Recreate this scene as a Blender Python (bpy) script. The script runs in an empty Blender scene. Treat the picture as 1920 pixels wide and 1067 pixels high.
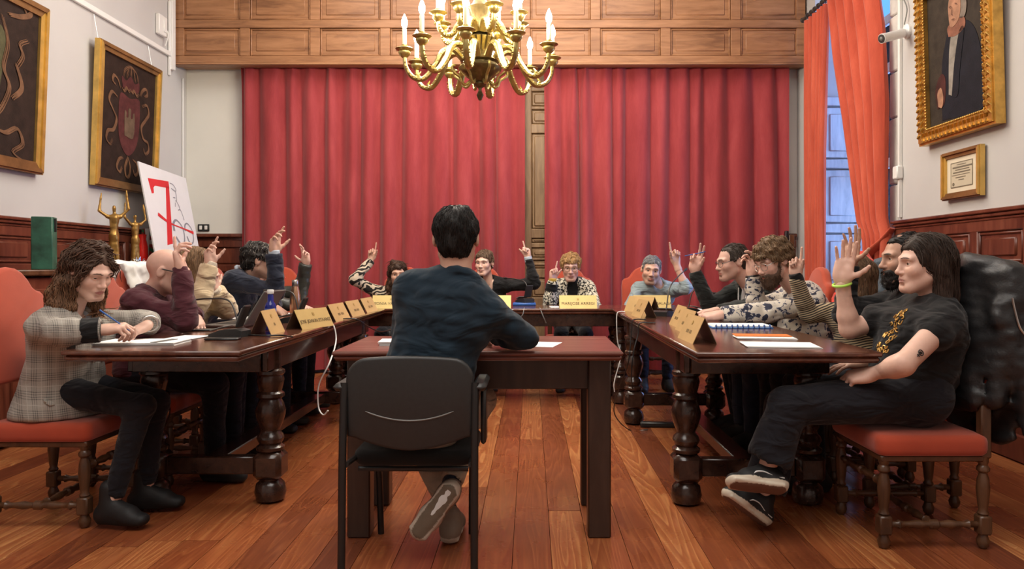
import bpy, math, random
import numpy as np
from mathutils import Vector, Matrix

# ------------------------------------------------------------------ camera, world, lights, exposure
SC = bpy.context.scene
COL = SC.collection
FPX, VPX, VPY, CAMZ = 1371.0, 995.0, 500.0, 1.12      # focal length and vanishing point in pixels of the 1920x1067 frame
cam_d = bpy.data.cameras.new('camera'); cam = bpy.data.objects.new('camera', cam_d); COL.objects.link(cam)
cam.location = (0, 0, CAMZ); cam.rotation_euler = (math.pi/2, 0, 0)
cam_d.sensor_width = 36.0; cam_d.lens = FPX/1920*36
cam_d.shift_x = (960-VPX)/1920; cam_d.shift_y = (VPY-533.5)/1920
cam_d.clip_start = 0.05; cam_d.clip_end = 200
SC.camera = cam
vs = SC.view_settings
vs.view_transform = 'Standard'; vs.look = 'None'; vs.gamma = 1; vs.use_curve_mapping = False
vs.exposure = 0.30
w = bpy.data.worlds.new('daylight'); SC.world = w; w.use_nodes = True
w.node_tree.nodes['Background'].inputs[0].default_value = (0.10, 0.30, 0.95, 1)
w.node_tree.nodes['Background'].inputs[1].default_value = 1.6

def area_light(name, loc, rot, sx, sy, power, color):
    d = bpy.data.lights.new(name, 'AREA'); d.shape = 'RECTANGLE'; d.size = sx; d.size_y = sy
    d.energy = power; d.color = color
    o = bpy.data.objects.new(name, d); COL.objects.link(o); o.location = loc; o.rotation_euler = rot
    return o
area_light('ceiling_fill_light', (-0.4, 1.0, 4.45), (0, 0, 0), 3.6, 3.2, 125, (1.0, 0.955, 0.90))  # added soft overhead fill standing in for room lamps out of view
area_light('ceiling_fill_light', (-0.4, 5.6, 4.45), (0, 0, 0), 3.6, 2.6, 115, (1.0, 0.955, 0.90))  # added overhead fill brightening the back of the room, besides the chandelier
area_light('window_daylight', (3.9, 6.4, 2.0), (0, math.radians(90), 0), 3.0, 1.3, 150, (0.36, 0.58, 1.0))

def P(px, py, Y):
    """a pixel of the photograph at depth Y in metres"""
    return np.array([(px-VPX)*Y/FPX, Y, CAMZ-(py-VPY)*Y/FPX])

# ------------------------------------------------------------------ mesh helpers
rng = np.random.default_rng(7); random.seed(7)
class MB:
    def __init__(s): s.v = []; s.f = []; s.n = 0
    def add(s, v, f):
        v = np.asarray(v, float).reshape(-1, 3)
        s.v.append(v); s.f += [tuple(int(i)+s.n for i in q) for q in f]; s.n += len(v); return s
    def box(s, c, d, R=None):
        x, y, z = np.array(d)/2
        v = np.array([[-x,-y,-z],[x,-y,-z],[x,y,-z],[-x,y,-z],[-x,-y,z],[x,-y,z],[x,y,z],[-x,y,z]])
        if R is not None: v = v @ np.asarray(R).T
        return s.add(v+np.array(c), [(0,3,2,1),(4,5,6,7),(0,1,5,4),(1,2,6,5),(2,3,7,6),(3,0,4,7)])
    def cbox(s, c, d, b=0.006, R=None):
        """chamfered box"""
        h = np.array(d)/2; b = min(b, h.min()*0.9); v = []; idx = {}
        for sx in (-1,1):
            for sy in (-1,1):
                for sz in (-1,1):
                    for ax in range(3):
                        p = np.array([sx,sy,sz])*(h-b); p[ax] = (sx,sy,sz)[ax]*h[ax]
                        idx[(sx,sy,sz,ax)] = len(v); v.append(p)
        f = []
        for ax in range(3):
            o = [i for i in range(3) if i != ax]
            for sg in (-1,1):
                q = []
                for a, bb in ((-1,-1),(1,-1),(1,1),(-1,1)):
                    k = [0,0,0]; k[ax] = sg; k[o[0]] = a; k[o[1]] = bb; q.append(idx[(*k, ax)])
                if (sg > 0) != (ax != 1): q.reverse()
                f.append(q)
            for a in (-1,1):
                for bb in (-1,1):
                    k0 = [0,0,0]; k0[o[0]] = a; k0[o[1]] = bb; k1 = list(k0); k0[ax] = -1; k1[ax] = 1
                    q = [idx[(*k0,o[0])], idx[(*k1,o[0])], idx[(*k1,o[1])], idx[(*k0,o[1])]]
                    if (a*bb > 0) != (ax != 1): q.reverse()
                    f.append(q)
        for sx in (-1,1):
            for sy in (-1,1):
                for sz in (-1,1):
                    q = [idx[(sx,sy,sz,i)] for i in range(3)]
                    if sx*sy*sz < 0: q.reverse()
                    f.append(q)
        v = np.array(v)
        if R is not None: v = v @ np.asarray(R).T
        return s.add(v+np.array(c), f)
    def lathe(s, prof, c=(0,0,0), n=20, R=None, cap=True):
        """prof: list of (radius, z)"""
        v = []; f = []; m = len(prof)
        for r, z in prof:
            for k in range(n):
                a = 2*math.pi*k/n; v.append((r*math.cos(a), r*math.sin(a), z))
        for i in range(m-1):
            for k in range(n):
                k2 = (k+1) % n; f.append((i*n+k, i*n+k2, (i+1)*n+k2, (i+1)*n+k))
        if cap: f += [tuple(range(n-1,-1,-1)), tuple(range((m-1)*n, m*n))]
        v = np.array(v)
        if R is not None: v = v @ np.asarray(R).T
        return s.add(v+np.array(c), f)
    def tube(s, pts, r, n=8, cap=True, flat=1.0, up=None):
        """swept tube; r scalar or list; flat squashes the section along the second axis"""
        pts = np.asarray(pts, float); m = len(pts); r = np.full(m, r) if np.isscalar(r) else np.asarray(r, float)
        T = np.gradient(pts, axis=0); T /= np.linalg.norm(T, axis=1)[:,None]+1e-12
        u = np.array(up if up is not None else (0,0,1), float)
        if abs(T[0] @ u) > .95: u = np.array([1.,0,0])
        v = []; f = []
        for i in range(m):
            a = u-(u @ T[i])*T[i]; a /= np.linalg.norm(a)+1e-12; u = a if up is None else u; b = np.cross(T[i], a)
            for k in range(n):
                t = 2*math.pi*(k+.5)/n; v.append(pts[i]+r[i]*(math.cos(t)*b+flat*math.sin(t)*a))
        for i in range(m-1):
            for k in range(n):
                k2 = (k+1) % n; f.append((i*n+k, i*n+k2, (i+1)*n+k2, (i+1)*n+k))
        if cap: f += [tuple(range(n-1,-1,-1)), tuple(range((m-1)*n, m*n))]
        return s.add(v, f)
    def prism(s, poly, y0, y1, M=None):
        """polygon in (x,z) extruded along y; M 4x4 or None"""
        n = len(poly); v = [(x, y0, z) for x, z in poly]+[(x, y1, z) for x, z in poly]
        f = [tuple(range(n)), tuple(range(2*n-1, n-1, -1))]+[(i, n+i, n+(i+1) % n, (i+1) % n) for i in range(n)]
        v = np.array(v)
        if M is not None: v = v @ np.asarray(M)[:3,:3].T+np.asarray(M)[:3,3]
        return s.add(v, f)
    def pillow(s, poly, y0, y1, b, M=None):
        """soft-edged extrusion: outline shrinks towards both faces"""
        c = np.mean(poly, 0); p = np.array(poly, float); n = len(p)
        nx = np.roll(p, -1, 0)-np.roll(p, 1, 0); nr = np.stack([nx[:,1], -nx[:,0]], 1); nr /= np.linalg.norm(nr, axis=1)[:,None]+1e-9
        if ((p-c)*nr).sum() < 0: nr = -nr
        rings = []
        for a in np.linspace(0, math.pi/2, 4): rings.append((p-nr*b*(1-math.sin(a)), y0+b*(1-math.cos(a))))
        for a in np.linspace(math.pi/2, 0, 4): rings.append((p-nr*b*(1-math.sin(a)), y1-b*(1-math.cos(a))))
        v = []; f = []
        for q, y in rings: v += [(x, y, z) for x, z in q]
        for i in range(len(rings)-1):
            for k in range(n):
                k2 = (k+1) % n; f.append((i*n+k, (i+1)*n+k, (i+1)*n+k2, i*n+k2))
        L = len(rings); f += [tuple(range(n)), tuple(range(L*n-1, (L-1)*n-1, -1))]
        v = np.array(v)
        if M is not None: v = v @ np.asarray(M)[:3,:3].T+np.asarray(M)[:3,3]
        return s.add(v, f)
    def mesh(s, name, smooth=None):
        me = bpy.data.meshes.new(name)
        v = np.concatenate(s.v) if s.v else np.zeros((0,3))
        me.from_pydata(v.tolist(), [], s.f); me.update()
        if smooth is not None:
            import bmesh
            bm = bmesh.new(); bm.from_mesh(me); bmesh.ops.recalc_face_normals(bm, faces=bm.faces[:]); bm.to_mesh(me); bm.free()
            me.polygons.foreach_set('use_smooth', [True]*len(me.polygons))
            me.set_sharp_from_angle(angle=math.radians(smooth))
        return me
    def build(s, name, mat, parent=None, smooth=40):
        return obj(name, s.mesh(name, smooth), mat, parent)

def obj(name, me, mat, parent=None):
    o = bpy.data.objects.new(name, me); COL.objects.link(o)
    if mat is not None and len(me.materials) == 0: me.materials.append(mat)
    if parent is not None: o.parent = parent
    return o
def tag(o, label=None, cat=None, group=None, kind=None):
    if label: o['label'] = label
    if cat: o['category'] = cat
    if group: o['group'] = group
    if kind: o['kind'] = kind
    return o
def thing(name, label, cat, loc=(0,0,0), rz=0, group=None):
    o = bpy.data.objects.new(name, None); COL.objects.link(o); o.empty_display_size = .1
    o.location = loc; o.rotation_euler = (0, 0, rz); return tag(o, label, cat, group)
def copy_tree(o, parent=None):
    c = o.copy(); COL.objects.link(c); c.parent = parent
    for ch in o.children: copy_tree(ch, c)
    return c
def rotm(ax, deg):
    return np.array(Matrix.Rotation(math.radians(deg), 3, ax))
def bez(pts, n=24):
    """Catmull-Rom through pts"""
    p = np.asarray(pts, float); p = np.vstack([2*p[0]-p[1], p, 2*p[-1]-p[-2]]); out = []
    k = len(p)-3; per = max(2, n//k)
    for i in range(k):
        a, b, c, d = p[i:i+4]
        for t in np.linspace(0, 1, per, endpoint=False):
            out.append(.5*((2*b)+(c-a)*t+(2*a-5*b+4*c-d)*t*t+(-a+3*b-3*c+d)*t**3))
    out.append(p[-2]); return np.array(out)

# ------------------------------------------------------------------ material helpers
def newmat(name):
    m = bpy.data.materials.new(name); m.use_nodes = True; nt = m.node_tree
    return m, nt, nt.nodes['Principled BSDF']
def nd(nt, t, **kw):
    n = nt.nodes.new(t)
    for k, v in kw.items():
        if k in n.inputs.keys() if hasattr(n.inputs, 'keys') else False: n.inputs[k].default_value = v
        else: setattr(n, k, v)
    return n
def ramp(nt, fac, stops):
    r = nt.nodes.new('ShaderNodeValToRGB'); e = r.color_ramp.elements
    while len(e) < len(stops): e.new(.5)
    for i, (p, c) in enumerate(stops): e[i].position = p; e[i].color = (*c, 1) if len(c) == 3 else c
    nt.links.new(fac, r.inputs[0]); return r.outputs[0]
def coords(nt, kind='Object', scale=(1,1,1), rot=(0,0,0)):
    tc = nt.nodes.new('ShaderNodeTexCoord'); mp = nt.nodes.new('ShaderNodeMapping')
    mp.inputs['Scale'].default_value = scale; mp.inputs['Rotation'].default_value = rot
    nt.links.new(tc.outputs[kind], mp.inputs[0]); return mp.outputs[0]
def bump(nt, bsdf, h, s=.3, dist=.01):
    b = nt.nodes.new('ShaderNodeBump'); b.inputs['Strength'].default_value = s; b.inputs['Distance'].default_value = dist
    nt.links.new(h, b.inputs['Height']); nt.links.new(b.outputs[0], bsdf.inputs['Normal'])
def noise(nt, vec, scale=5, detail=4, rough=.5, dist=0):
    n = nt.nodes.new('ShaderNodeTexNoise'); n.inputs['Scale'].default_value = scale; n.inputs['Detail'].default_value = detail
    n.inputs['Roughness'].default_value = rough; n.inputs['Distortion'].default_value = dist
    nt.links.new(vec, n.inputs['Vector']); return n.outputs['Fac']
def plain(name, c, rough=.5, metal=0.0, var=.06, bs=.0, spec=None, nscale=6):
    m, nt, b = newmat(name); v = coords(nt)
    n = noise(nt, v, nscale, 4)
    col = ramp(nt, n, [(.3, [max(0, x*(1-var)) for x in c]), (.7, [min(1, x*(1+var)) for x in c])])
    nt.links.new(col, b.inputs['Base Color']); b.inputs['Roughness'].default_value = rough; b.inputs['Metallic'].default_value = metal
    if spec is not None: b.inputs['Specular IOR Level'].default_value = spec
    if bs: bump(nt, b, noise(nt, v, nscale*8, 5), bs, .004)
    return m
def emis(name, c, s):
    m, nt, b = newmat(name); b.inputs['Base Color'].default_value = (*c, 1)
    b.inputs['Emission Color'].default_value = (*c, 1); b.inputs['Emission Strength'].default_value = s; return m
def wood(name, dark, mid, light, rough=.35, scale=(9,9,1.2), bs=.12, rot=(0,0,0), coat=0.0):
    m, nt, b = newmat(name); v = coords(nt, 'Object', scale, rot)
    oi = nt.nodes.new('ShaderNodeObjectInfo'); ad = nt.nodes.new('ShaderNodeVectorMath'); ad.operation = 'ADD'
    mu = nt.nodes.new('ShaderNodeMath'); mu.operation = 'MULTIPLY'; mu.inputs[1].default_value = 37.0
    nt.links.new(oi.outputs['Random'], mu.inputs[0]); nt.links.new(v, ad.inputs[0]); nt.links.new(mu.outputs[0], ad.inputs[1])
    n1 = noise(nt, ad.outputs[0], 2.2, 8, .62, .6); n2 = noise(nt, ad.outputs[0], .6, 3)
    mx = nt.nodes.new('ShaderNodeMath'); mx.operation = 'MULTIPLY_ADD'; mx.inputs[1].default_value = .45
    nt.links.new(n2, mx.inputs[0]); nt.links.new(n1, mx.inputs[2])
    sb = nt.nodes.new('ShaderNodeMath'); sb.operation = 'SUBTRACT'; sb.inputs[1].default_value = .22; nt.links.new(mx.outputs[0], sb.inputs[0])
    nt.links.new(ramp(nt, sb.outputs[0], [(.28, dark), (.5, mid), (.75, light)]), b.inputs['Base Color'])
    b.inputs['Roughness'].default_value = rough; b.inputs['Coat Weight'].default_value = coat; b.inputs['Coat Roughness'].default_value = .12
    bump(nt, b, n1, bs, .004); return m
def cloth(name, c, rough=.9, var=.12, weave=500, bs=.25, sheen=.2, fold=0.0, fs=7):
    m, nt, b = newmat(name); v = coords(nt)
    n = noise(nt, v, 9, 5)
    nt.links.new(ramp(nt, n, [(.25, [x*(1-var) for x in c]), (.75, [min(1, x*(1+var)) for x in c])]), b.inputs['Base Color'])
    b.inputs['Roughness'].default_value = rough; b.inputs['Sheen Weight'].default_value = sheen; b.inputs['Specular IOR Level'].default_value = .25
    h = noise(nt, v, weave, 2)
    if fold:
        h2 = noise(nt, coords(nt, 'Object', (1,1,2.2)), fs, 2, .4, 1.2); a = nt.nodes.new('ShaderNodeMath'); a.operation = 'MULTIPLY_ADD'
        a.inputs[1].default_value = fold; nt.links.new(h2, a.inputs[0]); mm = nt.nodes.new('ShaderNodeMath'); mm.operation = 'MULTIPLY'; mm.inputs[1].default_value = .02
        nt.links.new(h, mm.inputs[0]); nt.links.new(mm.outputs[0], a.inputs[2]); h = a.outputs[0]
        bump(nt, b, h, .85, .035)
    else: bump(nt, b, h, bs, .002)
    return m

M = {}
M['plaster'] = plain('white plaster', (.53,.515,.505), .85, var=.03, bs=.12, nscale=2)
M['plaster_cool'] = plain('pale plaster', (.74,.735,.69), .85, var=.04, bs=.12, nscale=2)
M['ceiling'] = plain('ceiling paint', (.78,.76,.72), .9)
M['stone'] = plain('grey stone', (.50,.48,.45), .85, var=.2, bs=.5, nscale=5)
M['wains'] = wood('wainscot mahogany', (.070,.017,.010), (.135,.036,.020), (.20,.062,.034), .32, (7,7,1.0))
M['valance'] = wood('valance oak', (.185,.080,.036), (.32,.150,.068), (.43,.215,.105), .42, (1.0,8,8))
M['door'] = wood('old door oak', (.13,.070,.032), (.21,.125,.062), (.30,.19,.10), .5, (8,8,1.1))
M['table'] = wood('dark walnut', (.020,.0095,.007), (.040,.019,.013), (.072,.035,.023), .24, (8,1.1,8), .08, coat=.35)
M['table_top'] = wood('polished table top', (.060,.020,.012), (.105,.036,.021), (.16,.062,.036), .20, (8,1.1,8), .06, coat=.5)
M['desk_top'] = wood('worn desk top', (.10,.032,.026), (.17,.060,.046), (.27,.12,.09), .30, (1.1,9,8), .08, coat=.25)
M['desk'] = wood('desk walnut', (.022,.012,.0085), (.038,.021,.015), (.060,.034,.024), .34, (8,8,1.1), .08)
M['chairwood'] = wood('turned chair walnut', (.045,.020,.010), (.095,.043,.020), (.15,.07,.034), .30, (8,8,1.4), .06)
M['orange'] = cloth('orange red upholstery', (.42,.062,.026), .75, .10, 600, .3, .3)
M['gold'] = plain('gilded wood', (.62,.37,.095), .32, .75, .25, .35, nscale=14)
M['goldplain'] = plain('gilt moulding', (.66,.43,.12), .34, .6, .2, .2, nscale=10)
M['goldbrown'] = plain('bronzed gilt', (.24,.12,.045), .4, .35, .25, .3, nscale=10)
M['brass'] = plain('antique brass', (.50,.40,.15), .28, .92, .25, .25, nscale=18)
M['brassdark'] = plain('dark patinated brass', (.16,.12,.055), .34, .85, .3, .35, nscale=22)
M['bronze'] = plain('bronze figure', (.38,.22,.06), .35, .75, .3, .3, nscale=22)
M['blackp'] = plain('black plastic', (.022,.023,.023), .42, var=.1, bs=.08, nscale=60)
M['blackm'] = plain('black painted steel', (.012,.012,.012), .35)
M['blackf'] = cloth('black seat fabric', (.012,.012,.012), .9, .2, 600, .4, .1)
M['greyp'] = plain('grey plastic', (.16,.16,.15), .4)
M['whitep'] = plain('white plastic', (.80,.80,.78), .35, var=.02)
M['candle'] = plain('ivory candle sleeve', (.85,.74,.50), .5, var=.04)
M['paper'] = plain('paper', (.86,.87,.86), .8, var=.015)
M['greypaper'] = plain('printed paper', (.70,.74,.76), .8, var=.04)
M['card'] = plain('gold name card', (.66,.50,.20), .38, .35, .06, nscale=8)
M['cardwood'] = plain('tan name card', (.56,.37,.16), .5, .05, .07, nscale=8)
M['cardback'] = plain('name card inside', (.16,.10,.06), .5)
M['ink'] = plain('dark print', (.16,.11,.05), .7)
M['steel'] = plain('brushed steel', (.55,.55,.53), .28, 1.0)
M['iron'] = plain('dark iron', (.10,.095,.09), .45, .7)
M['darkgap'] = plain('dark void', (.010,.008,.007), .9)

def velvet(name, dark, mid, light, sc=(1,1,1)):
    m, nt, b = newmat(name); v = coords(nt, 'Object', (3, 3, .6))
    n = noise(nt, v, 2.2, 6, .6, .4); v2 = coords(nt, 'Object', (60, 60, 6)); n2 = noise(nt, v2, 3, 3)
    a = nt.nodes.new('ShaderNodeMath'); a.operation = 'MULTIPLY_ADD'; a.inputs[1].default_value = .25
    nt.links.new(n2, a.inputs[0]); nt.links.new(n, a.inputs[2])
    nt.links.new(ramp(nt, a.outputs[0], [(.35, dark), (.62, mid), (.9, light)]), b.inputs['Base Color'])
    b.inputs['Roughness'].default_value = .85; b.inputs['Sheen Weight'].default_value = .35; b.inputs['Sheen Roughness'].default_value = .4
    b.inputs['Specular IOR Level'].default_value = .15; bump(nt, b, n2, .12, .003); return m
M['red'] = velvet('crimson velvet', (.235,.030,.035), (.305,.045,.050), (.38,.066,.070))
M['orangecur'] = velvet('vermilion linen', (.38,.062,.036), (.50,.090,.050), (.60,.13,.075))

def floor_mat():
    m, nt, b = newmat('pitch pine boards'); g = nt.nodes.new('ShaderNodeNewGeometry'); oi = nt.nodes.new('ShaderNodeObjectInfo')
    mp = nt.nodes.new('ShaderNodeMapping'); mp.inputs['Scale'].default_value = (1, .07, 1)
    cb = nt.nodes.new('ShaderNodeCombineXYZ'); mu = nt.nodes.new('ShaderNodeMath'); mu.operation = 'MULTIPLY'; mu.inputs[1].default_value = 53.0
    nt.links.new(oi.outputs['Random'], mu.inputs[0]); nt.links.new(mu.outputs[0], cb.inputs[0]); nt.links.new(mu.outputs[0], cb.inputs[1])
    nt.links.new(g.outputs['Position'], mp.inputs[0])
    ad = nt.nodes.new('ShaderNodeVectorMath'); ad.operation = 'ADD'; nt.links.new(mp.outputs[0], ad.inputs[0]); nt.links.new(cb.outputs[0], ad.inputs[1])
    n0 = nt.nodes.new('ShaderNodeTexNoise'); n0.inputs['Scale'].default_value = 7.0; n0.inputs['Detail'].default_value = 1.5; n0.inputs['Distortion'].default_value = .2
    nt.links.new(ad.outputs[0], n0.inputs['Vector'])
    # growth rings: contour lines of a smooth field, strong in some boards and weak in others
    k = nt.nodes.new('ShaderNodeMath'); k.operation = 'MULTIPLY'; k.inputs[1].default_value = 16.0; nt.links.new(n0.outputs['Fac'], k.inputs[0])
    fr = nt.nodes.new('ShaderNodeMath'); fr.operation = 'FRACT'; nt.links.new(k.outputs[0], fr.inputs[0])
    ring = ramp(nt, fr.outputs[0], [(0, (0,0,0)), (.62, (.35,.35,.35)), (.86, (1,1,1)), (.97, (.1,.1,.1))])
    fine = noise(nt, ad.outputs[0], 90, 3)
    base = ramp(nt, oi.outputs['Random'], [(0, (.17,.045,.019)), (.35, (.28,.074,.027)), (.7, (.37,.105,.036)), (1, (.44,.14,.046))])
    lite = ramp(nt, oi.outputs['Random'], [(0, (.26,.075,.028)), (.45, (.42,.135,.046)), (.75, (.58,.23,.080)), (1, (.70,.34,.125))])
    mx = nt.nodes.new('ShaderNodeMixRGB'); nt.links.new(ring, mx.inputs[0]); nt.links.new(base, mx.inputs[1]); nt.links.new(lite, mx.inputs[2])
    m2 = nt.nodes.new('ShaderNodeMixRGB'); m2.blend_type = 'MULTIPLY'; m2.inputs[0].default_value = .5
    nt.links.new(mx.outputs[0], m2.inputs[1]); nt.links.new(ramp(nt, fine, [(.3, (.6,.55,.5)), (.7, (1.1,1.1,1.1))]), m2.inputs[2])
    nt.links.new(m2.outputs[0], b.inputs['Base Color'])
    wr = noise(nt, g.outputs['Position'], 3.5, 4)
    nt.links.new(ramp(nt, wr, [(.3, (.22,)*3), (.7, (.36,)*3)]), b.inputs['Roughness'])
    b.inputs['Coat Weight'].default_value = .25; b.inputs['Coat Roughness'].default_value = .15
    bump(nt, b, fine, .08, .002); return m
M['floor'] = floor_mat()

def glass_mat(name, c=(1,1,1), gl=.08, trans=.92):
    m = bpy.data.materials.new(name); m.use_nodes = True; nt = m.node_tree; nt.nodes.remove(nt.nodes['Principled BSDF'])
    o = nt.nodes['Material Output']; t = nt.nodes.new('ShaderNodeBsdfTransparent'); t.inputs[0].default_value = (*c, 1)
    g = nt.nodes.new('ShaderNodeBsdfGlossy'); g.inputs['Roughness'].default_value = .03; mx = nt.nodes.new('ShaderNodeMixShader')
    lw = nt.nodes.new('ShaderNodeFresnel'); lw.inputs[0].default_value = 1.45
    nt.links.new(lw.outputs[0], mx.inputs[0]); nt.links.new(t.outputs[0], mx.inputs[1]); nt.links.new(g.outputs[0], mx.inputs[2]); nt.links.new(mx.outputs[0], o.inputs[0])
    return m
M['glass'] = glass_mat('window glass', (.93,.96,1.0))
# ------------------------------------------------------------------ the room
XL, XR, YB, YF, ZC = -3.67, 2.84, 7.80, -2.6, 4.60
ZW = 1.47                                      # top of the wainscot
def struct(name, mb, mat, parent=None, smooth=None):
    o = mb.build(name, mat, parent, 30) if isinstance(mb, MB) else mb
    if parent is None: o['kind'] = 'structure'
    return o
fl = bpy.data.objects.new('floor', None); COL.objects.link(fl); fl['kind'] = 'structure'
struct('subfloor', MB().box(((XL+XR)/2, (YB+YF)/2, -.06), (XR-XL+1.6, YB-YF+.4, .07)), M['darkgap'], fl)
plank_me = MB().cbox((0,0,0), (1,1,1), .012).mesh('plank', 30); plank_me.materials.append(M['floor'])
PW = .150; nx = int((XR-XL+.0)/PW)+1
for i in range(nx):
    x = XL+PW*(i+.5); y = YF-random.random()*2.0
    while y < YB:
        L = random.uniform(1.9, 3.6); y1 = min(y+L, YB)
        if y1 > max(y, YF)+.05:
            y0 = max(y, YF); o = obj('plank', plank_me, None, fl)
            o.location = (x, (y0+y1)/2, -.0125-random.random()*.0006); o.scale = (PW-.0022, y1-y0-.003, .025)
        y = y1
struct('ceiling', MB().box(((XL+XR)/2, (YB+YF)/2, ZC+.05), (XR-XL+.4, YB-YF+.4, .1)), M['ceiling'])
struct('wall_left', MB().box((XL-.1, (YB+YF)/2, ZC/2), (.2, YB-YF+.4, ZC)), M['plaster'])
struct('wall_back', MB().box(((XL+XR)/2, YB+.1, ZC/2), (XR-XL+1.8, .2, ZC)), M['plaster_cool'])
struct('wall_front', MB().box(((XL+XR)/2, YF-.1, ZC/2), (XR-XL+.4, .2, ZC)), M['plaster'])
WY0, WY1, WZ1, WD = 5.78, 7.30, 3.95, .62      # window recess
mb = MB().box((XR+.1, (WY0-.14+YF)/2, ZC/2), (.2, WY0-.14-YF, ZC)).box((XR+.1, (YB+WY1)/2, ZC/2), (.2, YB-WY1, ZC))
mb.box((XR+.1, (WY0+WY1)/2, (ZC+WZ1)/2), (.2, WY1-WY0+.3, ZC-WZ1))
struct('wall_right', mb, M['plaster'])
# the window recess: stone jambs, sill, soffit
mb = MB().box((XR+WD/2+.1, WY1+.06, WZ1/2), (WD-.2, .12, WZ1)).box((XR+WD/2+.1, (WY0+WY1)/2, WZ1+.06), (WD-.2, WY1-WY0+.3, .12))
struct('wall_recess', mb, M['plaster'])
jm = bpy.data.objects.new('trim_3', None); COL.objects.link(jm); jm['kind'] = 'structure'
z = 0
for k in range(9):                             # near stone jamb, block on block
    hz = (.42, .5, .38, .46, .52, .36, .44, .5, .37)[k]
    MB().cbox((XR+.30+(.004 if k % 2 else 0), WY0-.07, z+hz/2), (.62, .138, hz-.006), .012).build('stone_block', M['stone'], jm); z += hz
wn = bpy.data.objects.new('window_1', None); COL.objects.link(wn); wn['kind'] = 'structure'
M['bluewood'] = wood('grey painted shutter', (.34,.37,.42), (.46,.49,.54), (.58,.60,.63), .55, (8,8,1.2))
XW = XR+WD-.06
fr = MB()
for yy in (WY0+.04, (WY0+WY1)/2, WY1-.04): fr.cbox((XW, yy, 1.75), (.07, .09, 3.5), .008)
for zz in (.05, 1.0, 2.1, 3.0, 3.46): fr.cbox((XW, (WY0+WY1)/2, zz), (.066, WY1-WY0-.06, .09), .008)
struct('window_frame', fr, M['bluewood'], wn)
for yy in ((WY0+(WY0+WY1)/2)/2, (WY1+(WY0+WY1)/2)/2):
    MB().cbox((XW, yy, .52), (.04, (WY1-WY0)/2-.15, .84), .01).build('window_panel', M['bluewood'], wn)
    for za, zb in ((1.05, 2.05), (2.15, 2.95), (3.05, 3.41)):
        MB().box((XW, yy, (za+zb)/2), (.008, (WY1-WY0)/2-.10, zb-za)).build('pane', M['glass'], wn)
sh = bpy.data.objects.new('window_shutter', None); COL.objects.link(sh); sh.parent = wn   # shutter leaf folded against the far jamb
mb = MB()
SY = WY1-.035
for xx in (XR+.03, XR+.50): mb.cbox((xx, SY, 1.45), (.07, .04, 2.7), .006)
for zz in (.14, .86, 1.50, 2.14, 2.76): mb.cbox((XR+.265, SY, zz), (.41, .038, .09), .006)
mb.build('shutter_frame', M['bluewood'], sh)
for za, zb in ((.2, .8), (.92, 1.44), (1.56, 2.08), (2.2, 2.7)):
    MB().cbox((XR+.265, SY+.004, (za+zb)/2), (.40, .02, zb-za), .006).cbox((XR+.265, SY-.008, (za+zb)/2), (.28, .02, zb-za-.13), .009).build('shutter_panel', M['bluewood'], sh)

def wainscot(name, x, sgn, y0, y1, pitch):
    """panelled dado on a side wall; sgn points into the room"""
    t = bpy.data.objects.new(name, None); COL.objects.link(t); t['kind'] = 'structure'
    L = y1-y0; yc = (y0+y1)/2
    MB().box((x+sgn*.012, yc, ZW/2), (.024, L, ZW-.06)).build('backing_board', M['wains'], t)
    cap = MB()
    for dx, dz, hh in ((.075,-.012,.024),(.062,-.036,.024),(.048,-.058,.02)): cap.cbox((x+sgn*dx/2, yc, ZW+dz), (dx, L, hh), .006)
    cap.build('cap_rail', M['wains'], t)
    MB().cbox((x+sgn*.03, yc, .08), (.06, L, .16), .01).build('baseboard', M['wains'], t)
    for zz, hh in ((ZW-.10, .07), (1.105, .075), (.20, .09)):
        MB().cbox((x+sgn*.022, yc, zz), (.044, L, hh), .006).build('rail', M['wains'], t)
    n = int(round(L/pitch))
    for k in range(n+1):
        yy = y0+L*k/n
        MB().cbox((x+sgn*.021, min(max(yy, y0+.045), y1-.045), (ZW-.07)/2), (.042, .085, ZW-.07), .006).build('stile', M['wains'], t)
        if k < n:
            ym = yy+L/n/2; wd = L/n-.085
            for za, zb in ((1.145, ZW-.137), (.245, 1.065)):
                p = MB().cbox((x+sgn*.024, ym, (za+zb)/2), (.012, wd, zb-za), .004)
                for e in (-1, 1):
                    p.cbox((x+sgn*.032, ym+e*(wd/2-.012), (za+zb)/2), (.018, .018, zb-za), .007)
                    p.cbox((x+sgn*.032, ym, (za+zb)/2+e*((zb-za)/2-.012)), (.018, wd-.03, .018), .007)
                p.cbox((x+sgn*.031, ym, (za+zb)/2), (.022, wd-.12, zb-za-.075), .012).build('panel', M['wains'], t)
    return t
wainscot('trim_1', XL, 1, 1.2, YB-.02, .60)
wainscot('trim_2', XR, -1, 1.6, WY0-.15, .52)
# dado on the short piece of back wall beside the curtain
t = bpy.data.objects.new('trim_4', None); COL.objects.link(t); t['kind'] = 'structure'
for xa, xb in ((XL+.08, -2.55), (2.3, XR-.02)):
    MB().box(((xa+xb)/2, YB-.012, ZW/2), (xb-xa, .024, ZW-.02)).build('backing_board', M['wains'], t)
    MB().cbox(((xa+xb)/2, YB-.035, ZW-.02), (xb-xa, .07, .04), .008).build('cap_rail', M['wains'], t)
    MB().cbox(((xa+xb)/2, YB-.022, ZW-.11), (xb-xa, .044, .07), .006).cbox(((xa+xb)/2, YB-.022, 1.1), (xb-xa, .044, .07), .006).build('rail', M['wains'], t)
    MB().cbox(((xa+xb)/2, YB-.02, (1.14+ZW-.15)/2), (xb-xa-.16, .03, .16), .01).build('panel', M['wains'], t)

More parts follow.
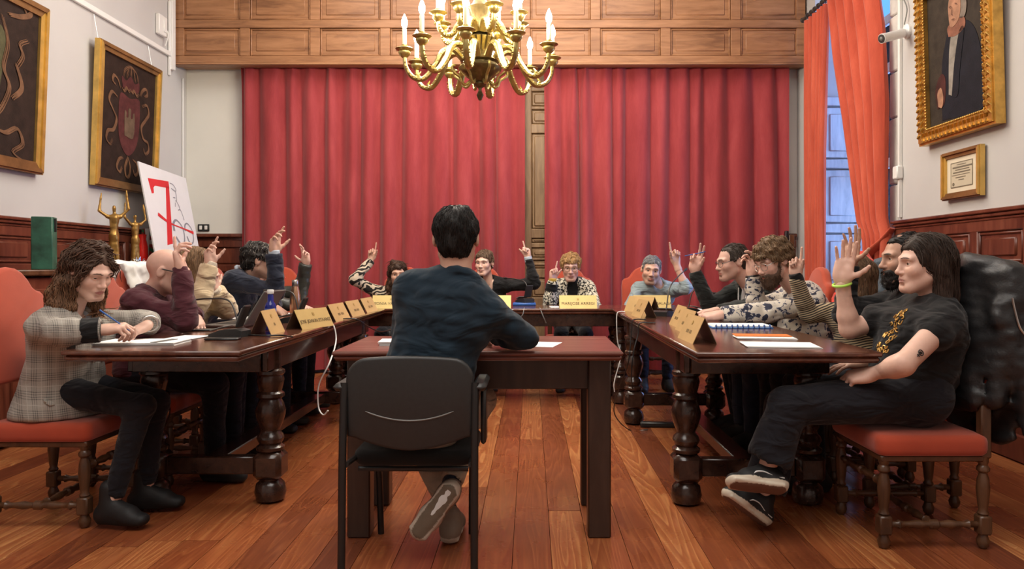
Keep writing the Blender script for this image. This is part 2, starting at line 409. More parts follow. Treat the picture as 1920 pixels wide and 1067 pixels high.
# ------------------------------------------------------------------ panelled wooden valance box over the curtains
YV = 7.50
val = thing('wooden_valance', 'panelled brown wooden valance box spanning the wall above the red curtains', 'valance', (0, 0, 0))
ZV0, ZV1 = 3.185, 4.55
MB().box(((XL+XR)/2, YV+.06, (ZV0+ZV1)/2), (XR-XL-.03, .05, ZV1-ZV0)).box(((XL+XR)/2, (YV+YB)/2, ZV0+.045), (XR-XL-.03, YB-YV-.09, .04)).build('backing_board', M['valance'], val)
rows = [(ZV0+.10, ZV0+.385), (ZV0+.47, ZV0+.84), (ZV0+.92, ZV1-.04)]
zr = [ZV0+.05, (rows[0][1]+rows[1][0])/2, (rows[1][1]+rows[2][0])/2, ZV1-.02]
hr = [.10, rows[1][0]-rows[0][1], rows[2][0]-rows[1][1], .04]
for zz, hh in zip(zr, hr):
    MB().cbox(((XL+XR)/2, YV+.018, zz), (XR-XL-.03, .036, hh), .005).build('rail', M['valance'], val)
MB().cbox(((XL+XR)/2, YV-.006, ZV0+.014), (XR-XL-.03, .03, .028), .008).build('lower_moulding', M['valance'], val)
NV = 9; pw = (XR-XL-.03)/NV
for k in range(NV+1):
    xx = XL+.015+pw*k
    for za, zb in rows:
        MB().cbox((min(max(xx, XL+.065), XR-.065), YV+.02, (za+zb)/2), (.10 if 0 < k < NV else .09, .034, zb-za), .004).build('stile', M['valance'], val)
        if k < NV:
            xm = xx+pw/2; wd = pw-.10
            p = MB().box((xm, YV+.038, (za+zb)/2), (wd, .02, zb-za))
            for e in (-1, 1):
                p.cbox((xm+e*(wd/2-.011), YV+.022, (za+zb)/2), (.02, .02, zb-za), .008)
                p.cbox((xm, YV+.022, (za+zb)/2+e*((zb-za)/2-.011)), (wd-.03, .02, .02), .008)
            p.cbox((xm, YV+.032, (za+zb)/2), (wd-.11, .022, zb-za-.10), .009).build('panel', M['valance'], val)

# ------------------------------------------------------------------ carved wooden door seen between the curtains
dr = bpy.data.objects.new('door_1', None); COL.objects.link(dr); dr['kind'] = 'structure'
DX0, DX1, DY = -.62, .62, YB-.03
MB().box(((DX0+DX1)/2, DY+.02, 1.6), (DX1-DX0, .05, 3.2)).build('door_leaf', M['door'], dr)
for xx in (DX0+.06, -.035, .32, DX1-.06):
    MB().cbox((xx, DY-.02, 1.6), (.09, .05, 3.2), .008).build('stile', M['door'], dr)
for zz, hh in ((.12,.2),(.75,.09),(1.05,.1),(1.20,.03),(1.345,.05),(1.47,.10),(2.58,.10),(2.80,.035),(3.0,.05)):
    MB().cbox(((DX0+DX1)/2, DY-.016, zz), (DX1-DX0, .045, hh), .008).build('rail', M['door'], dr)
zs = [.22,.705,.795,1.0,1.10,1.185,1.215,1.32,1.37,1.42,1.52,2.53,2.63,2.78,2.82,2.975]
for a in range(0, len(zs), 2):
    za, zb = zs[a], zs[a+1]
    for xa, xb in ((DX0+.105, -.08), (.01, .275), (.365, DX1-.105)):
        MB().cbox(((xa+xb)/2, DY-.010, (za+zb)/2), (xb-xa-.004, .03, zb-za-.004), .012).cbox(((xa+xb)/2, DY-.022, (za+zb)/2), (max(.03, xb-xa-.05), .03, zb-za-.05), .013).build('panel', M['door'], dr)

# ------------------------------------------------------------------ crimson curtains
def curtain(name, label, x0, x1, yc, z0, z1, seed, mat, amp=.048, wl=.24, nz=30, group=None, flare=0.0):
    r = np.random.default_rng(seed); n = int((x1-x0)/.012)+1; s = np.linspace(0, 1, n); X = x0+(x1-x0)*s
    ph = np.cumsum(1/(wl*(1+.55*np.interp(s, np.linspace(0,1,23), r.uniform(-1,1,23))))*(x1-x0)/n)*2*math.pi
    a = amp*(.55+.45*np.interp(s, np.linspace(0,1,31), r.uniform(0,1,31)))
    ph2 = ph*.5+r.uniform(0,6); ph3 = ph*2.1+r.uniform(0, 6)
    V = []
    for k in range(nz):
        t = k/(nz-1); z = z1+(z0-z1)*t
        top = math.exp(-t*14)
        y = yc+a*np.sin(ph+.5*np.sin(2.2*t+ph2*.2))*(1-.35*top)+.4*a*np.sin(ph2)*t-.25*a*np.sin(ph3)*top
        x = X+.012*np.sin(ph+1.3)*(1-top)+flare*(s-.5)*t
        V.append(np.stack([x, y, np.full(n, z)], 1))
    V = np.concatenate(V); f = [(k*n+i, (k+1)*n+i, (k+1)*n+i+1, k*n+i+1) for k in range(nz-1) for i in range(n-1)]
    V2 = V+np.array([0, .006, 0]); N = len(V)
    f2 = [tuple(N+i for i in reversed(q)) for q in f]
    edge = [(k*n, k*n+N, (k+1)*n+N, (k+1)*n) for k in range(nz-1)]+[(k*n+n-1, (k+1)*n+n-1, (k+1)*n+n-1+N, k*n+n-1+N) for k in range(nz-1)]
    edge += [((nz-1)*n+i, (nz-1)*n+i+N, (nz-1)*n+i+1+N, (nz-1)*n+i+1) for i in range(n-1)]
    o = MB().add(np.vstack([V, V2]), f+f2+edge).build(name, mat, None, 80)
    return tag(o, label, 'curtain', group)
YCU = 7.655
curtain('velvet_curtain', 'wide crimson velvet curtain hanging beside the white corner wall', -3.04, -.055, YCU, .04, 3.205, 3, M['red'], group='crimson curtains')
curtain('velvet_curtain', 'crimson velvet curtain hanging between wooden door gap and orange window curtain', .135, 2.70, YCU, .04, 3.205, 11, M['red'], wl=.22, group='crimson curtains')

# ------------------------------------------------------------------ orange window curtains on the right wall
def wall_curtain(name, label, pts_top, prof, seed, folds, amp):
    """prof: list of (z, y0, y1, x) : extent along the wall at each height"""
    r = np.random.default_rng(seed); n = 150; s = np.linspace(0, 1, n); prof = np.array(prof)
    zz = np.linspace(prof[0,0], prof[-1,0], 60); order = np.argsort(prof[:,0])
    g = lambda c, z: np.interp(z, prof[order,0], prof[order,c])
    wob = np.cumsum(1+.5*np.interp(s, np.linspace(0,1,9), r.uniform(-1,1,9))); ph = wob/wob[-1]*folds*2*math.pi
    V = []
    for z in zz:
        y0, y1, x = g(1, z), g(2, z), g(3, z); wid = abs(y1-y0)
        a = amp*min(1.0, .45+.55*wid/.7)
        V.append(np.stack([x+a*np.sin(ph+.3*math.sin(z*2)), y0+(y1-y0)*s+.3*a*np.sin(ph+1.2), np.full(n, z)], 1))
    V = np.concatenate(V); f = [(k*n+i, k*n+i+1, (k+1)*n+i+1, (k+1)*n+i) for k in range(59) for i in range(n-1)]
    V2 = V+np.array([.006, 0, 0]); N = len(V); f2 = [tuple(N+i for i in reversed(q)) for q in f]
    e = [(k*n, (k+1)*n, (k+1)*n+N, k*n+N) for k in range(59)]+[(k*n+n-1, k*n+n-1+N, (k+1)*n+n-1+N, (k+1)*n+n-1) for k in range(59)]
    e += [(59*n+i, 59*n+i+1, 59*n+i+1+N, 59*n+i+N) for i in range(n-1)]
    return tag(MB().add(np.vstack([V, V2]), f+f2+e).build(name, M['orangecur'], None, 80), label, 'curtain', 'orange window curtains')
XCU = 2.74
wall_curtain('window_curtain', 'narrow straight orange curtain hanging nearest the wooden valance corner', None,
    [(3.56, 6.76, 7.30, XCU), (2.2, 6.84, 7.29, XCU), (.08, 6.86, 7.28, XCU)], 5, 6, .030)
wall_curtain('window_curtain', 'wide orange curtain swept aside by a tieback beside the stone jamb', None,
    [(3.56, 5.86, 6.74, XCU), (3.0, 5.70, 6.60, XCU), (2.4, 5.64, 6.38, XCU), (1.85, 5.66, 6.22, XCU), (1.50, 5.66, 6.12, XCU), (1.36, 5.60, 6.02, XCU), (1.22, 5.62, 6.00, XCU), (.9, 5.66, 6.10, XCU), (.08, 5.66, 6.20, XCU)], 9, 5, .040)
rod = thing('curtain_rod', 'dark wooden curtain rod with rings above the orange window curtains', 'curtain rod', (XCU, 6.55, 3.60))
MB().tube([(0, -.95, 0), (0, .80, 0)], .018, 12).build('pole', M['iron'], rod)
MB().lathe([(.0,0),(.02,.004),(.028,.02),(.02,.04),(.008,.05)], (0, .79, 0), 12, rotm('X', -90)).build('finial', M['iron'], rod)
for yy in (-.6, .72): MB().tube([(0, yy, 0), (XR-XCU, yy, 0)], .012, 8).build('bracket', M['iron'], rod)
rm = MB(); rm.tube([(.027*math.cos(a), 0, .027*math.sin(a)-.006) for a in np.linspace(0, 2*math.pi, 17)], .005, 6, False)
rme = rm.mesh('ring', 40); rme.materials.append(M['iron'])
for k in range(16):
    o = obj('ring', rme, None, rod); o.location = (0, -.66+k*.088, 0)
# tieback: a band of the same cloth swept up to a hook on the jamb
mb = MB(); pts = bez([P(1600,492,5.92), P(1625,478,5.80), P(1655,452,5.68), P(1674,428,5.60)], 24); pts[:,0] = np.clip(pts[:,0], 2.62, XR-.03)
mb.tube(pts, list(np.linspace(.075,.03,len(pts))), 14, True, .35)
tag(mb.build('curtain_tieback', M['orangecur'], None, 80), 'orange cloth tieback gathering the wide window curtain to the wall', 'tieback')
# ------------------------------------------------------------------ tables
TH = .78
def baluster(c, top):
    """turned table leg on a bun foot"""
    k = top/.66
    mb = MB()
    mb.lathe([(.04,0),(.066,.012),(.074,.045),(.066,.085),(.045,.105),(.045,.125)], c, 20)
    mb.cbox((c[0], c[1], .175), (.135, .135, .13), .022)
    prof = [(.045,.235),(.064,.247),(.066,.262),(.05,.275),(.058,.288),(.064,.303),(.058,.32),(.045,.333),(.044,.345),(.056,.37),(.068,.41),(.070,.435),(.060,.47),
            (.050,.49),(.066,.502),(.064,.517),(.052,.527),(.058,.55),(.064,.58),(.058,.602),(.068,.612),(.066,.626),(.050,.634),(.05,.66*k)]
    mb.lathe(prof, c, 20)
    return mb
def refectory(name, label, x0, x1, y0, y1, along, lx, ly, mat_top):
    t = thing(name, label, 'table', ((x0+x1)/2, (y0+y1)/2, 0), 0, 'dark council tables')
    ox, oy = (x0+x1)/2, (y0+y1)/2; W, D = x1-x0, y1-y0
    MB().cbox((0, 0, TH-.010), (W, D, .020), .006).cbox((0, 0, TH-.032), (W-.014, D-.014, .026), .010).build('tabletop', mat_top, t)
    ap = MB(); ins = .055; hh = .10; za = TH-.045-hh/2
    for sx in (-1, 1): ap.cbox((sx*(W/2-ins), 0, za), (.028, D-(.84 if along == 'y' else .10), hh), .004)
    for sy in (-1, 1): ap.cbox((0, sy*(D/2-(.42 if along == 'y' else ins)), za), (W-.14, .028, hh), .004)
    ap.build('apron', M['table'], t)
    for X in lx:
        for Y in ly: baluster((X-ox, Y-oy, 0), TH-.05).build('leg', M['table'], t)
    if along == 'y':
        for Y in ly: MB().cbox(((lx[0]+lx[1])/2-ox, Y-oy, .175), (abs(lx[1]-lx[0])-.13, .055, .085), .006).build('stretcher', M['table'], t)
        MB().cbox(((lx[0]+lx[1])/2-ox, (ly[0]+ly[1])/2-oy, .178), (.10, abs(ly[1]-ly[0])-.055, .06), .006).build('stretcher', M['table'], t)
    else:
        for X in lx: MB().cbox((X-ox, (ly[0]+ly[1])/2-oy, .175), (.055, abs(ly[1]-ly[0])-.13, .085), .006).build('stretcher', M['table'], t)
        MB().cbox(((lx[0]+lx[1])/2-ox, (ly[0]+ly[1])/2-oy, .178), (abs(lx[1]-lx[0])-.055, .08, .06), .006).build('stretcher', M['table'], t)
    return t
refectory('council_table', 'long dark walnut table with turned legs and blue water bottle on it', -1.90, -1.17, 2.95, 5.885, 'y', (-1.245, -1.80), (3.50, 5.30), M['table_top'])
refectory('council_table', 'long dark walnut table with turned legs and blue spiral notebook on it', .655, 1.40, 2.90, 5.885, 'y', (.735, 1.31), (3.46, 5.22), M['table_top'])
refectory('council_table', 'dark walnut cross table before the red curtains, joining the two long tables', -1.90, 1.42, 5.90, 6.48, 'x', (-1.60, .74), (6.0, 6.38), M['table_top'])
# square-legged desk in the middle
DKX0, DKX1, DKY0, DKY1 = -.80, .374, 2.93, 3.59
dk = thing('wooden_desk', 'small worn reddish desk with square legs standing between the long tables', 'desk', ((DKX0+DKX1)/2, (DKY0+DKY1)/2, 0))
W, D = DKX1-DKX0, DKY1-DKY0
MB().cbox((0,0,TH-.010), (W, D, .020), .008).cbox((0,0,TH-.028), (W-.012, D-.012, .022), .010).build('desktop', M['desk_top'], dk)
ap = MB()
for sx in (-1,1): ap.cbox((sx*(W/2-.085), 0, TH-.105), (.025, D-.25, .13), .004)
for sy in (-1,1): ap.cbox((0, sy*(D/2-.125), TH-.105), (W-.2, .025, .13), .004)
ap.build('apron', M['desk'], dk)
for sx in (-1,1):
    for sy in (-1,1): MB().cbox((sx*(W/2-.09), sy*(D/2-.125), (TH-.035)/2), (.095, .085, TH-.035), .006).build('leg', M['desk'], dk)

# ------------------------------------------------------------------ upholstered chairs with turned legs
SEATZ = .455
def rrect(w, h, r, n=6, bow=0.0):
    p = []
    for cx, cz, a0 in ((w/2-r, h/2-r, 0), (-w/2+r, h/2-r, 90), (-w/2+r, -h/2+r, 180), (w/2-r, -h/2+r, 270)):
        for k in range(n+1):
            a = math.radians(a0+90*k/n); p.append((cx+r*math.cos(a), cz+r*math.sin(a)))
    return p
def turned(z0, z1, block=True):
    m = MB(); L = z1-z0
    prof = [(.012,0),(.021,.01),(.025,.03),(.018,.048),(.016,.06)]
    m.lathe(prof, (0,0,0), 12)
    m.cbox((0,0,.095), (.05,.05,.075), .006)
    p2 = [(.016,.13),(.022,.14),(.016,.152),(.019,.17),(.025,.235),(.022,.275),(.015,.30),(.024,.31),(.024,.322),(.016,.332),(.020,.345),(.020,z1)]
    m.lathe(p2, (0,0,0), 12); return m
def turned_bar(a, b):
    a, b = np.array(a, float), np.array(b, float); ts = [0,.08,.1,.14,.2,.32,.4,.44,.46,.54,.56,.6,.68,.8,.86,.9,.92,1]
    rs = [.013,.013,.019,.012,.012,.018,.013,.013,.02,.02,.013,.013,.018,.012,.012,.019,.013,.013]
    return MB().tube([a+(b-a)*t for t in ts], rs, 10)
CAMEL = [(-.215,.60),(-.222,.75),(-.222,.93),(-.215,.985),(-.195,1.005),(-.165,1.012),(-.140,1.03),(-.118,1.065),(-.085,1.098),(-.045,1.117),(0,1.123)]
CAMEL = CAMEL+[(-x, z) for x, z in CAMEL[-2::-1]]
def make_chair():
    t = thing('upholstered_chair', 'x', 'chair')
    sp = [(x*1.0, y) for x, y in rrect(.484, .447, .045, 6)]
    m = MB()
    # seat: rounded slab built lying down
    R = np.eye(4); R[:3,:3] = np.array([[1,0,0],[0,0,1],[0,1,0]])
    dense = sp
    m.pillow(dense, SEATZ-.085, SEATZ, .028, R); m.build('seat', M['orange'], t, 60)
    MB().cbox((0,0,SEATZ-.095), (.44,.41,.025), .005).build('seat_rail', M['chairwood'], t)
    Mx = np.eye(4); Mx[:3,:3] = rotm('X', 8); Mx[:3,3] = (0, -.222+.045, 0)
    Mx[:3,3] = np.array([0,-.222,0])-Mx[:3,:3] @ np.array([0,0,.5])+np.array([0,0,.5])
    MB().pillow(CAMEL, -.035, .030, .022, Mx).build('backrest', M['orange'], t, 60)
    for sx in (-1,1):
        f = turned(0, SEATZ-.09); o = f.build('leg', M['chairwood'], t); o.location = (sx*.20, .185, 0)
        b = turned(0, SEATZ-.09); b.cbox((0,-.003,SEATZ+.03), (.042,.042,.25), .006)
        o = b.build('leg', M['chairwood'], t); o.location = (sx*.20, -.21, 0)
        turned_bar((sx*.20,-.185,.095), (sx*.20,.16,.095)).build('stretcher', M['chairwood'], t)
    turned_bar((-.19,-.01,.095), (.19,-.01,.095)).build('stretcher', M['chairwood'], t)
    turned_bar((-.18,.185,.26), (.18,.185,.26)).build('stretcher', M['chairwood'], t)
    return t
CHAIR0 = make_chair(); _chair_used = [False]
def place_chair(x, y, face, label):
    """face: direction the sitter looks, degrees, 0 = +X"""
    c = copy_tree(CHAIR0) if _chair_used[0] else CHAIR0
    _chair_used[0] = True
    c.location = (x, y, 0); c.rotation_euler = (0, 0, math.radians(face-90)); tag(c, label, 'chair', 'orange upholstered council chairs'); return c

# ------------------------------------------------------------------ black visitor chair in the foreground
vc = thing('visitor_chair', 'black plastic-backed visitor armchair with steel legs at the worn desk', 'chair', (-.438, 2.66, 0))
# back shell: outline with a rounded top and a bellied bottom edge
top = []
for a in np.linspace(0, 90, 7): top.append((.150+.082*math.cos(math.radians(a)), .708+.082*math.sin(math.radians(a))))
top += [(x, .79+.006*(1-(x/.15)**2)) for x in np.linspace(.13, -.13, 9)]
for a in np.linspace(90, 180, 7): top.append((-.150+.082*math.cos(math.radians(a)), .708+.082*math.sin(math.radians(a))))
bot = [(-.232,.56), (-.228,.505)]+[(x, .452+.05*(abs(x)/.21)**1.7) for x in np.linspace(-.20, .20, 15)]+[(.228,.505),(.232,.56)]
MB().pillow(top+bot, -.018, .014, .012).build('back_shell', M['blackp'], vc, 50)
MB().tube([(x, -.0185, .563+.034*(x/.16)**2) for x in np.linspace(-.16,.16,17)], [.001]+[.003]*15+[.001], 8).build('back_groove', M['greyp'], vc)
R4 = np.eye(4); R4[:3,:3] = np.array([[1,0,0],[0,0,1],[0,1,0]])
MB().pillow([(x, y+.27) for x, y in rrect(.46, .44, .07)], .375, .435, .026, R4).build('seat', M['blackf'], vc, 60)
for sx in (-1,1):
    leg = bez([(sx*.237,-.055,.0),(sx*.237,-.04,.40),(sx*.237,-.02,.62),(sx*.237,-.01,.70)], 12)
    MB().tube(leg, .014, 12).build('leg', M['blackm'], vc)
    MB().tube(bez([(sx*.19,.41,0),(sx*.195,.38,.30),(sx*.215,.30,.55),(sx*.235,.225,.64),(sx*.237,.15,.665),(sx*.237,.0,.665)], 24), .013, 12).build('leg', M['blackm'], vc)
    MB().cbox((sx*.252,.105,.683), (.052,.26,.028), .012).build('armrest', M['blackp'], vc)
    MB().tube([(sx*.225,-.04,.41),(sx*.205,.39,.39)], .011, 8).build('seat_rail', M['blackm'], vc)
for yy in (.36, .07): MB().tube([(-.205,yy,.366),(.205,yy,.366)], .010, 8).build('cross_bar', M['blackm'], vc)
MB().cbox((.262,.10,.56), (.02,.10,.20), .008).build('folded_tablet', M['blackp'], vc)

# ------------------------------------------------------------------ chandelier
CH = np.array([-.36, 5.2, 0])
chd = thing('chandelier', 'ornate brass chandelier with two tiers of lit candle bulbs', 'chandelier', tuple(CH))
m = MB().lathe([(.0,2.30),(.012,2.305),(.02,2.325),(.026,2.34),(.016,2.36),(.010,2.375),(.014,2.39),(.03,2.40),(.045,2.415),(.04,2.43)], (0,0,0), 16)
m.build('finial', M['brassdark'], chd)
prof = [(.035,2.425),(.06,2.44),(.085,2.46),(.125,2.49),(.150,2.515),(.155,2.53),(.13,2.545),(.125,2.56),(.14,2.575),(.10,2.60),(.075,2.62),(.08,2.65),(.095,2.69),(.115,2.725),(.12,2.735),(.09,2.74),(.06,2.76),(.045,2.80),(.05,2.86),(.07,2.92),(.09,2.96),(.06,2.98),(.04,3.02),(.035,3.12),(.055,3.17),(.03,3.22),(.018,3.30)]
m = MB().lathe(prof, (0,0,0), 24)
m.build('stem', M['brassdark'], chd, 60)
MB().tube([(0,0,3.28),(0,0,ZC)], .010, 8).lathe([(.02,ZC-.12),(.06,ZC-.09),(.075,ZC-.01),(.075,ZC)], (0,0,0), 20).build('suspension_rod', M['brassdark'], chd)
for k in range(8):                             # little scroll brackets under the bowl and gadroons on the vase
    a = 2*math.pi*(k+.5)/8; d = np.array([math.cos(a), math.sin(a), 0])
    pts = [d*r+np.array([0,0,zz]) for r, zz in ((.07,2.44),(.105,2.405),(.135,2.42),(.150,2.455),(.18,2.475),(.205,2.50),(.20,2.53),(.18,2.53))]
    MB().tube(bez(pts, 21), [.004]+[.010]*20+[.006], 8).build('scroll', M['brass'], chd)
for k in range(20):
    a = 2*math.pi*k/20; d = np.array([math.cos(a), math.sin(a), 0])
    MB().tube([d*.074+np.array([0,0,2.645]), d*.098+np.array([0,0,2.69]), d*.122+np.array([0,0,2.733])], [.007,.011,.015], 6).build('gadroon', M['brass'], chd)
M['bulb'] = emis('lit bulb', (1.0,.86,.60), 45.0)
def chand_arm(ang, path, cz, rad, lit=8.2):
    a = math.radians(ang); d = np.array([math.cos(a), math.sin(a), 0]); s = np.array([-d[1], d[0], 0])
    p = bez([d*r+np.array([0,0,z]) for r, z in path], 36)
    arm = MB(); arm.tube(p, np.interp(np.linspace(0,1,len(p)), [0,.5,1], [.028,.025,.017]), 8, True, .8)
    for t in np.linspace(.06, .94, 17):        # beaded ornament along both cheeks
        q = p[int(t*(len(p)-1))]
        for e in (-1,1): arm.lathe([(.001,-.007),(.007,0),(.001,.007)], q+s*e*.0225, 6)
    leaf = p[int(.62*(len(p)-1))]
    arm.tube([leaf, leaf+d*.02+np.array([0,0,.03]), leaf+d*.0+np.array([0,0,.055])], [.012,.010,.003], 6)
    arm = arm.build('arm', M['brass'], chd)
    c = d*rad+np.array([0,0,cz])
    MB().lathe([(.012,-.03),(.026,-.018),(.038,-.004),(.043,.010),(.038,.020),(.054,.028),(.064,.035),(.058,.040),(.02,.038),(.014,.05),(.022,.056),(.022,.062),(.013,.066)], c, 18).build('drip_cup', M['brass'], arm, 50)
    MB().lathe([(.0155,.06),(.0155,.175),(.010,.18)], c, 14).build('candle_sleeve', M['candle'], arm, 50)
    b = MB().lathe([(.008,.178),(.017,.19),(.022,.210),(.020,.234),(.011,.260),(.002,.278)], c, 14).build('bulb', M['bulb'], arm, 60)
    l = bpy.data.lights.new('candle_bulb_light', 'POINT'); l.energy = lit; l.color = (1.0, .88, .70); l.shadow_soft_size = .03
    lo = bpy.data.objects.new('candle_bulb_light', l); COL.objects.link(lo); lo.location = tuple(CH+c+np.array([0,0,.325]))
for k in range(10):
    chand_arm(k*36+12, [(.12,2.59),(.19,2.655),(.265,2.63),(.325,2.52),(.40,2.435),(.475,2.445),(.52,2.51),(.53,2.585)], 2.60, .53)
for k in range(8):
    chand_arm(k*45+22, [(.06,2.78),(.11,2.845),(.16,2.82),(.20,2.755),(.25,2.735),(.295,2.775),(.305,2.83)], 2.85, .305)
# ------------------------------------------------------------------ implicit-surface modelling for people and soft things
def nrm(v): v = np.asarray(v, float); return v/(np.linalg.norm(v)+1e-12)
class Field:
    def __init__(s, lo, hi, h):
        s.h = h; s.lo = np.asarray(lo, np.float32); n = np.ceil((np.asarray(hi)-np.asarray(lo))/h).astype(int)+1
        s.ax = [(s.lo[i]+h*np.arange(n[i])).astype(np.float32) for i in range(3)]; s.d = np.full(n, 1.0, np.float32)
    def blk(s, lo, hi):
        sl = []
        for i in range(3):
            a = int(np.searchsorted(s.ax[i], lo[i])); b = int(np.searchsorted(s.ax[i], hi[i]))
            if b <= a: return None
            sl.append(slice(a, b))
        return tuple(sl), s.ax[0][sl[0]][:,None,None], s.ax[1][sl[1]][None,:,None], s.ax[2][sl[2]][None,None,:]
    def apply(s, prim, k=.01, op='u'):
        fn, lo, hi = prim; pad = k+2.5*s.h
        b = s.blk(lo-pad, hi+pad)
        if b is None: return s
        sl, x, y, z = b; v = fn(x, y, z).astype(np.float32); d = s.d[sl]
        if op == 'u': a, c = d, v
        elif op == 's': a, c = -d, v          # d minus v
        if k > 0:
            hh = np.maximum(k-np.abs(a-c), 0)/k; r = np.minimum(a, c)-hh*hh*k*.25
        else: r = np.minimum(a, c)
        s.d[sl] = r if op == 'u' else -r
        return s
    def add(s, *prims, k=.01):
        for p in prims: s.apply(p, k, 'u')
        return s
    def sub(s, *prims, k=.005):
        for p in prims: s.apply(p, k, 's')
        return s
    def disp(s, fn):                          # displace the field near its surface
        x, y, z = s.ax[0][:,None,None], s.ax[1][None,:,None], s.ax[2][None,None,:]
        s.d = s.d+fn(x, y, z).astype(np.float32); return s
    def mesh(s):
        d = s.d; ins = d < 0; n = d.shape
        cnt = np.zeros([k-1 for k in n], np.uint8)
        cor = [(i,j,k) for i in (0,1) for j in (0,1) for k in (0,1)]
        S = lambda c: tuple(slice(c[i], n[i]-1+c[i]) for i in range(3))
        for c in cor: cnt += ins[S(c)]
        mask = (cnt > 0) & (cnt < 8); ijk = np.argwhere(mask)
        if len(ijk) == 0: return np.zeros((0,3)), np.zeros((0,4), int)
        idx = np.full(mask.shape, -1, np.int32); idx[mask] = np.arange(len(ijk))
        acc = np.zeros((len(ijk),3), np.float32); w = np.zeros(len(ijk), np.float32)
        I, J, K = ijk.T; val = {c: d[I+c[0], J+c[1], K+c[2]] for c in cor}
        for c in cor:
            for a in range(3):
                if c[a] == 0:
                    e = list(c); e[a] = 1; e = tuple(e); da, db = val[c], val[e]; cr = (da < 0) != (db < 0)
                    t = np.where(cr, da/(da-db+1e-12*(da == db)), 0)
                    p = np.tile(np.array(c, np.float32), (len(ijk),1)); p[:,a] = t
                    acc += p*cr[:,None]; w += cr
        V = s.lo+s.h*(ijk+acc/w[:,None])
        Q = []
        for a in range(3):
            b, c = (a+1) % 3, (a+2) % 3
            sl0 = [slice(None)]*3; sl1 = [slice(None)]*3; sl0[a] = slice(0,-1); sl1[a] = slice(1,None)
            ch = ins[tuple(sl0)] != ins[tuple(sl1)]; e = np.argwhere(ch)
            e = e[(e[:,b] > 0) & (e[:,c] > 0) & (e[:,b] < n[b]-1) & (e[:,c] < n[c]-1)]
            def at(db, dc):
                q = e.copy(); q[:,b] += db; q[:,c] += dc; return idx[q[:,0], q[:,1], q[:,2]]
            q = np.stack([at(-1,-1), at(0,-1), at(0,0), at(-1,0)], 1)
            fl = ins[e[:,0], e[:,1], e[:,2]]
            q[~fl] = q[~fl][:, ::-1]
            Q.append(q[(q >= 0).all(1)])
        return V.astype(float), np.concatenate(Q)
def capsule(a, b, ra, rb=None):
    a, b = np.asarray(a, np.float32), np.asarray(b, np.float32); rb = ra if rb is None else rb; ba = b-a; L2 = float(ba @ ba)+1e-12
    def fn(x, y, z):
        px, py, pz = x-a[0], y-a[1], z-a[2]; t = np.clip((px*ba[0]+py*ba[1]+pz*ba[2])/L2, 0, 1)
        return np.sqrt((px-t*ba[0])**2+(py-t*ba[1])**2+(pz-t*ba[2])**2)-(ra+(rb-ra)*t)
    m = max(ra, rb); return fn, np.minimum(a, b)-m, np.maximum(a, b)+m
def flatcap(a, b, lat, la, lb, da, db):
    """capsule with an elliptical section: half widths la->lb along lat, da->db across"""
    a, b, lat = (np.asarray(q, np.float32) for q in (a, b, lat)); ba = b-a; L2 = float(ba @ ba)+1e-12
    def fn(x, y, z):
        px, py, pz = x-a[0], y-a[1], z-a[2]; t = np.clip((px*ba[0]+py*ba[1]+pz*ba[2])/L2, 0, 1)
        qx, qy, qz = px-t*ba[0], py-t*ba[1], pz-t*ba[2]; l = qx*lat[0]+qy*lat[1]+qz*lat[2]
        rl = la+(lb-la)*t; rd = da+(db-da)*t; o2 = np.maximum(qx*qx+qy*qy+qz*qz-l*l, 0)
        k0 = np.sqrt((l/rl)**2+o2/(rd*rd)); k1 = np.sqrt((l/rl**2)**2+o2/(rd**4))
        return np.where(k1 > 1e-6, k0*(k0-1)/np.maximum(k1, 1e-6), -np.minimum(rl, rd))
    m = max(la, lb, da, db); return fn, np.minimum(a, b)-m, np.maximum(a, b)+m
def ellip(c, r, R=None):
    c = np.asarray(c, np.float32); r = np.asarray(r, np.float32); R = np.eye(3) if R is None else np.asarray(R)
    def fn(x, y, z):
        px, py, pz = x-c[0], y-c[1], z-c[2]
        l = [px*R[0,i]+py*R[1,i]+pz*R[2,i] for i in range(3)]
        k0 = np.sqrt((l[0]/r[0])**2+(l[1]/r[1])**2+(l[2]/r[2])**2); k1 = np.sqrt((l[0]/r[0]**2)**2+(l[1]/r[1]**2)**2+(l[2]/r[2]**2)**2)
        return np.where(k1 > 1e-6, k0*(k0-1)/np.maximum(k1, 1e-6), -r.min())
    ext = np.sqrt((R**2) @ (r**2)); return fn, c-ext, c+ext
def boxp(c, half, R=None, rd=.01):
    c = np.asarray(c, np.float32); R = np.eye(3) if R is None else np.asarray(R); hf = np.asarray(half)-rd
    def fn(x, y, z):
        px, py, pz = x-c[0], y-c[1], z-c[2]
        q = [np.abs(px*R[0,i]+py*R[1,i]+pz*R[2,i])-hf[i] for i in range(3)]
        return np.sqrt(sum(np.maximum(t, 0)**2 for t in q))+np.minimum(np.maximum(np.maximum(q[0], q[1]), q[2]), 0)-rd
    ext = np.abs(R) @ np.asarray(half); return fn, c-ext, c+ext
def bounds(prims, pad):
    return np.min([p[1] for p in prims], 0)-pad, np.max([p[2] for p in prims], 0)+pad
def sines(seed, freq, amp, octv=4):
    r = np.random.default_rng(seed); K = r.normal(size=(octv*3,3)); K = K/np.linalg.norm(K, axis=1)[:,None]
    fr = np.repeat(freq*1.7**np.arange(octv), 3); am = np.repeat(amp*.62**np.arange(octv), 3)/2; ph = r.uniform(0, 6.28, octv*3)
    def fn(x, y, z):
        o = 0
        for k, f, a, p in zip(K, fr, am, ph): o = o+a*np.sin(f*(k[0]*x+k[1]*y+k[2]*z)+p)
        return o
    return fn
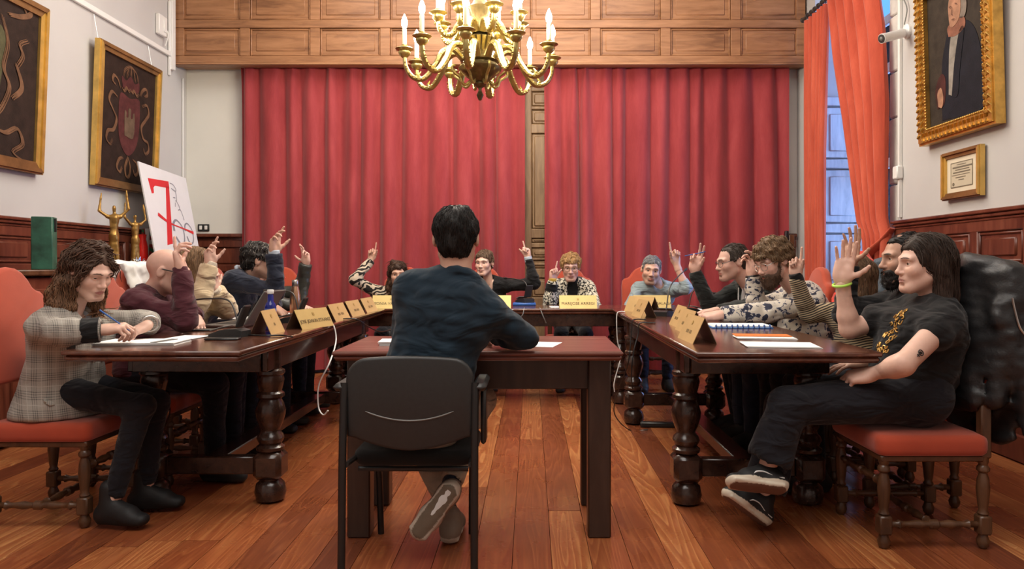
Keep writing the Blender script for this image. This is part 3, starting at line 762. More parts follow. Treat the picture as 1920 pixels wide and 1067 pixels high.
def quadmesh(name, V, Q, col=None, smooth=True):
    me = bpy.data.meshes.new(name); V = np.asarray(V, np.float32); Q = np.asarray(Q, np.int32); nf, k = Q.shape
    me.vertices.add(len(V)); me.vertices.foreach_set('co', V.ravel()); me.loops.add(nf*k); me.loops.foreach_set('vertex_index', Q.ravel())
    me.polygons.add(nf); me.polygons.foreach_set('loop_start', np.arange(0, nf*k, k, dtype=np.int32))
    me.polygons.foreach_set('use_smooth', np.full(nf, smooth)); me.update(calc_edges=True)
    if col is not None:
        a = me.color_attributes.new('Col', 'FLOAT_COLOR', 'POINT'); c = np.ones((len(V),4), np.float32); c[:,:3] = col; a.data.foreach_set('color', c.ravel())
    return me
def merge(parts):
    V = []; Q = []; C = []; n = 0
    for v, q, c in parts: V.append(v); Q.append(np.asarray(q)+n); C.append(np.broadcast_to(np.asarray(c, float), (len(v),3))); n += len(v)
    return np.concatenate(V), np.concatenate(Q), np.concatenate(C)

# ------------------------------------------------------------------ skin, hair and cloth materials
def attr_mat(name, rough=.5, sss=.0, bs=.1, bscale=120, spec=.4):
    m, nt, b = newmat(name); a = nt.nodes.new('ShaderNodeAttribute'); a.attribute_name = 'Col'
    v = coords(nt); n = noise(nt, v, 40, 4)
    mx = nt.nodes.new('ShaderNodeMixRGB'); mx.blend_type = 'MULTIPLY'; mx.inputs[0].default_value = .35
    nt.links.new(a.outputs['Color'], mx.inputs[1]); nt.links.new(ramp(nt, n, [(.3, (.86,.80,.78)), (.7, (1.08,1.06,1.06))]), mx.inputs[2])
    nt.links.new(mx.outputs[0], b.inputs['Base Color']); b.inputs['Roughness'].default_value = rough; b.inputs['Specular IOR Level'].default_value = spec
    if sss: b.inputs['Subsurface Weight'].default_value = sss; b.inputs['Subsurface Radius'].default_value = (.010,.004,.002); b.inputs['Subsurface Scale'].default_value = .6
    bump(nt, b, noise(nt, v, bscale, 3), bs, .002); return m
M['skin'] = attr_mat('skin', .48, .12, .08, 220)
M['hair'] = attr_mat('hair', .58, 0, .3, 160, .28)
M['eye'] = attr_mat('eye', .12, 0, 0)
M['tint'] = attr_mat('mixed colour surface', .6, 0, .15, 90)
SK = {'fair': (.70,.455,.36), 'mid': (.60,.365,.27), 'tan': (.50,.29,.205), 'rosy': (.68,.42,.335)}

# ------------------------------------------------------------------ heads
def frame_from(yaw, pitch=0, roll=0):
    """columns: left, forward, up.  yaw in degrees, 0 = +X, 90 = +Y"""
    y, p, r = (math.radians(a) for a in (yaw, pitch, roll))
    f = np.array([math.cos(y)*math.cos(p), math.sin(y)*math.cos(p), math.sin(p)]); l = np.array([-math.sin(y), math.cos(y), 0]); u = np.cross(f, l)
    l, u = l*math.cos(r)+u*math.sin(r), u*math.cos(r)-l*math.sin(r)
    return np.stack([l, f, u], 1)
def head_prims(H, R, s, sex, jaw=1.0):
    W = lambda p: H+R @ (np.asarray(p)*s)
    E = lambda c, r: ellip(W(c), np.array(r)*s, R)
    C = lambda a, b, ra, rb=None: capsule(W(a), W(b), ra*s, (ra if rb is None else rb)*s)
    j = jaw
    base = [(E((0,-.016,.034),(.074,.096,.082)),.02), (E((0,.030,-.022),(.061,.063,.083)),.03), (E((0,.036,-.072),(.048*j,.050,.042)),.03),
            (C((-.02*j,.076,-.101),(.02*j,.076,-.101),.016),.022), (C((.052*j,.0,-.058),(.022*j,.068,-.098),.014),.03), (C((-.052*j,.0,-.058),(-.022*j,.068,-.098),.014),.03)]
    for e in (-1,1):
        base += [(E((e*.039,.062,-.028),(.024,.022,.022)),.025), (C((e*.012,.089,.021),(e*.046,.075,.020),.011,.010),.018)]
    return W, E, C, base
def make_head(H, R, s=1.0, sex='m', skin='mid', lips=None, brow=(.05,.03,.02), h=.0028, neck=None, stub=0.0, eyes=True, lid=.0052, jaw=1.0, nose=1.0, neck_r=.055):
    """returns (V,Q,col) of head and neck, plus eyeball specs"""
    W, E, C, base = head_prims(H, R, s, sex, jaw)
    prims = [p for p, k in base]; lo, hi = bounds(prims, .035)
    nk = np.asarray(neck) if neck is not None else W((0,-.03,-.18)); lo = np.minimum(lo, nk-.075); hi = np.maximum(hi, nk+.075)
    F = Field(lo, hi, h)
    for p, k in base: F.add(p, k=k*s)
    F.add(capsule(W((0,-.018,-.035)), nk, neck_r*s, (neck_r+.006)*s), k=.03)
    for e in (-1,1):
        F.sub(E((e*.0315,.097,.0015),(.019,.020,.0135)), k=.014*s)
        F.add(E((e*.0315,.0705,.0015),(.0160,.0155,.0145)), k=.005*s)
        F.sub(E((e*.0315,.090,.0002),(.0142,.020,lid)), k=.002*s)
    n = nose
    F.add(C((0,.086,.014),(0,.106*(.9+.1*n),-.030),.0075,.0105*n), k=.014*s)
    F.add(E((0,.108*(.92+.08*n),-.033),(.0115*n,.011,.0095)), k=.008*s)
    for e in (-1,1):
        F.add(E((e*.0125,.097,-.0365),(.0085,.0115,.0075)), k=.006*s)
        F.sub(E((e*.0065,.103,-.0445),(.0035,.005,.004)), k=.003*s)
    F.add(E((0,.086,-.0625),(.029,.014,.016)), k=.014*s)            # mouth mound
    for e in (-1,1):
        F.add(C((e*.0225,.0865,-.0655),(e*.004,.0985,-.0605),.0032,.0050), k=.005*s)
        F.add(C((e*.0215,.0860,-.0670),(0,.0970,-.0735),.0034,.0062), k=.005*s)
    F.sub(C((-.0235,.0915,-.0665),(0,.1045,-.0672),.0016), C((.0235,.0915,-.0665),(0,.1045,-.0672),.0016), k=.002*s)
    F.sub(E((0,.096,-.0865),(.017,.008,.006)), k=.010*s)
    for e in (-1,1):                                                 # ears
        Re = R @ rotm('Z', e*18) @ rotm('X', -12)
        F.add(ellip(W((e*.0775,-.012,-.002)), np.array((.0105,.0205,.0315))*s, Re), k=.006*s)
        F.sub(ellip(W((e*.089,-.008,.002)), np.array((.0065,.0115,.019))*s, Re), k=.004*s)
    V, Q = F.mesh()
    L = (V-H) @ R/s; x, y, z = L.T; ax = np.abs(x)
    sk = np.array(SK[skin] if isinstance(skin, str) else skin); col = np.tile(sk, (len(V),1))
    def blend(m, c):
        nonlocal col; m = np.clip(m, 0, 1)[:,None]; col = col*(1-m)+np.array(c)*m
    g = lambda dx, dy, dz: np.exp(-(dx**2+dy**2+dz**2))
    blend(.28*g((ax-.040)/.024, (y-.07)/.03, (z+.03)/.022), sk*np.array([1.05,.70,.66]))      # cheeks
    blend(.25*g(x/.014, (y-.108)/.016, (z+.033)/.014), sk*np.array([1.02,.75,.7]))
    if stub: blend(stub*(y > .0)*np.clip((-.030-z+.35*np.maximum(ax-.035,0))/.015, 0, 1)*np.clip((.118+z)/.02+.6, 0, 1)*(1-.7*g(x/.022, 0, (z+.067)/.01)), (.10,.075,.06))
    lp = lips if lips is not None else sk*np.array([.80,.50,.50])
    lm = (y > .075)*np.clip(1.25-((x/.0245)**2+((z+.0668-.0012*(1-(x/.02)**2))/(.0105*(1-.45*(ax/.0245))))**2), 0, .35)/.35
    blend(lm*.85, lp)
    if brow is not None:
        zb = .0255-.0030*((ax-.030)/.018)**2*(ax > .030)-.002*(ax < .02)
        blend((y > .055)*np.clip(1.4-((ax-.031)/.0195)**2-((z-zb)/(.0042 if sex == 'm' else .0030))**2, 0, .5)/.5*.9, brow)
    eyeb = [(W((e*.0315,.0705,.0015)), .0132*s) for e in (-1,1)]
    return (V, Q, col), eyeb
def eyeball(c, r, gaze, iris=(.10,.05,.025)):
    f = nrm(gaze); l = nrm(np.cross((0,0,1), f)); u = np.cross(f, l); V = []; C = []
    th = [0,.18,.30,.42,.50,.58,.8,1.1,1.5,2.0,2.6,math.pi]; n = 14
    for t in th:
        for k in range(n):
            a = 2*math.pi*k/n; V.append(c+r*(math.cos(t)*f+math.sin(t)*(math.cos(a)*l+math.sin(a)*u)))
            C.append((.008,.007,.007) if t < .25 else iris if t < .52 else (.72,.68,.65))
    Q = [(i*n+k, i*n+(k+1) % n, (i+1)*n+(k+1) % n, (i+1)*n+k) for i in range(len(th)-1) for k in range(n)]
    return np.array(V), np.array(Q)[:, ::-1], np.array(C)

# ------------------------------------------------------------------ hair
def strands(roots, dirs, length, n, step_fn, r0, seed, center, rad, R, tip=.25):
    """vectorised strand growth; returns tri-section tubes as quads"""
    rg = np.random.default_rng(seed); p = roots.copy(); d = dirs.copy(); pts = [p.copy()]; st = (length/n)[:,None] if np.ndim(length) else length/n
    for i in range(n):
        d = step_fn(p, d, i/n, rg); d /= np.linalg.norm(d, axis=1)[:,None]+1e-9; p = p+d*st
        q = ((p-center) @ R)/rad; k = np.linalg.norm(q, axis=1)
        push = np.where(k < 1.03, 1.03/np.maximum(k, .2), 1.0)[:,None]; p = center+((q*push)*rad) @ R.T
        pts.append(p.copy())
    return pts
def strand_mesh(pts, r0, tip=.3, jit=None):
    m = len(pts); N = len(pts[0]); P3 = np.stack(pts, 0); T = np.gradient(P3, axis=0); T /= np.linalg.norm(T, axis=2)[:,:,None]+1e-9
    up = np.array([.31,.22,.92]); A = np.cross(T, up); A /= np.linalg.norm(A, axis=2)[:,:,None]+1e-9; B = np.cross(T, A)
    rr = r0*np.interp(np.linspace(0,1,m), [0,.15,.7,1], [.7,1,.9,tip]); V = []
    for k in range(3):
        a = 2*math.pi*k/3; V.append(P3+rr[:,None,None]*(math.cos(a)*A+math.sin(a)*B) if np.isscalar(r0) else P3+(np.interp(np.linspace(0,1,m), [0,.15,.7,1], [.7,1,.9,tip])[:,None]*r0[None,:])[:,:,None]*(math.cos(a)*A+math.sin(a)*B))
    V = np.stack(V, 2)                                               # m,N,3,3
    idx = np.arange(m*N*3).reshape(m, N, 3); Q = []
    for k in range(3):
        k2 = (k+1) % 3; Q.append(np.stack([idx[:-1,:,k], idx[:-1,:,k2], idx[1:,:,k2], idx[1:,:,k]], -1).reshape(-1,4))
    return V.reshape(-1,3), np.concatenate(Q)
def scalp_roots(H, R, s, n, seed, front=.062, low=-.05, side=.0, off=1.04):
    """points on the cranium above a hairline"""
    rg = np.random.default_rng(seed); q = rg.normal(size=(n*6,3)); q /= np.linalg.norm(q, axis=1)[:,None]
    L = q*np.array([.074,.096,.082])*off+np.array([0,-.016,.034]); x, y, z = L.T
    line = np.interp(y, [-.12,-.05,-.01,.02,.045,front,.09], [low,low,-.015,.018,.045,.078,.2])+side*np.abs(x)
    L = L[z > line][:n]; nr = nrm_rows((L-np.array([0,-.016,.034]))/np.array([.074,.096,.082])**2)
    return H+(L*s) @ R.T, nr @ R.T, L
def nrm_rows(a): return a/(np.linalg.norm(a, axis=1)[:,None]+1e-9)
def hair_colour(n, c, seed, var=.25, tipc=None):
    rg = np.random.default_rng(seed); k = 1+var*rg.uniform(-1,1,(n,1)); return np.array(c)*k
def hair_cap(H, R, s, h, thick=.010, front=.066, low=-.075, vol=(1,1,1), disp=None, extra=(), cuts=(), fr=.045):
    """solid cap of hair over the cranium with a hairline; returns V,Q"""
    E = lambda c, r: ellip(H+R @ (np.array(c)*s), np.array(r)*s, R)
    cap = E((0,-.018,.034), (np.array((.074,.096,.082))+thick)*np.array(vol)); nape = E((0,-.055,-.025),(.062,.055,.065))
    lo, hi = bounds([cap, nape]+[e for e in extra], .03); F = Field(lo, hi, h); F.add(cap, nape, k=.02)
    for e in extra: F.add(e, k=.02)
    if disp is not None: F.disp(disp)
    Bx = lambda c, hf, Rr=None: boxp(H+R @ (np.array(c)*s), np.array(hf)*s, R if Rr is None else R @ Rr, .02)
    F.sub(Bx((0,.12,-.06+fr-.045), (.068,.075,.105)), k=.018)        # the face
    F.sub(Bx((0,.045,-.10), (.2,.075,.098)), k=.012)                 # below the temples, ears free
    F.sub(Bx((0,-.02,-.16), (.2,.2,.16+low)), k=.012)
    for c in cuts: F.sub(c, k=.012)
    return F.mesh()

def vnormals(V, Q):
    n = np.cross(V[Q[:,2]]-V[Q[:,0]], V[Q[:,3]]-V[Q[:,1]]); N = np.zeros_like(V)
    for k in range(4): np.add.at(N, Q[:,k], n)
    return nrm_rows(N)
def surf_strands(V, Q, n, comb, length, r, seed, wave=.15, lift=.10, seg=4, curl=0.0, lookup=True):
    """locks lying on a hair surface; comb(p) gives the combing direction"""
    rg = np.random.default_rng(seed); N = vnormals(V, Q); ii = rg.integers(0, len(V), n); p = V[ii]; nn = N[ii]
    # coarse hash of the surface so that locks keep to it
    h = .009; lo = V.min(0)-.05; dims = np.ceil((V.max(0)+.05-lo)/h).astype(int)+1; grid = np.full(dims, -1, np.int32); g = ((V-lo)/h).astype(int); grid[g[:,0], g[:,1], g[:,2]] = np.arange(len(V))
    p = p+nn*r*.5; pts = [p.copy()]; ph = rg.uniform(0, 6.28, n); ln = length*rg.uniform(.6, 1.25, n); d = comb(p)
    side = nrm_rows(np.cross(nn, d+1e-6))
    for k in range(seg):
        c = comb(p); c = c-(c*nn).sum(1)[:,None]*nn; c = nrm_rows(c)
        dd = nrm_rows(c+side*(wave*np.sin(ph+k*1.1))[:,None]+(curl*side*np.sin(ph+k*2.3)[:,None]+curl*nn*np.cos(ph+k*2.3)[:,None] if curl else 0)+nn*(lift*(k/seg)))
        p = p+dd*(ln/seg)[:,None]; q = ((p-lo)/h).astype(int); q = np.clip(q, 0, dims-1); hit = grid[q[:,0], q[:,1], q[:,2]]
        ok = hit >= 0; p = np.where(ok[:,None], p, p-nn*(ln/seg*.55)[:,None]); nn = np.where(ok[:,None], N[np.maximum(hit, 0)], nn)
        dist = ((p-V[np.maximum(hit, 0)])*nn).sum(1); p = np.where((ok & (dist < r))[:,None], p+nn*(r-dist)[:,None], p); pts.append(p.copy())
    return pts
# ------------------------------------------------------------------ hands
POSE = {   # per finger (index, middle, ring, little): bends at the three joints, degrees; then thumb (out, fold)
 'point': ([(4,4,2),(72,85,50),(78,88,50),(80,85,45)], (18, 45)),
 'two':   ([(6,6,4),(10,8,4),(70,85,50),(75,85,45)], (25, 40)),
 'open':  ([(8,10,6),(6,8,5),(10,10,6),(14,14,8)], (48, 8)),
 'loose': ([(12,16,10),(34,40,22),(48,50,28),(55,52,28)], (30, 22)),
 'half':  ([(10,14,8),(30,42,20),(44,52,26),(50,55,28)], (35, 20)),
 'flat':  ([(14,12,6),(14,13,6),(15,14,6),(18,16,8)], (32, 6)),
 'curl':  ([(40,50,28),(46,54,28),(50,56,30),(54,56,30)], (30, 35)),
 'pen':   ([(42,50,22),(52,60,30),(58,64,30),(62,64,30)], (22, 50)),
}
def make_hand(wr, fdir, pnorm, side, pose, s=1.0, h=.0026, skin='mid', nails=True, fore=None, spread=1.0, cuts=()):
    """hand from wrist wr, fingers along fdir, palm facing pnorm; fore = elbow-side point for the bare wrist"""
    f = nrm(fdir); n = np.asarray(pnorm, float); n = nrm(n-(n @ f)*f); t = np.cross(f, n)*(1 if side == 'R' else -1)
    W = lambda a, b, c: wr+s*(a*t+b*f+c*n)                           # thumb-ward, finger-ward, palm-ward
    bends, th = POSE[pose] if isinstance(pose, str) else pose
    mcp = [(.030,.092,.0),(.0105,.097,-.002),(-.010,.092,-.001),(-.028,.082,.002)]
    seg = [(.041,.025,.020),(.045,.028,.021),(.042,.026,.020),(.032,.020,.018)]; rad = [.0088,.0090,.0086,.0076]
    palm = []; fingers = []; tips = []
    for (a, b, c) in mcp: palm.append(capsule(W(a*.55,.012,.0), W(a,b-.004,c), .0135*s, .0118*s))
    palm += [ellip(W(0,.052,-.001), np.array((.037,.046,.0130))*s, np.stack([t,f,n],1)), ellip(W(.025,.040,.009), np.array((.016,.030,.014))*s, np.stack([nrm(t+.35*f),nrm(f-.35*t),n],1)),
             ellip(W(-.024,.038,.007), np.array((.014,.030,.012))*s, np.stack([t,f,n],1))]
    for i in range(4):
        p = W(*mcp[i]); ang = 0; fan = math.radians((6,1,-4,-10)[i])*spread; d0 = nrm(f*math.cos(fan)+t*math.sin(fan)); chain = []; r = rad[i]*s
        for j in range(3):
            ang += math.radians(bends[i][j]); d = d0*math.cos(ang)+n*math.sin(ang); q = p+d*seg[i][j]*s
            chain.append(capsule(p, q, r, r*.93)); p = q; r *= .93
        fingers.append(chain); tips.append((p, d, -(n*math.cos(ang)-d0*math.sin(ang)), r))
    out, fold = (math.radians(a) for a in th); p = W(.026,.022,.006); chain = []; r = .0125*s
    for j, L in enumerate((.040,.032,.025)):
        o = out*(1-.25*j); d = nrm(f*math.cos(o+.25)+t*math.sin(o+.25)*math.cos(fold)+n*math.sin(fold)*(.55+.3*j)); q = p+d*L*s
        chain.append(capsule(p, q, r, r*.84)); p = q; r *= .84
    allp = palm+sum(fingers, [])+chain
    wrist = [flatcap(wr if fore is None else fore, W(0,.02,0), t, .030*s if fore is None else .032*s, .029*s, .021*s if fore is None else .030*s, .018*s)]
    lo, hi = bounds(allp+wrist, .012); F = Field(lo, hi, h); F.add(*palm, k=.014*s); F.add(*wrist, k=.022*s)
    for ch in fingers:
        G = Field(lo, hi, h); G.add(*ch, k=.004*s)
        kk = .006*s; m = np.maximum(kk-np.abs(F.d-G.d), 0)/kk; F.d = np.minimum(F.d, G.d)-m*m*kk*.25*(np.minimum(F.d, G.d) < .02)
    F.add(*chain, k=.010*s)
    for c in cuts: F.sub(c, k=.002)
    V, Q = F.mesh(); sk = np.array(SK[skin] if isinstance(skin, str) else skin); col = np.tile(sk, (len(V),1))
    for p, d, b, r in tips:                                          # rosy finger tips and pale nails
        dd = np.linalg.norm(V-p, axis=1); m = np.clip(1-dd/(.018*s), 0, 1)[:,None]*.35; col = col*(1-m)+sk*np.array([1.04,.78,.74])*m
        nv = V-(p+b*r*.9); m = ((np.abs(nv @ nrm(np.cross(d, b))) < .0055*s) & (np.abs(nv @ d) < .007*s) & (np.abs(nv @ b) < .006*s))
        col[m] = sk*np.array([1.12,1.02,1.0])
    return V, Q, col
# ------------------------------------------------------------------ people
SLABS = [(-1.90,-1.17,2.95,5.885,.62,(.05,.41)), (.655,1.40,2.90,5.885,.62,(.05,.41)), (-1.90,1.42,5.90,6.48,.62,(.045,.045)), (DKX0,DKX1,DKY0,DKY1,.605,(.10,.10))]   # table tops and aprons that bodies rest on
TABLE_CUTS = []
def over_table(p, m=.04): return any(x0-m < p[0] < x1+m and y0-m < p[1] < y1+m for x0, x1, y0, y1, zl, ins in SLABS)
def table_cuts():
    if not TABLE_CUTS:
        for x0, x1, y0, y1, zl, ins in SLABS:
            c = ((x0+x1)/2, (y0+y1)/2); TABLE_CUTS.append(boxp((*c, TH-.0225), ((x1-x0)/2+.004, (y1-y0)/2+.004, .0245), None, .003))
            TABLE_CUTS.append(boxp((*c, (zl+TH-.04)/2), ((x1-x0)/2-ins[0]+.012, (y1-y0)/2-ins[1]+.012, (TH-.04-zl)/2), None, .003))
    return TABLE_CUTS
def ik(S, Wp, hint, a, b):
    S, Wp, hint = (np.asarray(q, float) for q in (S, Wp, hint)); d = Wp-S; L = np.linalg.norm(d)
    if L > (a+b)*.995: k = L/((a+b)*.995); a *= k; b *= k
    u = d/L; x = (a*a-b*b+L*L)/(2*L); hh = math.sqrt(max(a*a-x*x, 1e-6)); v = hint-S; v = v-(v @ u)*u
    return S+u*x+nrm(v)*hh
def shoe(ankle, fdir, s, upper, sole, up=(0,0,1), h=.0055, high=.0, tip=None, sole_h=.024, lower=None):
    """ankle joint -> shoe pointing along fdir; up is the shin-ward direction"""
    f = nrm(fdir); u = nrm(np.asarray(up, float)-(np.asarray(up, float) @ f)*f); l = np.cross(u, f)
    A = np.asarray(ankle, float); O = A-u*.085*s                      # sole plane under the ankle
    W = lambda a, b, c: O+s*(a*l+b*f+c*u); R = np.stack([l,f,u],1)
    pr = [ellip(W(0,-.035,.036), np.array((.036,.045,.040))*s, R), flatcap(W(0,-.03,.045), W(0,.09,.042), l, .036*s,.042*s,.042*s,.034*s), flatcap(W(0,.08,.030), W(0,.150,.026), l, .043*s,.036*s,.034*s,.026*s),
          capsule(W(0,-.012,.055), W(0,-.012,.095+high), .041*s,.038*s), capsule(W(0,.0,.08), W(0,.08,.05), .036*s,.034*s)]
    so = [flatcap(W(0,-.045,.012), W(0,.04,.012), l, .037*s,.036*s,.014*s,.014*s), flatcap(W(0,.04,.012), W(0,.15,.014), l, .040*s,.040*s,.014*s,.013*s)]
    lo, hi = bounds(pr+so, .01); F = Field(lo, hi, h); F.add(*pr, k=.02*s); F.add(*so, k=.004*s); F.sub(boxp(W(0,.05,-.05), (.2,.3,.05), R, .001), k=.002)
    V, Q = F.mesh(); z = (V-O) @ u/s; c = np.where((z < sole_h)[:,None], np.array(sole), np.array(upper))
    if lower is not None: c = np.where((z < .004)[:,None], np.array(lower), c)
    return V, Q, c
def put(name, V, Q, mat, root, col=None):
    top = root
    while top.parent is not None: top = top.parent
    o = quadmesh(name, np.asarray(V)-np.array(top.location), Q, col); o.materials.append(mat); return obj(name, o, None, root)
def ring_prims(c, u, l, rl, rf, tube, n=12, tilt=0.0, a0=0, a1=360):
    f = np.cross(u, l); f = -f; pts = []
    for a in np.linspace(math.radians(a0), math.radians(a1), n+1): pts.append(c+l*rl*math.sin(a)+f*rf*math.cos(a)+u*tilt*math.cos(a))
    return [capsule(pts[i], pts[i+1], tube) for i in range(n)], pts
def person(label, hip, yaw, N, head, hyaw, hpitch=0, hroll=0, s=1.0, sex='m', skin='mid', top=None, trousers=None, arms=None, legs=None, sw=None, chair=None,
           th=.012, tyaw=None, hair=None, h=1.0, hh=.0034, neck_r=None, stub=0, lid=.0052, brow=(.05,.03,.02), gaze=None, collar='crew', sleeve='long', jaw=1.0, belly=0, bust=0,
           shoes=((.02,.02,.02),(.03,.03,.03)), hem=-.03, fold=1.0, inner=None, vopen=0, seed=1, nose=1.0, top_name='top', lips=None, iris=(.10,.05,.025), legw=1.0, cuff=None,
           build=1.0, feet=True, torso_cut=(), hand_s=None, collar_mat=None, flare=0, pant_end=.02, ext=None, drop=.066, armw=.90, trap=.036, leg_flare=0.0, ankle_clear=.07, xcuts=(), shoe_h=.0105):
    hip, N, head = (np.asarray(q, float) for q in (hip, N, head)); root = thing('person', label, 'person', (hip[0], hip[1], 0))
    B = frame_from(yaw if tyaw is None else tyaw); l, f = B[:,0], B[:,1]; u = nrm(N-hip); f = nrm(f-(f @ u)*u); l = nrm(np.cross(u, f))*1.0
    l = -np.cross(f, u) if np.dot(np.cross(u, f), B[:,0]) < 0 else np.cross(u, f)
    L0 = np.linalg.norm(N-hip); R = frame_from(hyaw, hpitch, hroll); sw = sw or (.165 if sex == 'm' else .148)
    Bw = build
    S = {}
    for sd, e in (('L',1),('R',-1)): S[sd] = N-drop*u+e*l*sw
    J = {}
    arms = {k: dict(v) for k, v in (arms or {}).items()}
    for sd, a in arms.items():
        a['w'] = np.array(a['w'], float); lowz = TH+a.get('lift', 0)+(.050 if a.get('pose') in ('flat', 'loose', 'curl', 'pen') else .035)
        if not a.get('under') and over_table(a['w']) and .5 < a['w'][2] < lowz: a['w'][2] = lowz
        if a.get('S') is not None: S[sd] = np.asarray(a['S'], float)
        elif a['w'][2] > S[sd][2]+.02: S[sd] = S[sd]+u*.035+nrm(np.asarray(a['e'])-S[sd])*.02
        E = np.asarray(a['e'], float) if a.get('fix') else ik(S[sd], a['w'], a['e'], .285*s, .25*s)
        if not a.get('under') and over_table(E, .06) and TH-.22 < E[2] < TH+.05+th: E = E.copy(); E[2] = TH+.05+th*.9
        J[sd] = (S[sd], E, np.asarray(a['w'], float))
    # --- the clothed torso
    def torso(t, k=1.0):
        p = []; q = lambda z: hip+u*z*L0
        p += [(flatcap(q(.02), q(.40), l, (.158*Bw+t), (.142*Bw+t), .112*Bw+t, .104*Bw+t), .05), (flatcap(q(.40), q(.74), l, .142*Bw+t, .158*Bw+t, .104*Bw+t, .108*Bw+t), .05),
              (flatcap(q(.72), q(.90), l, .158*Bw+t, .110*Bw+t, .106*Bw+t, .066+t), .05)]
        for e in (1,-1):
            Sx = S['L' if e > 0 else 'R']; p += [(capsule(q(.84)+e*l*.06, Sx, .056*Bw+t, .050*Bw*armw+t), .05), (capsule(N+u*.000+e*l*.03, Sx+u*.012, trap+t, trap-.002+t), .05)]
            if bust: p.append((ellip(q(.66)+e*l*.075+f*(.075+.02*bust), np.array((.070,.060,.068))*(1+.1*bust)+t, np.stack([l,f,u],1)), .04))
        if belly: p.append((ellip(q(.28)+f*.05, np.array((.15,.10+.05*belly,.14))+t, np.stack([l,f,u],1)), .06))
        if flare: p.append((flatcap(q(.12), q(-.28), l, .17*Bw+t, (.17+flare)*Bw+t, .12+t, .13+flare+t), .05))
        return p
    def armp(sd, t, end=1.0, tw=0.0):
        s0, e0, w0 = J[sd]; k = armw; p = [(capsule(s0, e0, .050*Bw*k+t, .042*Bw*k+t), .03)]
        if end > .5: q = e0+(w0-e0)*min(1, (end-.5)*2); p += [(capsule(e0, e0+(q-e0)*.3, .042*Bw*k+t, .041*Bw*k+t), .022), (capsule(e0+(q-e0)*.3, q, .041*Bw*k+t, (.041*k-(.041*k-.028)*(end-.5)*2)+t+tw), .022)]
        return p
    cuts = list(xcuts)+table_cuts()
    if chair is not None:
        cx, cy, ca = chair; Rc = np.array(Matrix.Rotation(math.radians(ca-90), 3, 'Z')); cc = np.array([cx, cy, 0])
        cuts += [boxp(cc+Rc @ np.array([0,0,SEATZ-.17]), (.27,.235,.172), Rc, .02)]
        Rb = Rc @ rotm('X', 8); cuts.append(boxp(cc+Rc @ np.array([0,-.222,.5])+Rb @ np.array([0,-.17,.30]), (.30,.205,.36), Rb, .01))
        cuts.append(boxp(cc+Rc @ np.array([0,-.30,.45]), (.30,.115,.15), Rc, .01))
    if vopen or inner:
        pass
    end = {'long': .985, 'rolled': .62, 'short': .30, 'cap': .12, 'elbow': .5}
    def fieldmesh(prs, hstep, post=None, dsp=None):
        lo, hi = bounds([p for p, k in prs], .03); F = Field(lo, hi, hstep)
        for p, k in prs: F.add(p, k=k)
        if dsp is not None: F.disp(dsp)
        if post: post(F)
        for c in cuts: F.sub(c, k=.006)
        return F.mesh()
    # --- top
    prs = torso(th)
    for sd in J:
        a = arms[sd]; sl = a.get('sleeve', sleeve)
        if sl in ('short','cap'):
            s0, e0, w0 = J[sd]; prs.append((capsule(s0, s0+(e0-s0)*(.55 if sl == 'short' else .22), .052*Bw+th, .056*Bw+th), .03))
        else: prs += armp(sd, th, end[sl], a.get('wide', .0))
    if collar == 'crew': prs += [(p, .012) for p in ring_prims(N+u*.006+f*.006, u, l, .064, .060, .011, 12, -.014)[0]]
    if collar == 'hood':
        prs += [(p, .03) for p in ring_prims(N-u*.005-f*.02, u, l, .085, .085, .028, 12, -.03)[0]]
    if collar == 'fold':
        prs += [(p, .012) for p in ring_prims(N+u*.016+f*.002, u, l, .068, .066, .016, 12, -.026)[0]]
    def post(F):
        F.sub(boxp(hip+u*(hem-.5), (.6,.6,.5), np.stack([l,f,u],1), .02), k=.01) if flare == 0 else F.sub(boxp(hip+u*(-.30-.5), (.6,.6,.5), np.stack([l,f,u],1), .02), k=.01)
        F.sub(capsule(N-u*.03+f*.008, N+u*.3+f*.05, .052 if sex == 'm' else .047, .06), k=.008)
        if vopen:
            F.sub(flatcap(N-u*.02+f*.10, N-u*vopen+f*.15, l, .055,.004,.10,.10), k=.006)
        for c in torso_cut: F.sub(c, k=.01)
        for sd in J:
            if arms[sd].get('sleeve', sleeve) == 'long':
                s0, e0, w0 = J[sd]; d = nrm(w0-e0); a = nrm(np.cross(d, (.3,.5,.8))); F.sub(boxp(w0+d*.040, (.075,.075,.045), np.stack([a, np.cross(d, a), d], 1), .004), k=.004)
    s1_, s2_ = sines(seed+5, 30, .0050*fold, 3), sines(seed+6, 75, .0022*fold, 2); sn = lambda x, y, z: s1_(x, y, z)+s2_(x, y, z*1.8); V, Q = fieldmesh(prs, .0088*h, post, sn)
    if ext is not None:
        V, Q, _ = merge([(V, Q, (0,0,0))]+[(v, q, (0,0,0)) for v, q in ext(J, dict(N=N, u=u, l=l, f=f, hip=hip))])
    put(top_name, V, Q, top, root); topV, topN = V, vnormals(V, Q)
    if inner is not None:                                            # shirt worn under an open jacket
        pr = [(flatcap(hip+u*.38*L0, hip+u*.74*L0, l, .138*Bw, .150*Bw, .106*Bw+th*.45, .108*Bw+th*.45), .05), (flatcap(hip+u*.72*L0, hip+u*.92*L0, l, .15*Bw, .095, .106*Bw+th*.45, .062+th*.3), .05)]
        if bust: pr += [(ellip(hip+u*.66*L0+e*l*.07+f*(.072+.02*bust), np.array((.066,.058,.064))*(1+.1*bust), np.stack([l,f,u],1)), .04) for e in (1,-1)]
        if inner[0] == 'turtle': pr.append((capsule(N-u*.03, N+u*.045+f*.012, .060, .056), .015))
        else: pr += [(p, .01) for p in ring_prims(N+u*.022+f*.006, u, l, .060, .057, .010, 12, -.018)[0]]
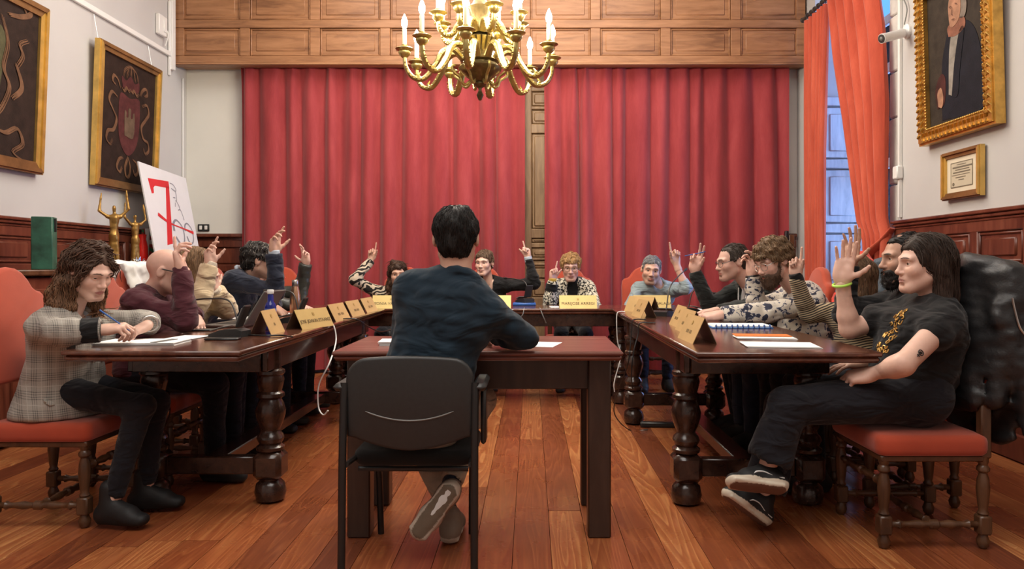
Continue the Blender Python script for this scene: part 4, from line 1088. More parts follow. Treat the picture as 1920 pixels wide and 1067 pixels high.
        def post2(F):
            if inner[0] != 'turtle': F.sub(capsule(N-u*.03+f*.01, N+u*.3+f*.05, .050, .058), k=.006)
            if inner[0] == 'vee': F.sub(flatcap(N+u*.02+f*.09, N-u*.11+f*.12, l, .045,.006,.08,.05), k=.006)
        V, Q = fieldmesh(pr, .008*h, post2); put('shirt', V, Q, inner[1], root)
    # --- trousers
    legs = legs or {}; Lg = {}
    for sd, e in (('L',1),('R',-1)):
        g = legs.get(sd, {}); fy = frame_from(yaw)[:,1]; ly = frame_from(yaw)[:,0]; hj = hip+e*l*.085
        K = np.asarray(g['k']) if 'k' in g else np.array([*(hip+fy*.43+e*ly*.11)[:2], SEATZ+.055])
        A = np.asarray(g['a']) if 'a' in g else np.array([*(K+fy*.0)[:2], .09])
        Lg[sd] = (hj, K, A, g.get('toe', fy+e*ly*.15), g.get('up', (0,0,1)))
    pr = [(flatcap(hip-u*.02, hip+u*.10, l, .160*Bw, .150*Bw, .116*Bw, .108*Bw), .05)]
    for sd, (hj, K, A, *_) in Lg.items():
        pr += [(capsule(hj, K, .084*Bw*legw, .063*legw), .05), (capsule(K, A+nrm(K-A)*pant_end, .063*legw, .047*legw+leg_flare), .025)]
    def post3(F):
        for sd, (hj, K, A, *_) in Lg.items():
            d = nrm(A-K); rr = ankle_clear+leg_flare; F.sub(capsule(A+d*(rr-.01-pant_end), A+d*(rr+(.07 if ankle_clear > .06 else .02)-pant_end), rr), k=.004)
        F.sub(boxp((hip[0], hip[1], -.05), (2,2,.055), None, .001), k=.002)
    if trousers is not None:
        V, Q = fieldmesh(pr, .0145*h, post3, sines(seed+9, 22, .0035, 3)); put('trousers', V, Q, trousers, root)
    if feet:
        for sd, (hj, K, A, toe, up) in Lg.items():
            kw = {'h': shoe_h, **(shoes[2] if len(shoes) > 2 else {})}
            V, Q, c = shoe(A, toe, s, shoes[0], shoes[1], up, **kw); put('shoe', V, Q, M['tint'], root, c)
    # --- the body: one mesh of head, neck, trunk, limbs and hands
    sk = np.array(SK[skin] if isinstance(skin, str) else skin)
    (hv, hq, hc), eb = make_head(head, R, s, sex, skin, lips, brow, hh*(1.26 if hh > .0027 else 1.06), N-u*.02, stub, True, lid, jaw, nose, neck_r or (.056 if sex == 'm' else .046))
    parts = [(hv, hq, hc)]
    pr = torso(-.014)
    for sd in J: pr += armp(sd, -.012 if arms[sd].get('sleeve', sleeve) == 'long' else -.001, .97)
    for sd, (hj, K, A, *_) in Lg.items(): lw = min(1, legw); pr += [(capsule(hj, K, .066*Bw*lw, .048*lw), .05), (capsule(K, A, .048*lw, .034), .02)]
    bare = any(arms[sd].get('sleeve', sleeve) != 'long' for sd in J)
    V, Q = fieldmesh(pr, .008*h if bare else .022); parts.append((V, Q, sk))
    for sd in J:
        a = arms[sd]; s0, e0, w0 = J[sd]; fd = np.asarray(a.get('f', w0-e0), float); lng = a.get('sleeve', sleeve) == 'long'
        V, Q, c = make_hand(w0, fd, a['n'], sd, a.get('pose', 'loose'), (hand_s or (1.0 if sex == 'm' else .92))*s, .0038*max(1, h*.97), skin, True, w0-nrm(w0-e0)*.035 if lng else w0-nrm(w0-e0)*.06, a.get('spread', 1.0), table_cuts())
        parts.append((V, Q, c))
        if lng and a.get('cuff', cuff) is not None:
            d = nrm(w0-e0); q = w0-d*.012; F = None; q = w0; pc = [capsule(q-d*.03, q+d*.012, .037, .036)]; lo, hi = bounds(pc, .01); F = Field(lo, hi, .005); F.add(*pc, k=0); F.sub(boxp(q+d*.062, (.08,.08,.045), np.stack([nrm(np.cross(d, (.3,.5,.8))), nrm(np.cross(d, np.cross(d, (.3,.5,.8)))), d], 1), .003), k=.003)
            V, Q = F.mesh(); put('cuff', V, Q, a.get('cuff', cuff), root)
    V, Q, C = merge(parts); body = put('body', V, Q, M['skin'], root, C)
    g = R[:,1] if gaze is None else np.asarray(gaze, float)
    for c, r in eb:
        V, Q, C = eyeball(c, r, g, iris); put('eye', V, Q, M['eye'], body, C)
    if collar == 'shirt':
        F = Field(N-.12, N+.12, .005); rp, pts = ring_prims(N+u*.020-f*.002, u, l, .064, .060, .011, 14, -.022, 18, 342); F.add(*rp, k=.01)
        for e in (0, -1):
            F.add(capsule(pts[e], pts[e]-u*.045+f*.012+l*(.018 if e == 0 else -.018), .010, .006), k=.012)
        F.sub(capsule(N-u*.03+f*.01, N+u*.3+f*.04, .050), k=.006)
        V, Q = F.mesh(); put('shirt_collar', V, Q, collar_mat or top, root)
    info = dict(root=root, R=R, H=head, s=s, J=J, l=l, f=f, u=u, N=N, S=S, Lg=Lg, hip=hip, topV=topV, topN=topN)
    if hair: hair(info)
    return info

# ---- hair styles (each adds a child called hair)
def hair_short(c, n=1400, length=.04, r=.0014, seed=1, wave=.25, thick=.008, front=.066, up=.1, back=-.6, low=-.07, curl=0.0, lat=0.0, vol=(1,1,1), cap_disp=.003, fr=.045, hstep=.0045, var=.35, grey=None, off=1.05, side=0, down=.5, greytop=None):
    n, r = int(n*.60), r*1.2
    def go(P):
        H, R, s = P['H'], P['R'], P['s']; sn = sines(seed, 75 if not curl else 120, cap_disp, 3)
        V, Q = hair_cap(H, R, s, hstep, thick, front, low, vol, sn, fr=fr)
        C = np.array(c)*(.85+.2*np.sin(V*210+seed).sum(1, keepdims=True)/3); parts = [(V, Q, C)]
        fwd, lft, upv = R[:,1], R[:,0], R[:,2]
        def comb(p):
            q = (p-H) @ R/s; t = np.clip((q[:,2]-.03)/.08, 0, 1)[:,None]; sg = np.sign(q[:,0])[:,None]
            return -upv*(down+(1-t)*.8)+fwd*back*(.3+.7*t)+lft*lat*t+sg*lft*.15*t
        rg = np.random.default_rng(seed); pts = surf_strands(V, Q, n, comb, length, r, seed, wave, up, 4 if not curl else 6, curl)
        v, q = strand_mesh(pts, r); cc = hair_colour(n, c, seed, var)
        if grey is not None:
            pr = np.full(n, grey[1])
            if greytop is not None: z = ((pts[0]-H) @ R/s); pr = np.clip(grey[1]+greytop*(z[:,1]+.02)/.08+greytop*(z[:,2]-.05)/.1, .05, .95)
            gm = (rg.uniform(size=n) < pr)[:,None]; cc = np.where(gm, np.array(grey[0])*(1+.3*rg.uniform(-1,1,(n,1))), cc)
        parts.append((v, q, np.repeat(np.tile(cc, (len(pts),1)), 3, 0)))
        V, Q, C = merge(parts); put('hair', V, Q, M['hair'], P['root'], C)
    return go
def hair_long(c, blobs, n=500, length=.30, r=.0030, seed=1, curl=.0, part=0.0, front=.07, tip=None, low=-.03, grav=.9, body=(), vol=(1,1,1), thick=.012, flow=None, waves=3.0, fr=.045, hstep=.006):
    """blobs: list of head-local capsules (a, b, ra, rb) that carry the hanging mass"""
    n, r = int(n*.64), r*1.18
    def go(P):
        H, R, s = P['H'], P['R'], P['s']; W = lambda p: H+R @ (np.array(p)*s)
        ex = [capsule(W(a), W(b), ra*s, rb*s) for a, b, ra, rb in blobs]
        E = lambda cc, rr: ellip(W(cc), np.array(rr)*s, R)
        cap = E((0,-.018,.036), (np.array((.074,.096,.082))+thick)*np.array(vol)); lo, hi = bounds([cap]+ex, .03); F = Field(lo, hi, hstep); F.add(cap, *ex, k=.03)
        F.disp(sines(seed, 62 if curl else 50, .010*min(1, curl*2) if curl > .2 else .003, 3))
        F.sub(boxp(W((0,.125,-.06+fr-.045)), np.array((.060,.080,.112))*s, R, .03), k=.02)
        F.sub(boxp(W((0,.075,-.12)), np.array((.050,.06,.13))*s, R, .03), k=.02)
        V, Q = F.mesh(); rg = np.random.default_rng(seed); z = ((V-H) @ R/s)[:,2]
        def shade(z, base): 
            if tip is None: return np.tile(np.array(base), (len(z),1))
            t = np.clip((.02-z)/.20, 0, 1)[:,None]; return np.array(base)*(1-t)+np.array(tip)*t
        C = shade(z, c)*(.75+.2*np.sin(V @ R*np.array([260,180,40])+seed).sum(1, keepdims=True)/3)
        parts = [(V, Q, C)]
        lft, fwd, up = R[:,0], R[:,1], R[:,2]
        def comb(p):
            q = (p-H) @ R/s; sg = np.sign(q[:,0]-part)[:,None]; t = np.clip((q[:,2]-.02)/.09, 0, 1)[:,None]; fz = np.clip((q[:,1]-.02)/.06, 0, 1)[:,None]
            return np.array([0,0,-1.0])*(.35+.65*(1-t))+sg*lft*(.9*t+.35*fz*(1-t))-fwd*(.30*t+.25*fz)
        pts = surf_strands(V, Q, n, comb, length, r, seed, .10+curl*.6, .02, 7, curl*.45); z0 = ((np.stack(pts).reshape(-1,3)-H) @ R/s)[:,2]
        v, qd = strand_mesh(pts, r, .35); k = np.tile(1+.40*rg.uniform(-1,1,(n,1)), (len(pts),1))
        parts.append((v, qd, np.repeat(shade(z0, c)*k, 3, 0)))
        V, Q, C = merge(parts); put('hair', V, Q, M['hair'], P['root'], C)
    return go
def beard(P, c, full=1.0, seed=3, h=.0045):
    H, R, s = P['H'], P['R'], P['s']; W = lambda p: H+R @ (np.array(p)*s); E = lambda cc, rr: ellip(W(cc), np.array(rr)*s, R)
    pr = [E((0,.046,-.076),(.056,.062,.048+.012*full)), capsule(W((.060,.010,-.01)), W((.046,.040,-.075)), .012*s, .018*s), capsule(W((-.060,.010,-.01)), W((-.046,.040,-.075)), .012*s, .018*s), E((0,.072,-.102-.012*full),(.036,.034,.026+.010*full)),
          capsule(W((-.024,.088,-.060)), W((0,.100,-.051)), .0065*s), capsule(W((.024,.088,-.060)), W((0,.100,-.051)), .0065*s)]
    lo, hi = bounds(pr, .02); F = Field(lo, hi, h); F.add(*pr, k=.02*s); F.disp(sines(seed, 190, .003, 3))
    F.sub(E((0,.11,-.020),(.048,.07,.034)), k=.012); F.sub(E((0,.112,-.0665),(.020,.022,.0065)), k=.003)
    V, Q = F.mesh(); C = np.array(c)*(1+.35*np.sin(V*330).sum(1, keepdims=True)/3); parts = [(V, Q, C)]
    rg = np.random.default_rng(seed); ii = rg.choice(len(V), min(700, len(V))); q = (V[ii]-H) @ R/s; ok = (q[:,2] < -.02) & (q[:,1] > .0); ro = V[ii][ok]
    d = nrm_rows((ro-W((0,.03,-.05))))*.7+R[:,2]*-.7+rg.normal(size=ro.shape)*.35; d = nrm_rows(d); pts = [ro, ro+d*.006, ro+d*.012+rg.normal(size=ro.shape)*.0015]
    v, qq = strand_mesh(pts, .0011); parts.append((v, qq, np.repeat(np.tile(hair_colour(len(ro), c, 2, .5), (3,1)), 3, 0)))
    V, Q, C = merge(parts); put('beard', V, Q, M['hair'], P['root'], C)
def glasses(P, mat, w=.024, hgt=.019, r=.0011, drop=0.0, rim=True):
    H, R, s = P['H'], P['R'], P['s']; W = lambda p: H+R @ (np.array(p)*s)-np.array(P['root'].location)
    m = MB()
    for e in (-1,1):
        m.tube([W((e*.0325+w*math.cos(a), .1005-.010*abs(math.cos(a) if math.cos(a)*e > 0 else 0), -.004+drop+hgt*math.sin(a))) for a in np.linspace(0, 2*math.pi, 23)], r*s*1.3, 6, False)
        m.tube(bez([W((e*.057,.093,.002+drop)), W((e*.073,.075,.006+drop*.6)), W((e*.080,.02,.012)), W((e*.081,-.01,.014)), W((e*.080,-.028,-.004))], 16), r*s*1.6, 6)
    m.tube(bez([W((-.009,.103,.002+drop)), W((0,.107,.006+drop)), W((.009,.103,.002+drop))], 8), r*s*1.4, 6)
    m.build('glasses', mat, P['root'], 60)
def band(P, sd, mat, back=.01, width=.010, r=.034, name='bracelet', thick=.006):
    s0, e0, w0 = P['J'][sd]; d = nrm(w0-e0); a = nrm(np.cross(d, (.2,.4,.9))); b = np.cross(d, a); c = w0-d*back-np.array(P['root'].location)
    m = MB(); m.tube([c+r*(math.cos(t)*a+math.sin(t)*b) for t in np.linspace(0, 2*math.pi, 25)], thick, 8, False); m.build(name, mat, P['root'], 60)
def snap(P, pts, off=.003):
    """move points onto the outer garment"""
    out = []
    for q in pts: i = np.argmin(((P['topV']-q)**2).sum(1)); out.append(P['topV'][i]+P['topN'][i]*off)
    return np.array(out)
# ------------------------------------------------------------------ garment patterns
def mth(nt, op, a, b=None, c=None):
    n = nt.nodes.new('ShaderNodeMath'); n.operation = op
    for i, v in enumerate((a, b, c)):
        if v is None: continue
        if isinstance(v, (int, float)): n.inputs[i].default_value = v
        else: nt.links.new(v, n.inputs[i])
    return n.outputs[0]
def fabric_base(name, rough=.85, fold=.0):
    m, nt, b = newmat(name); b.inputs['Roughness'].default_value = rough; b.inputs['Specular IOR Level'].default_value = .25; b.inputs['Sheen Weight'].default_value = .15
    v = coords(nt); bump(nt, b, noise(nt, coords(nt, 'Object', (1,1,1.6)), 16, 4, .5, .8), .35, .012); return m, nt, b, v
def mixc(nt, fac, a, b):
    mx = nt.nodes.new('ShaderNodeMixRGB')
    for i, v in ((0, fac), (1, a), (2, b)):
        if isinstance(v, tuple): mx.inputs[i].default_value = (*v, 1)
        else: nt.links.new(v, mx.inputs[i])
    return mx.outputs[0]
def plaid_mat():
    m, nt, b, v = fabric_base('grey glen plaid wool'); sp = nt.nodes.new('ShaderNodeSeparateXYZ'); nt.links.new(v, sp.inputs[0])
    hz = mth(nt, 'ADD', sp.outputs[0], mth(nt, 'MULTIPLY', sp.outputs[1], .8)); wob = mth(nt, 'MULTIPLY', noise(nt, v, 6, 2), .03)
    def fam(c, period):
        c = mth(nt, 'ADD', c, wob); fr = mth(nt, 'FRACT', mth(nt, 'MULTIPLY', c, 1/period)); bandm = mth(nt, 'GREATER_THAN', fr, .52)
        fine = mth(nt, 'GREATER_THAN', mth(nt, 'FRACT', mth(nt, 'MULTIPLY', c, 105)), .55)
        lit = mth(nt, 'LESS_THAN', mth(nt, 'ABSOLUTE', mth(nt, 'SUBTRACT', fr, .26)), .022); return mth(nt, 'MULTIPLY', bandm, fine), lit
    a1, l1 = fam(sp.outputs[2], .075); a2, l2 = fam(hz, .065)
    k = mth(nt, 'MULTIPLY', mth(nt, 'ADD', a1, a2), .5)
    c = mixc(nt, k, (.34,.315,.275), (.10,.092,.085)); c = mixc(nt, mth(nt, 'MULTIPLY', mth(nt, 'MAXIMUM', l1, l2), .45), c, (.52,.49,.44))
    nt.links.new(c, b.inputs['Base Color']); return m
def thresh_mat(name, stops, scale, detail=2, dist=.5, mapping=(1,1,1), rot=(0,0,0), rough=.8):
    m, nt, b, v = fabric_base(name, rough); n = noise(nt, coords(nt, 'Object', mapping, rot), scale, detail, .5, dist); r = ramp(nt, n, stops)
    r.node.color_ramp.interpolation = 'CONSTANT'; nt.links.new(r, b.inputs['Base Color']); return m
def wave_mat(name, c0, c1, scale, dist, dscale, rot=(0,0,0), duty=.5, typ='BANDS', axis='Z'):
    m, nt, b, v = fabric_base(name); wv = nt.nodes.new('ShaderNodeTexWave'); wv.wave_type = typ; wv.bands_direction = axis
    wv.inputs['Scale'].default_value = scale; wv.inputs['Distortion'].default_value = dist; wv.inputs['Detail'].default_value = 1.5; wv.inputs['Detail Scale'].default_value = dscale
    nt.links.new(coords(nt, 'Object', (1,1,1), rot), wv.inputs['Vector']); r = ramp(nt, wv.outputs['Fac'], [(0, c0), (duty, c1)]); r.node.color_ramp.interpolation = 'CONSTANT'
    nt.links.new(r, b.inputs['Base Color']); return m
G = {}
G['plaid'] = plaid_mat()
G['maroon'] = cloth('maroon sweatshirt', (.075,.018,.026), .9, .15, 500, .25, .15, 1.0)
G['cream'] = cloth('cream fleece', (.60,.47,.30), .95, .12, 220, .5, .3, 1.0)
G['creamwhite'] = cloth('off white rib', (.70,.62,.50), .95, .08, 220, .5, .3)
G['navysuit'] = cloth('navy suit', (.013,.017,.034), .75, .2, 600, .2, .15, 1.0)
G['leather'] = plain('dark olive leather', (.030,.032,.026), .38, 0, .3, .3, nscale=20)
G['blackleather'] = plain('black leather', (.011,.011,.012), .46, 0, .3, .25, nscale=18)
G['zebra'] = wave_mat('zebra print', (.018,.014,.012), (.60,.50,.38), 9, 9, 1.6, (.6,.5,.3), .5)
G['leopard'] = thresh_mat('speckled black and cream knit', [(0, (.02,.018,.016)), (.49, (.66,.62,.50))], 62, 1.5, .6)
G['floral'] = thresh_mat('white shirt with dark floral print', [(0, (.030,.034,.060)), (.43, (.16,.17,.24)), (.455, (.62,.57,.49))], 26, 2.5, 1.0)
G['stripe'] = wave_mat('fine cream and black stripes', (.022,.018,.016), (.44,.34,.21), 26, .6, 1.0, (0,.35,.0), .46)
G['black'] = cloth('black cotton', (.010,.010,.011), .9, .2, 500, .2, .12, 1.0)
G['charcoal'] = cloth('charcoal jersey', (.022,.026,.025), .9, .15, 500, .25, .15, 1.0)
G['sweater'] = cloth('dark teal navy knit', (.009,.0215,.035), .92, .15, 420, .35, .12, 1.0, 5)
G['denim'] = cloth('dark denim', (.020,.026,.045), .9, .2, 500, .25, .1, 1.0)
G['darktrous'] = cloth('black trousers', (.010,.010,.014), .9, .2, 500, .2, .1, 1.0)
G['beige'] = cloth('stone chinos', (.37,.31,.24), .9, .1, 500, .25, .1, 1.0)
G['bluegrey'] = cloth('washed grey blue shirt', (.25,.31,.33), .85, .12, 400, .25, .15, 1.0)
G['lightblue'] = cloth('pale blue shirt', (.45,.52,.60), .85, .06, 400, .2, .1)
G['white'] = cloth('white tee', (.72,.72,.70), .9, .05, 400, .2, .1)
G['yellow'] = cloth('mustard cuff', (.50,.33,.06), .9, .1, 400, .3, .1)
G['slate'] = cloth('slate quilted jacket', (.060,.085,.11), .7, .15, 400, .25, .1, 1.0)
G['redcoat'] = cloth('scarlet coat', (.66,.045,.022), .85, .1, 400, .25, .2, 1.0)
G['lime'] = plain('lime rubber', (.42,.75,.10), .4)
G['goldprint'] = plain('gold foil print', (.62,.36,.10), .35, .6)
G['watch'] = plain('black watch strap', (.014,.014,.014), .4)

def vec(dx, dy, dz): return np.array([dx, dy, dz], float)
def chairpos(x, y, face, label): place_chair(x, y, face, label); return (x, y, face)
PEOPLE = {}

# ---- woman in plaid blazer at the near end of the left table
ch = chairpos(-2.10, 3.34, 0, 'orange upholstered chair under the curly-haired person in the plaid blazer')
def blazer_ext(J, d):
    N, u, l, f, hip = d['N'], d['u'], d['l'], d['f'], d['hip']; out = []
    for e in (1, -1):                                                # lapels and collar
        a = N+u*.03-f*.03+e*l*.062; b = N-u*.02+f*.075+e*l*.075; c = N-u*.20+f*.150+e*l*.028
        F = Field(np.min([a,b,c],0)-.05, np.max([a,b,c],0)+.05, .005); F.add(flatcap(a, b, nrm(np.cross(b-a, u)), .012,.010,.012,.02), k=.01); F.add(flatcap(b, c, nrm(np.cross(c-b, f)), .036,.010,.007,.006), k=.01); out.append(F.mesh())
    F = Field(N-.12, N+.12, .006); F.add(*ring_prims(N+u*.032-f*.012, u, l, .070,.062,.012, 10, -.01, 90, 270)[0], k=.01); out.append(F.mesh())
    return out
p = person('person with long curly brown hair in a grey plaid blazer, head bowed over papers', (-2.13, 3.34, .575), 0, P(126,592,3.34), P(168,508,3.32), -20, -24, 2, .98, 'f', 'fair', G['plaid'], G['darktrous'],
    {'R': dict(e=P(70,668,3.12), w=P(192,619,3.10), f=vec(.95,.1,.12), n=vec(.0,.35,-1), pose='pen', lift=.022),
     'L': dict(e=P(215,650,3.62), w=P(281,607,3.36), f=vec(-.55,-.75,-.42), n=vec(-.25,-.2,-1), pose='flat', lift=.022)},
    {'L': dict(k=np.array([-1.72,3.36,.50]), a=np.array([-1.76,3.34,.10])), 'R': dict(k=np.array([-1.70,3.19,.51]), a=np.array([-1.80,3.14,.10]))},
    chair=ch, th=.019, bust=.6, flare=.05, collar='none', inner=('vee', G['lightblue']), vopen=.24, seed=11, top_name='blazer', brow=(.05,.025,.015), lid=.0022, ext=blazer_ext, hh=.0024,
    shoes=((.012,.012,.013),(.008,.008,.008), dict(high=.06)), gaze=vec(.7,-.3,-.7), lips=(.42,.14,.13), fold=.8, pant_end=.03, legw=.86,
    hair=hair_long((.085,.046,.029), [((.052,-.03,.0),(.070,-.02,-.13),.042,.040), ((-.055,-.03,.0),(-.082,-.01,-.17),.043,.046), ((0,-.07,.0),(-.01,-.095,-.15),.058,.065), ((-.084,-.01,-.14),(-.080,.025,-.215),.040,.028), ((.068,.0,-.11),(.066,.03,-.165),.034,.022)],
                   n=2400, length=.085, r=.0024, seed=4, curl=.50, part=.012, tip=(.24,.125,.065), vol=(1.05,1.05,1.03), thick=.013, fr=.050))
loc = np.array(p['root'].location)
for a in snap(p, [P(137,679,3.03), P(138,709,3.03)]):
    MB().lathe([(.001,-.004),(.0125,-.002),(.0125,.003),(.001,.005)], a-loc, 14, rotm('X', 90)).build('button', G['watch'], p['root'])
MB().tube(snap(p, [P(56+6*k,731+1.2*k,3.0) for k in range(9)], .002)-loc, .013, 8, True, .3).build('pocket_flap', G['plaid'], p['root'])
band(p, 'L', M['steel'], .006, .01, .034, 'wristwatch'); band(p, 'R', G['leather'], .004, .01, .033, 'bracelet', .003)
s0, e0, w0 = p['J']['R']; d = nrm(w0-e0); MB().tube([w0-d*.075-loc, w0-d*.010-loc], .054, 16).build('cuff', G['black'], p['root'])
PEOPLE['L1'] = p

# ---- bald man in maroon
ch = chairpos(-2.03, 3.93, 0, 'orange upholstered chair under the bald person in the maroon sweatshirt')
p = person('bald person in a maroon sweatshirt raising a pointing hand beside their head', (-2.08, 3.93, .575), 0, P(282,553,3.93), P(316,510,3.90), 8, -8, 0, 1.02, 'm', 'rosy', G['maroon'], G['darktrous'],
    {'R': dict(e=P(352,612,3.72), w=P(338,507,3.74), f=vec(-.28,.05,1), n=vec(.85,.30,.1), pose=([(2,6,4),(42,48,22),(52,52,22),(58,52,22)], (20,35))),
     'L': dict(e=P(352,640,4.10), w=P(362,592,3.98), f=vec(.55,-.55,-.5), n=vec(-.25,.1,-1), pose='flat')},
    chair=ch, th=.016, belly=.6, seed=21, collar='shirt', collar_mat=G['slate'], brow=(.22,.16,.13), stub=.15, cuff=G['maroon'], nose=1.1, build=1.05)
glasses(p, M['blackp'], r=.0019); PEOPLE['L2'] = p

# ---- cream fleece
ch = chairpos(-2.16, 4.50, 0, 'orange upholstered chair under the person in the cream fleece jacket')
p = person('person with light brown hair in a cream fleece jacket, one hand raised', (-2.20, 4.50, .575), 0, P(330,556,4.50), P(374,503,4.45), 30, -5, 0, 1.0, 'f', 'fair', G['cream'], G['darktrous'],
    {'R': dict(e=P(330,640,4.20), w=P(394,496,4.26), f=vec(.02,-.1,1), n=vec(.85,-.45,0), pose='half', cuff=G['creamwhite']),
     'L': dict(e=P(440,612,4.62), w=P(404,545,4.50), f=vec(-.1,-.1,1), n=vec(-.8,.3,0), pose='flat', cuff=G['creamwhite'])},
    chair=ch, th=.024, bust=.4, seed=31, collar='hood', h=1.15,
    hair=hair_long((.23,.14,.075), [((.055,-.02,.0),(.068,.0,-.11),.035,.03), ((-.055,-.02,.0),(-.068,.0,-.11),.035,.03), ((0,-.06,.0),(0,-.07,-.11),.06,.05)], n=1500, length=.09, r=.0018, seed=8, curl=.10, tip=(.32,.21,.12)))
PEOPLE['L3'] = p

# ---- navy suit
ch = chairpos(-2.14, 5.06, 0, 'orange upholstered chair under the person in the navy suit')
p = person('person with greying curly hair in a navy suit, arm raised with one finger up', (-2.18, 5.06, .58), 0, P(456,517,5.06), P(487,489,5.04), 22, -6, 0, 1.03, 'm', 'mid', G['navysuit'], G['navysuit'],
    {'R': dict(e=P(502,556,4.88), w=P(514,474,4.86), f=vec(.08,.0,1), n=vec(.8,-.5,.0), pose='half', cuff=G['lightblue']),
     'L': dict(e=P(520,610,5.25), w=P(516,578,5.05), f=vec(.75,-.4,-.35), n=vec(0,0,-1), pose='flat')},
    chair=ch, th=.018, seed=41, collar='shirt', collar_mat=G['lightblue'], h=1.2, brow=(.10,.08,.07), stub=.25,
    hair=hair_short((.030,.026,.024), n=1800, length=.035, r=.0017, seed=14, curl=.55, thick=.012, grey=((.26,.24,.215), .22), greytop=.35, cap_disp=.006, back=-.2, up=.3))
PEOPLE['L4'] = p

# ---- leather jacket, far end of the left table
ch = chairpos(-2.14, 5.64, 0, 'orange upholstered chair under the bespectacled person in the quilted dark jacket')
p = person('person with glasses in a dark olive jacket, far arm raised with open fingers', (-2.18, 5.64, .56), 0, P(478,548,5.66), P(508,520,5.62), -25, -4, 0, .97, 'f', 'rosy', G['leather'], G['darktrous'],
    {'L': dict(e=P(572,560,5.86), w=P(575,494,5.80), f=vec(-.12,.0,1), n=vec(-.3,-1,0), pose=([(4,6,4),(20,30,20),(60,80,45),(70,80,40)], (48,4))),
     'R': dict(e=P(505,625,5.40), w=P(560,592,5.48), f=vec(.8,-.3,-.2), n=vec(0,0,-1), pose='flat')},
    chair=ch, th=.020, bust=.3, seed=51, collar='fold', h=1.2,
    hair=hair_short((.13,.08,.05), n=1200, length=.05, r=.0018, seed=15, thick=.012, low=-.09))
glasses(p, G['redcoat'], r=.0016); PEOPLE['L5'] = p
# ---- the row before the crimson curtains, facing the camera
ch = chairpos(-1.24, 7.02, -90, 'orange upholstered chair under the person in zebra print')
p = person('person with wavy dark hair in zebra print, pointing one finger up', (-1.24, 7.06, .565), -90, P(741,545,6.80), P(746,514,6.76), -78, -4, 4, .96, 'f', 'mid', G['zebra'], G['darktrous'],
    {'R': dict(e=P(684,540,6.72), w=P(697,487,6.72), f=vec(.05,0,1), n=vec(.1,-1,0), pose='point'), 'L': dict(e=P(780,598,6.75), w=P(790,580,6.42), f=vec(.2,-1,-.1), n=vec(0,0,-1), pose='flat')},
    chair=ch, th=.010, bust=.4, seed=61, h=1.25, hh=.0036, brow=(.04,.022,.015), iris=(.06,.03,.015), lips=(.42,.16,.14),
    hair=hair_long((.075,.042,.028), [((.055,-.02,.0),(.080,-.01,-.12),.036,.036), ((-.055,-.02,.0),(-.082,-.01,-.13),.036,.036), ((0,-.06,.0),(0,-.07,-.12),.06,.05)], n=1800, length=.09, r=.0018, seed=18, curl=.45, part=-.01, tip=(.13,.07,.04), thick=.010))
ch = chairpos(-.46, 7.04, -90, 'orange upholstered chair under the short-haired person in black')
p = person('person with short brown hair in a black jacket, arm bent up with one finger raised', (-.46, 7.10, .58), -90, P(916,527,6.84), P(908,493,6.80), -108, -3, 0, .98, 'f', 'fair', G['black'], G['darktrous'],
    {'L': dict(e=P(1003,535,6.78), w=P(990,484,6.76), f=vec(-.10,0,1), n=vec(-.7,-.7,0), pose='point', cuff=G['lightblue']), 'R': dict(e=P(850,600,6.7), w=P(880,578,6.45), f=vec(.2,-1,-.1), n=vec(0,0,-1), pose='flat')},
    chair=ch, th=.014, bust=.4, seed=71, h=1.25, hh=.0036, collar='none', vopen=.13, brow=(.09,.05,.03), iris=(.10,.13,.16), lips=(.45,.20,.18),
    hair=hair_short((.11,.066,.040), n=1500, length=.045, r=.0017, seed=25, thick=.011, up=.25, back=.25, lat=.4, low=-.055, fr=.052, grey=((.26,.18,.12), .35)))
for e in (-1, 1):
    q = p['H']+p['R'] @ np.array([e*.083,-.006,-.036])-np.array(p['root'].location); MB().lathe([(.001,-.006),(.006,0),(.001,.006)], q, 8).build('earring', M['steel'], p['root'])
ch = chairpos(.39, 7.02, -90, 'orange upholstered chair under the blonde person in the speckled jacket')
p = person('person with short blonde hair and glasses in a speckled black and cream jacket', (.39, 7.07, .575), -90, P(1073,530,6.82), P(1070,501,6.78), -92, -10, 0, 1.03, 'f', 'rosy', G['leopard'], G['darktrous'],
    {'R': dict(e=P(1030,574,6.62), w=P(1036,525,6.58), f=vec(.05,0,1), n=vec(.6,-.8,0), pose='point', cuff=G['yellow']), 'L': dict(e=P(1124,590,6.68), w=P(1100,580,6.44), f=vec(-.6,-.8,-.1), n=vec(0,0,-1), pose='flat')},
    chair=ch, th=.018, bust=.5, seed=81, h=1.25, hh=.0036, collar='none', vopen=.26, inner=('turtle', G['black']), brow=(.20,.13,.08), lid=.0040, lips=(.40,.15,.14),
    hair=hair_short((.40,.225,.085), n=2800, length=.04, r=.0014, seed=35, thick=.017, up=.12, back=.25, lat=.5, low=-.05, curl=.2, grey=((.62,.42,.21), .45), cap_disp=.006, fr=.048))
glasses(p, M['brassdark'], r=.0012, w=.025, hgt=.017)
s0, e0, w0 = p['J']['R']; d = nrm(w0-e0); MB().tube([w0-d*.10-np.array(p['root'].location), w0-d*.035-np.array(p['root'].location)], .0565, 16).build('cuff', G['black'], p['root'])
ch = chairpos(1.13, 7.02, -90, 'orange upholstered chair under the grey-haired person in the blue grey shirt')
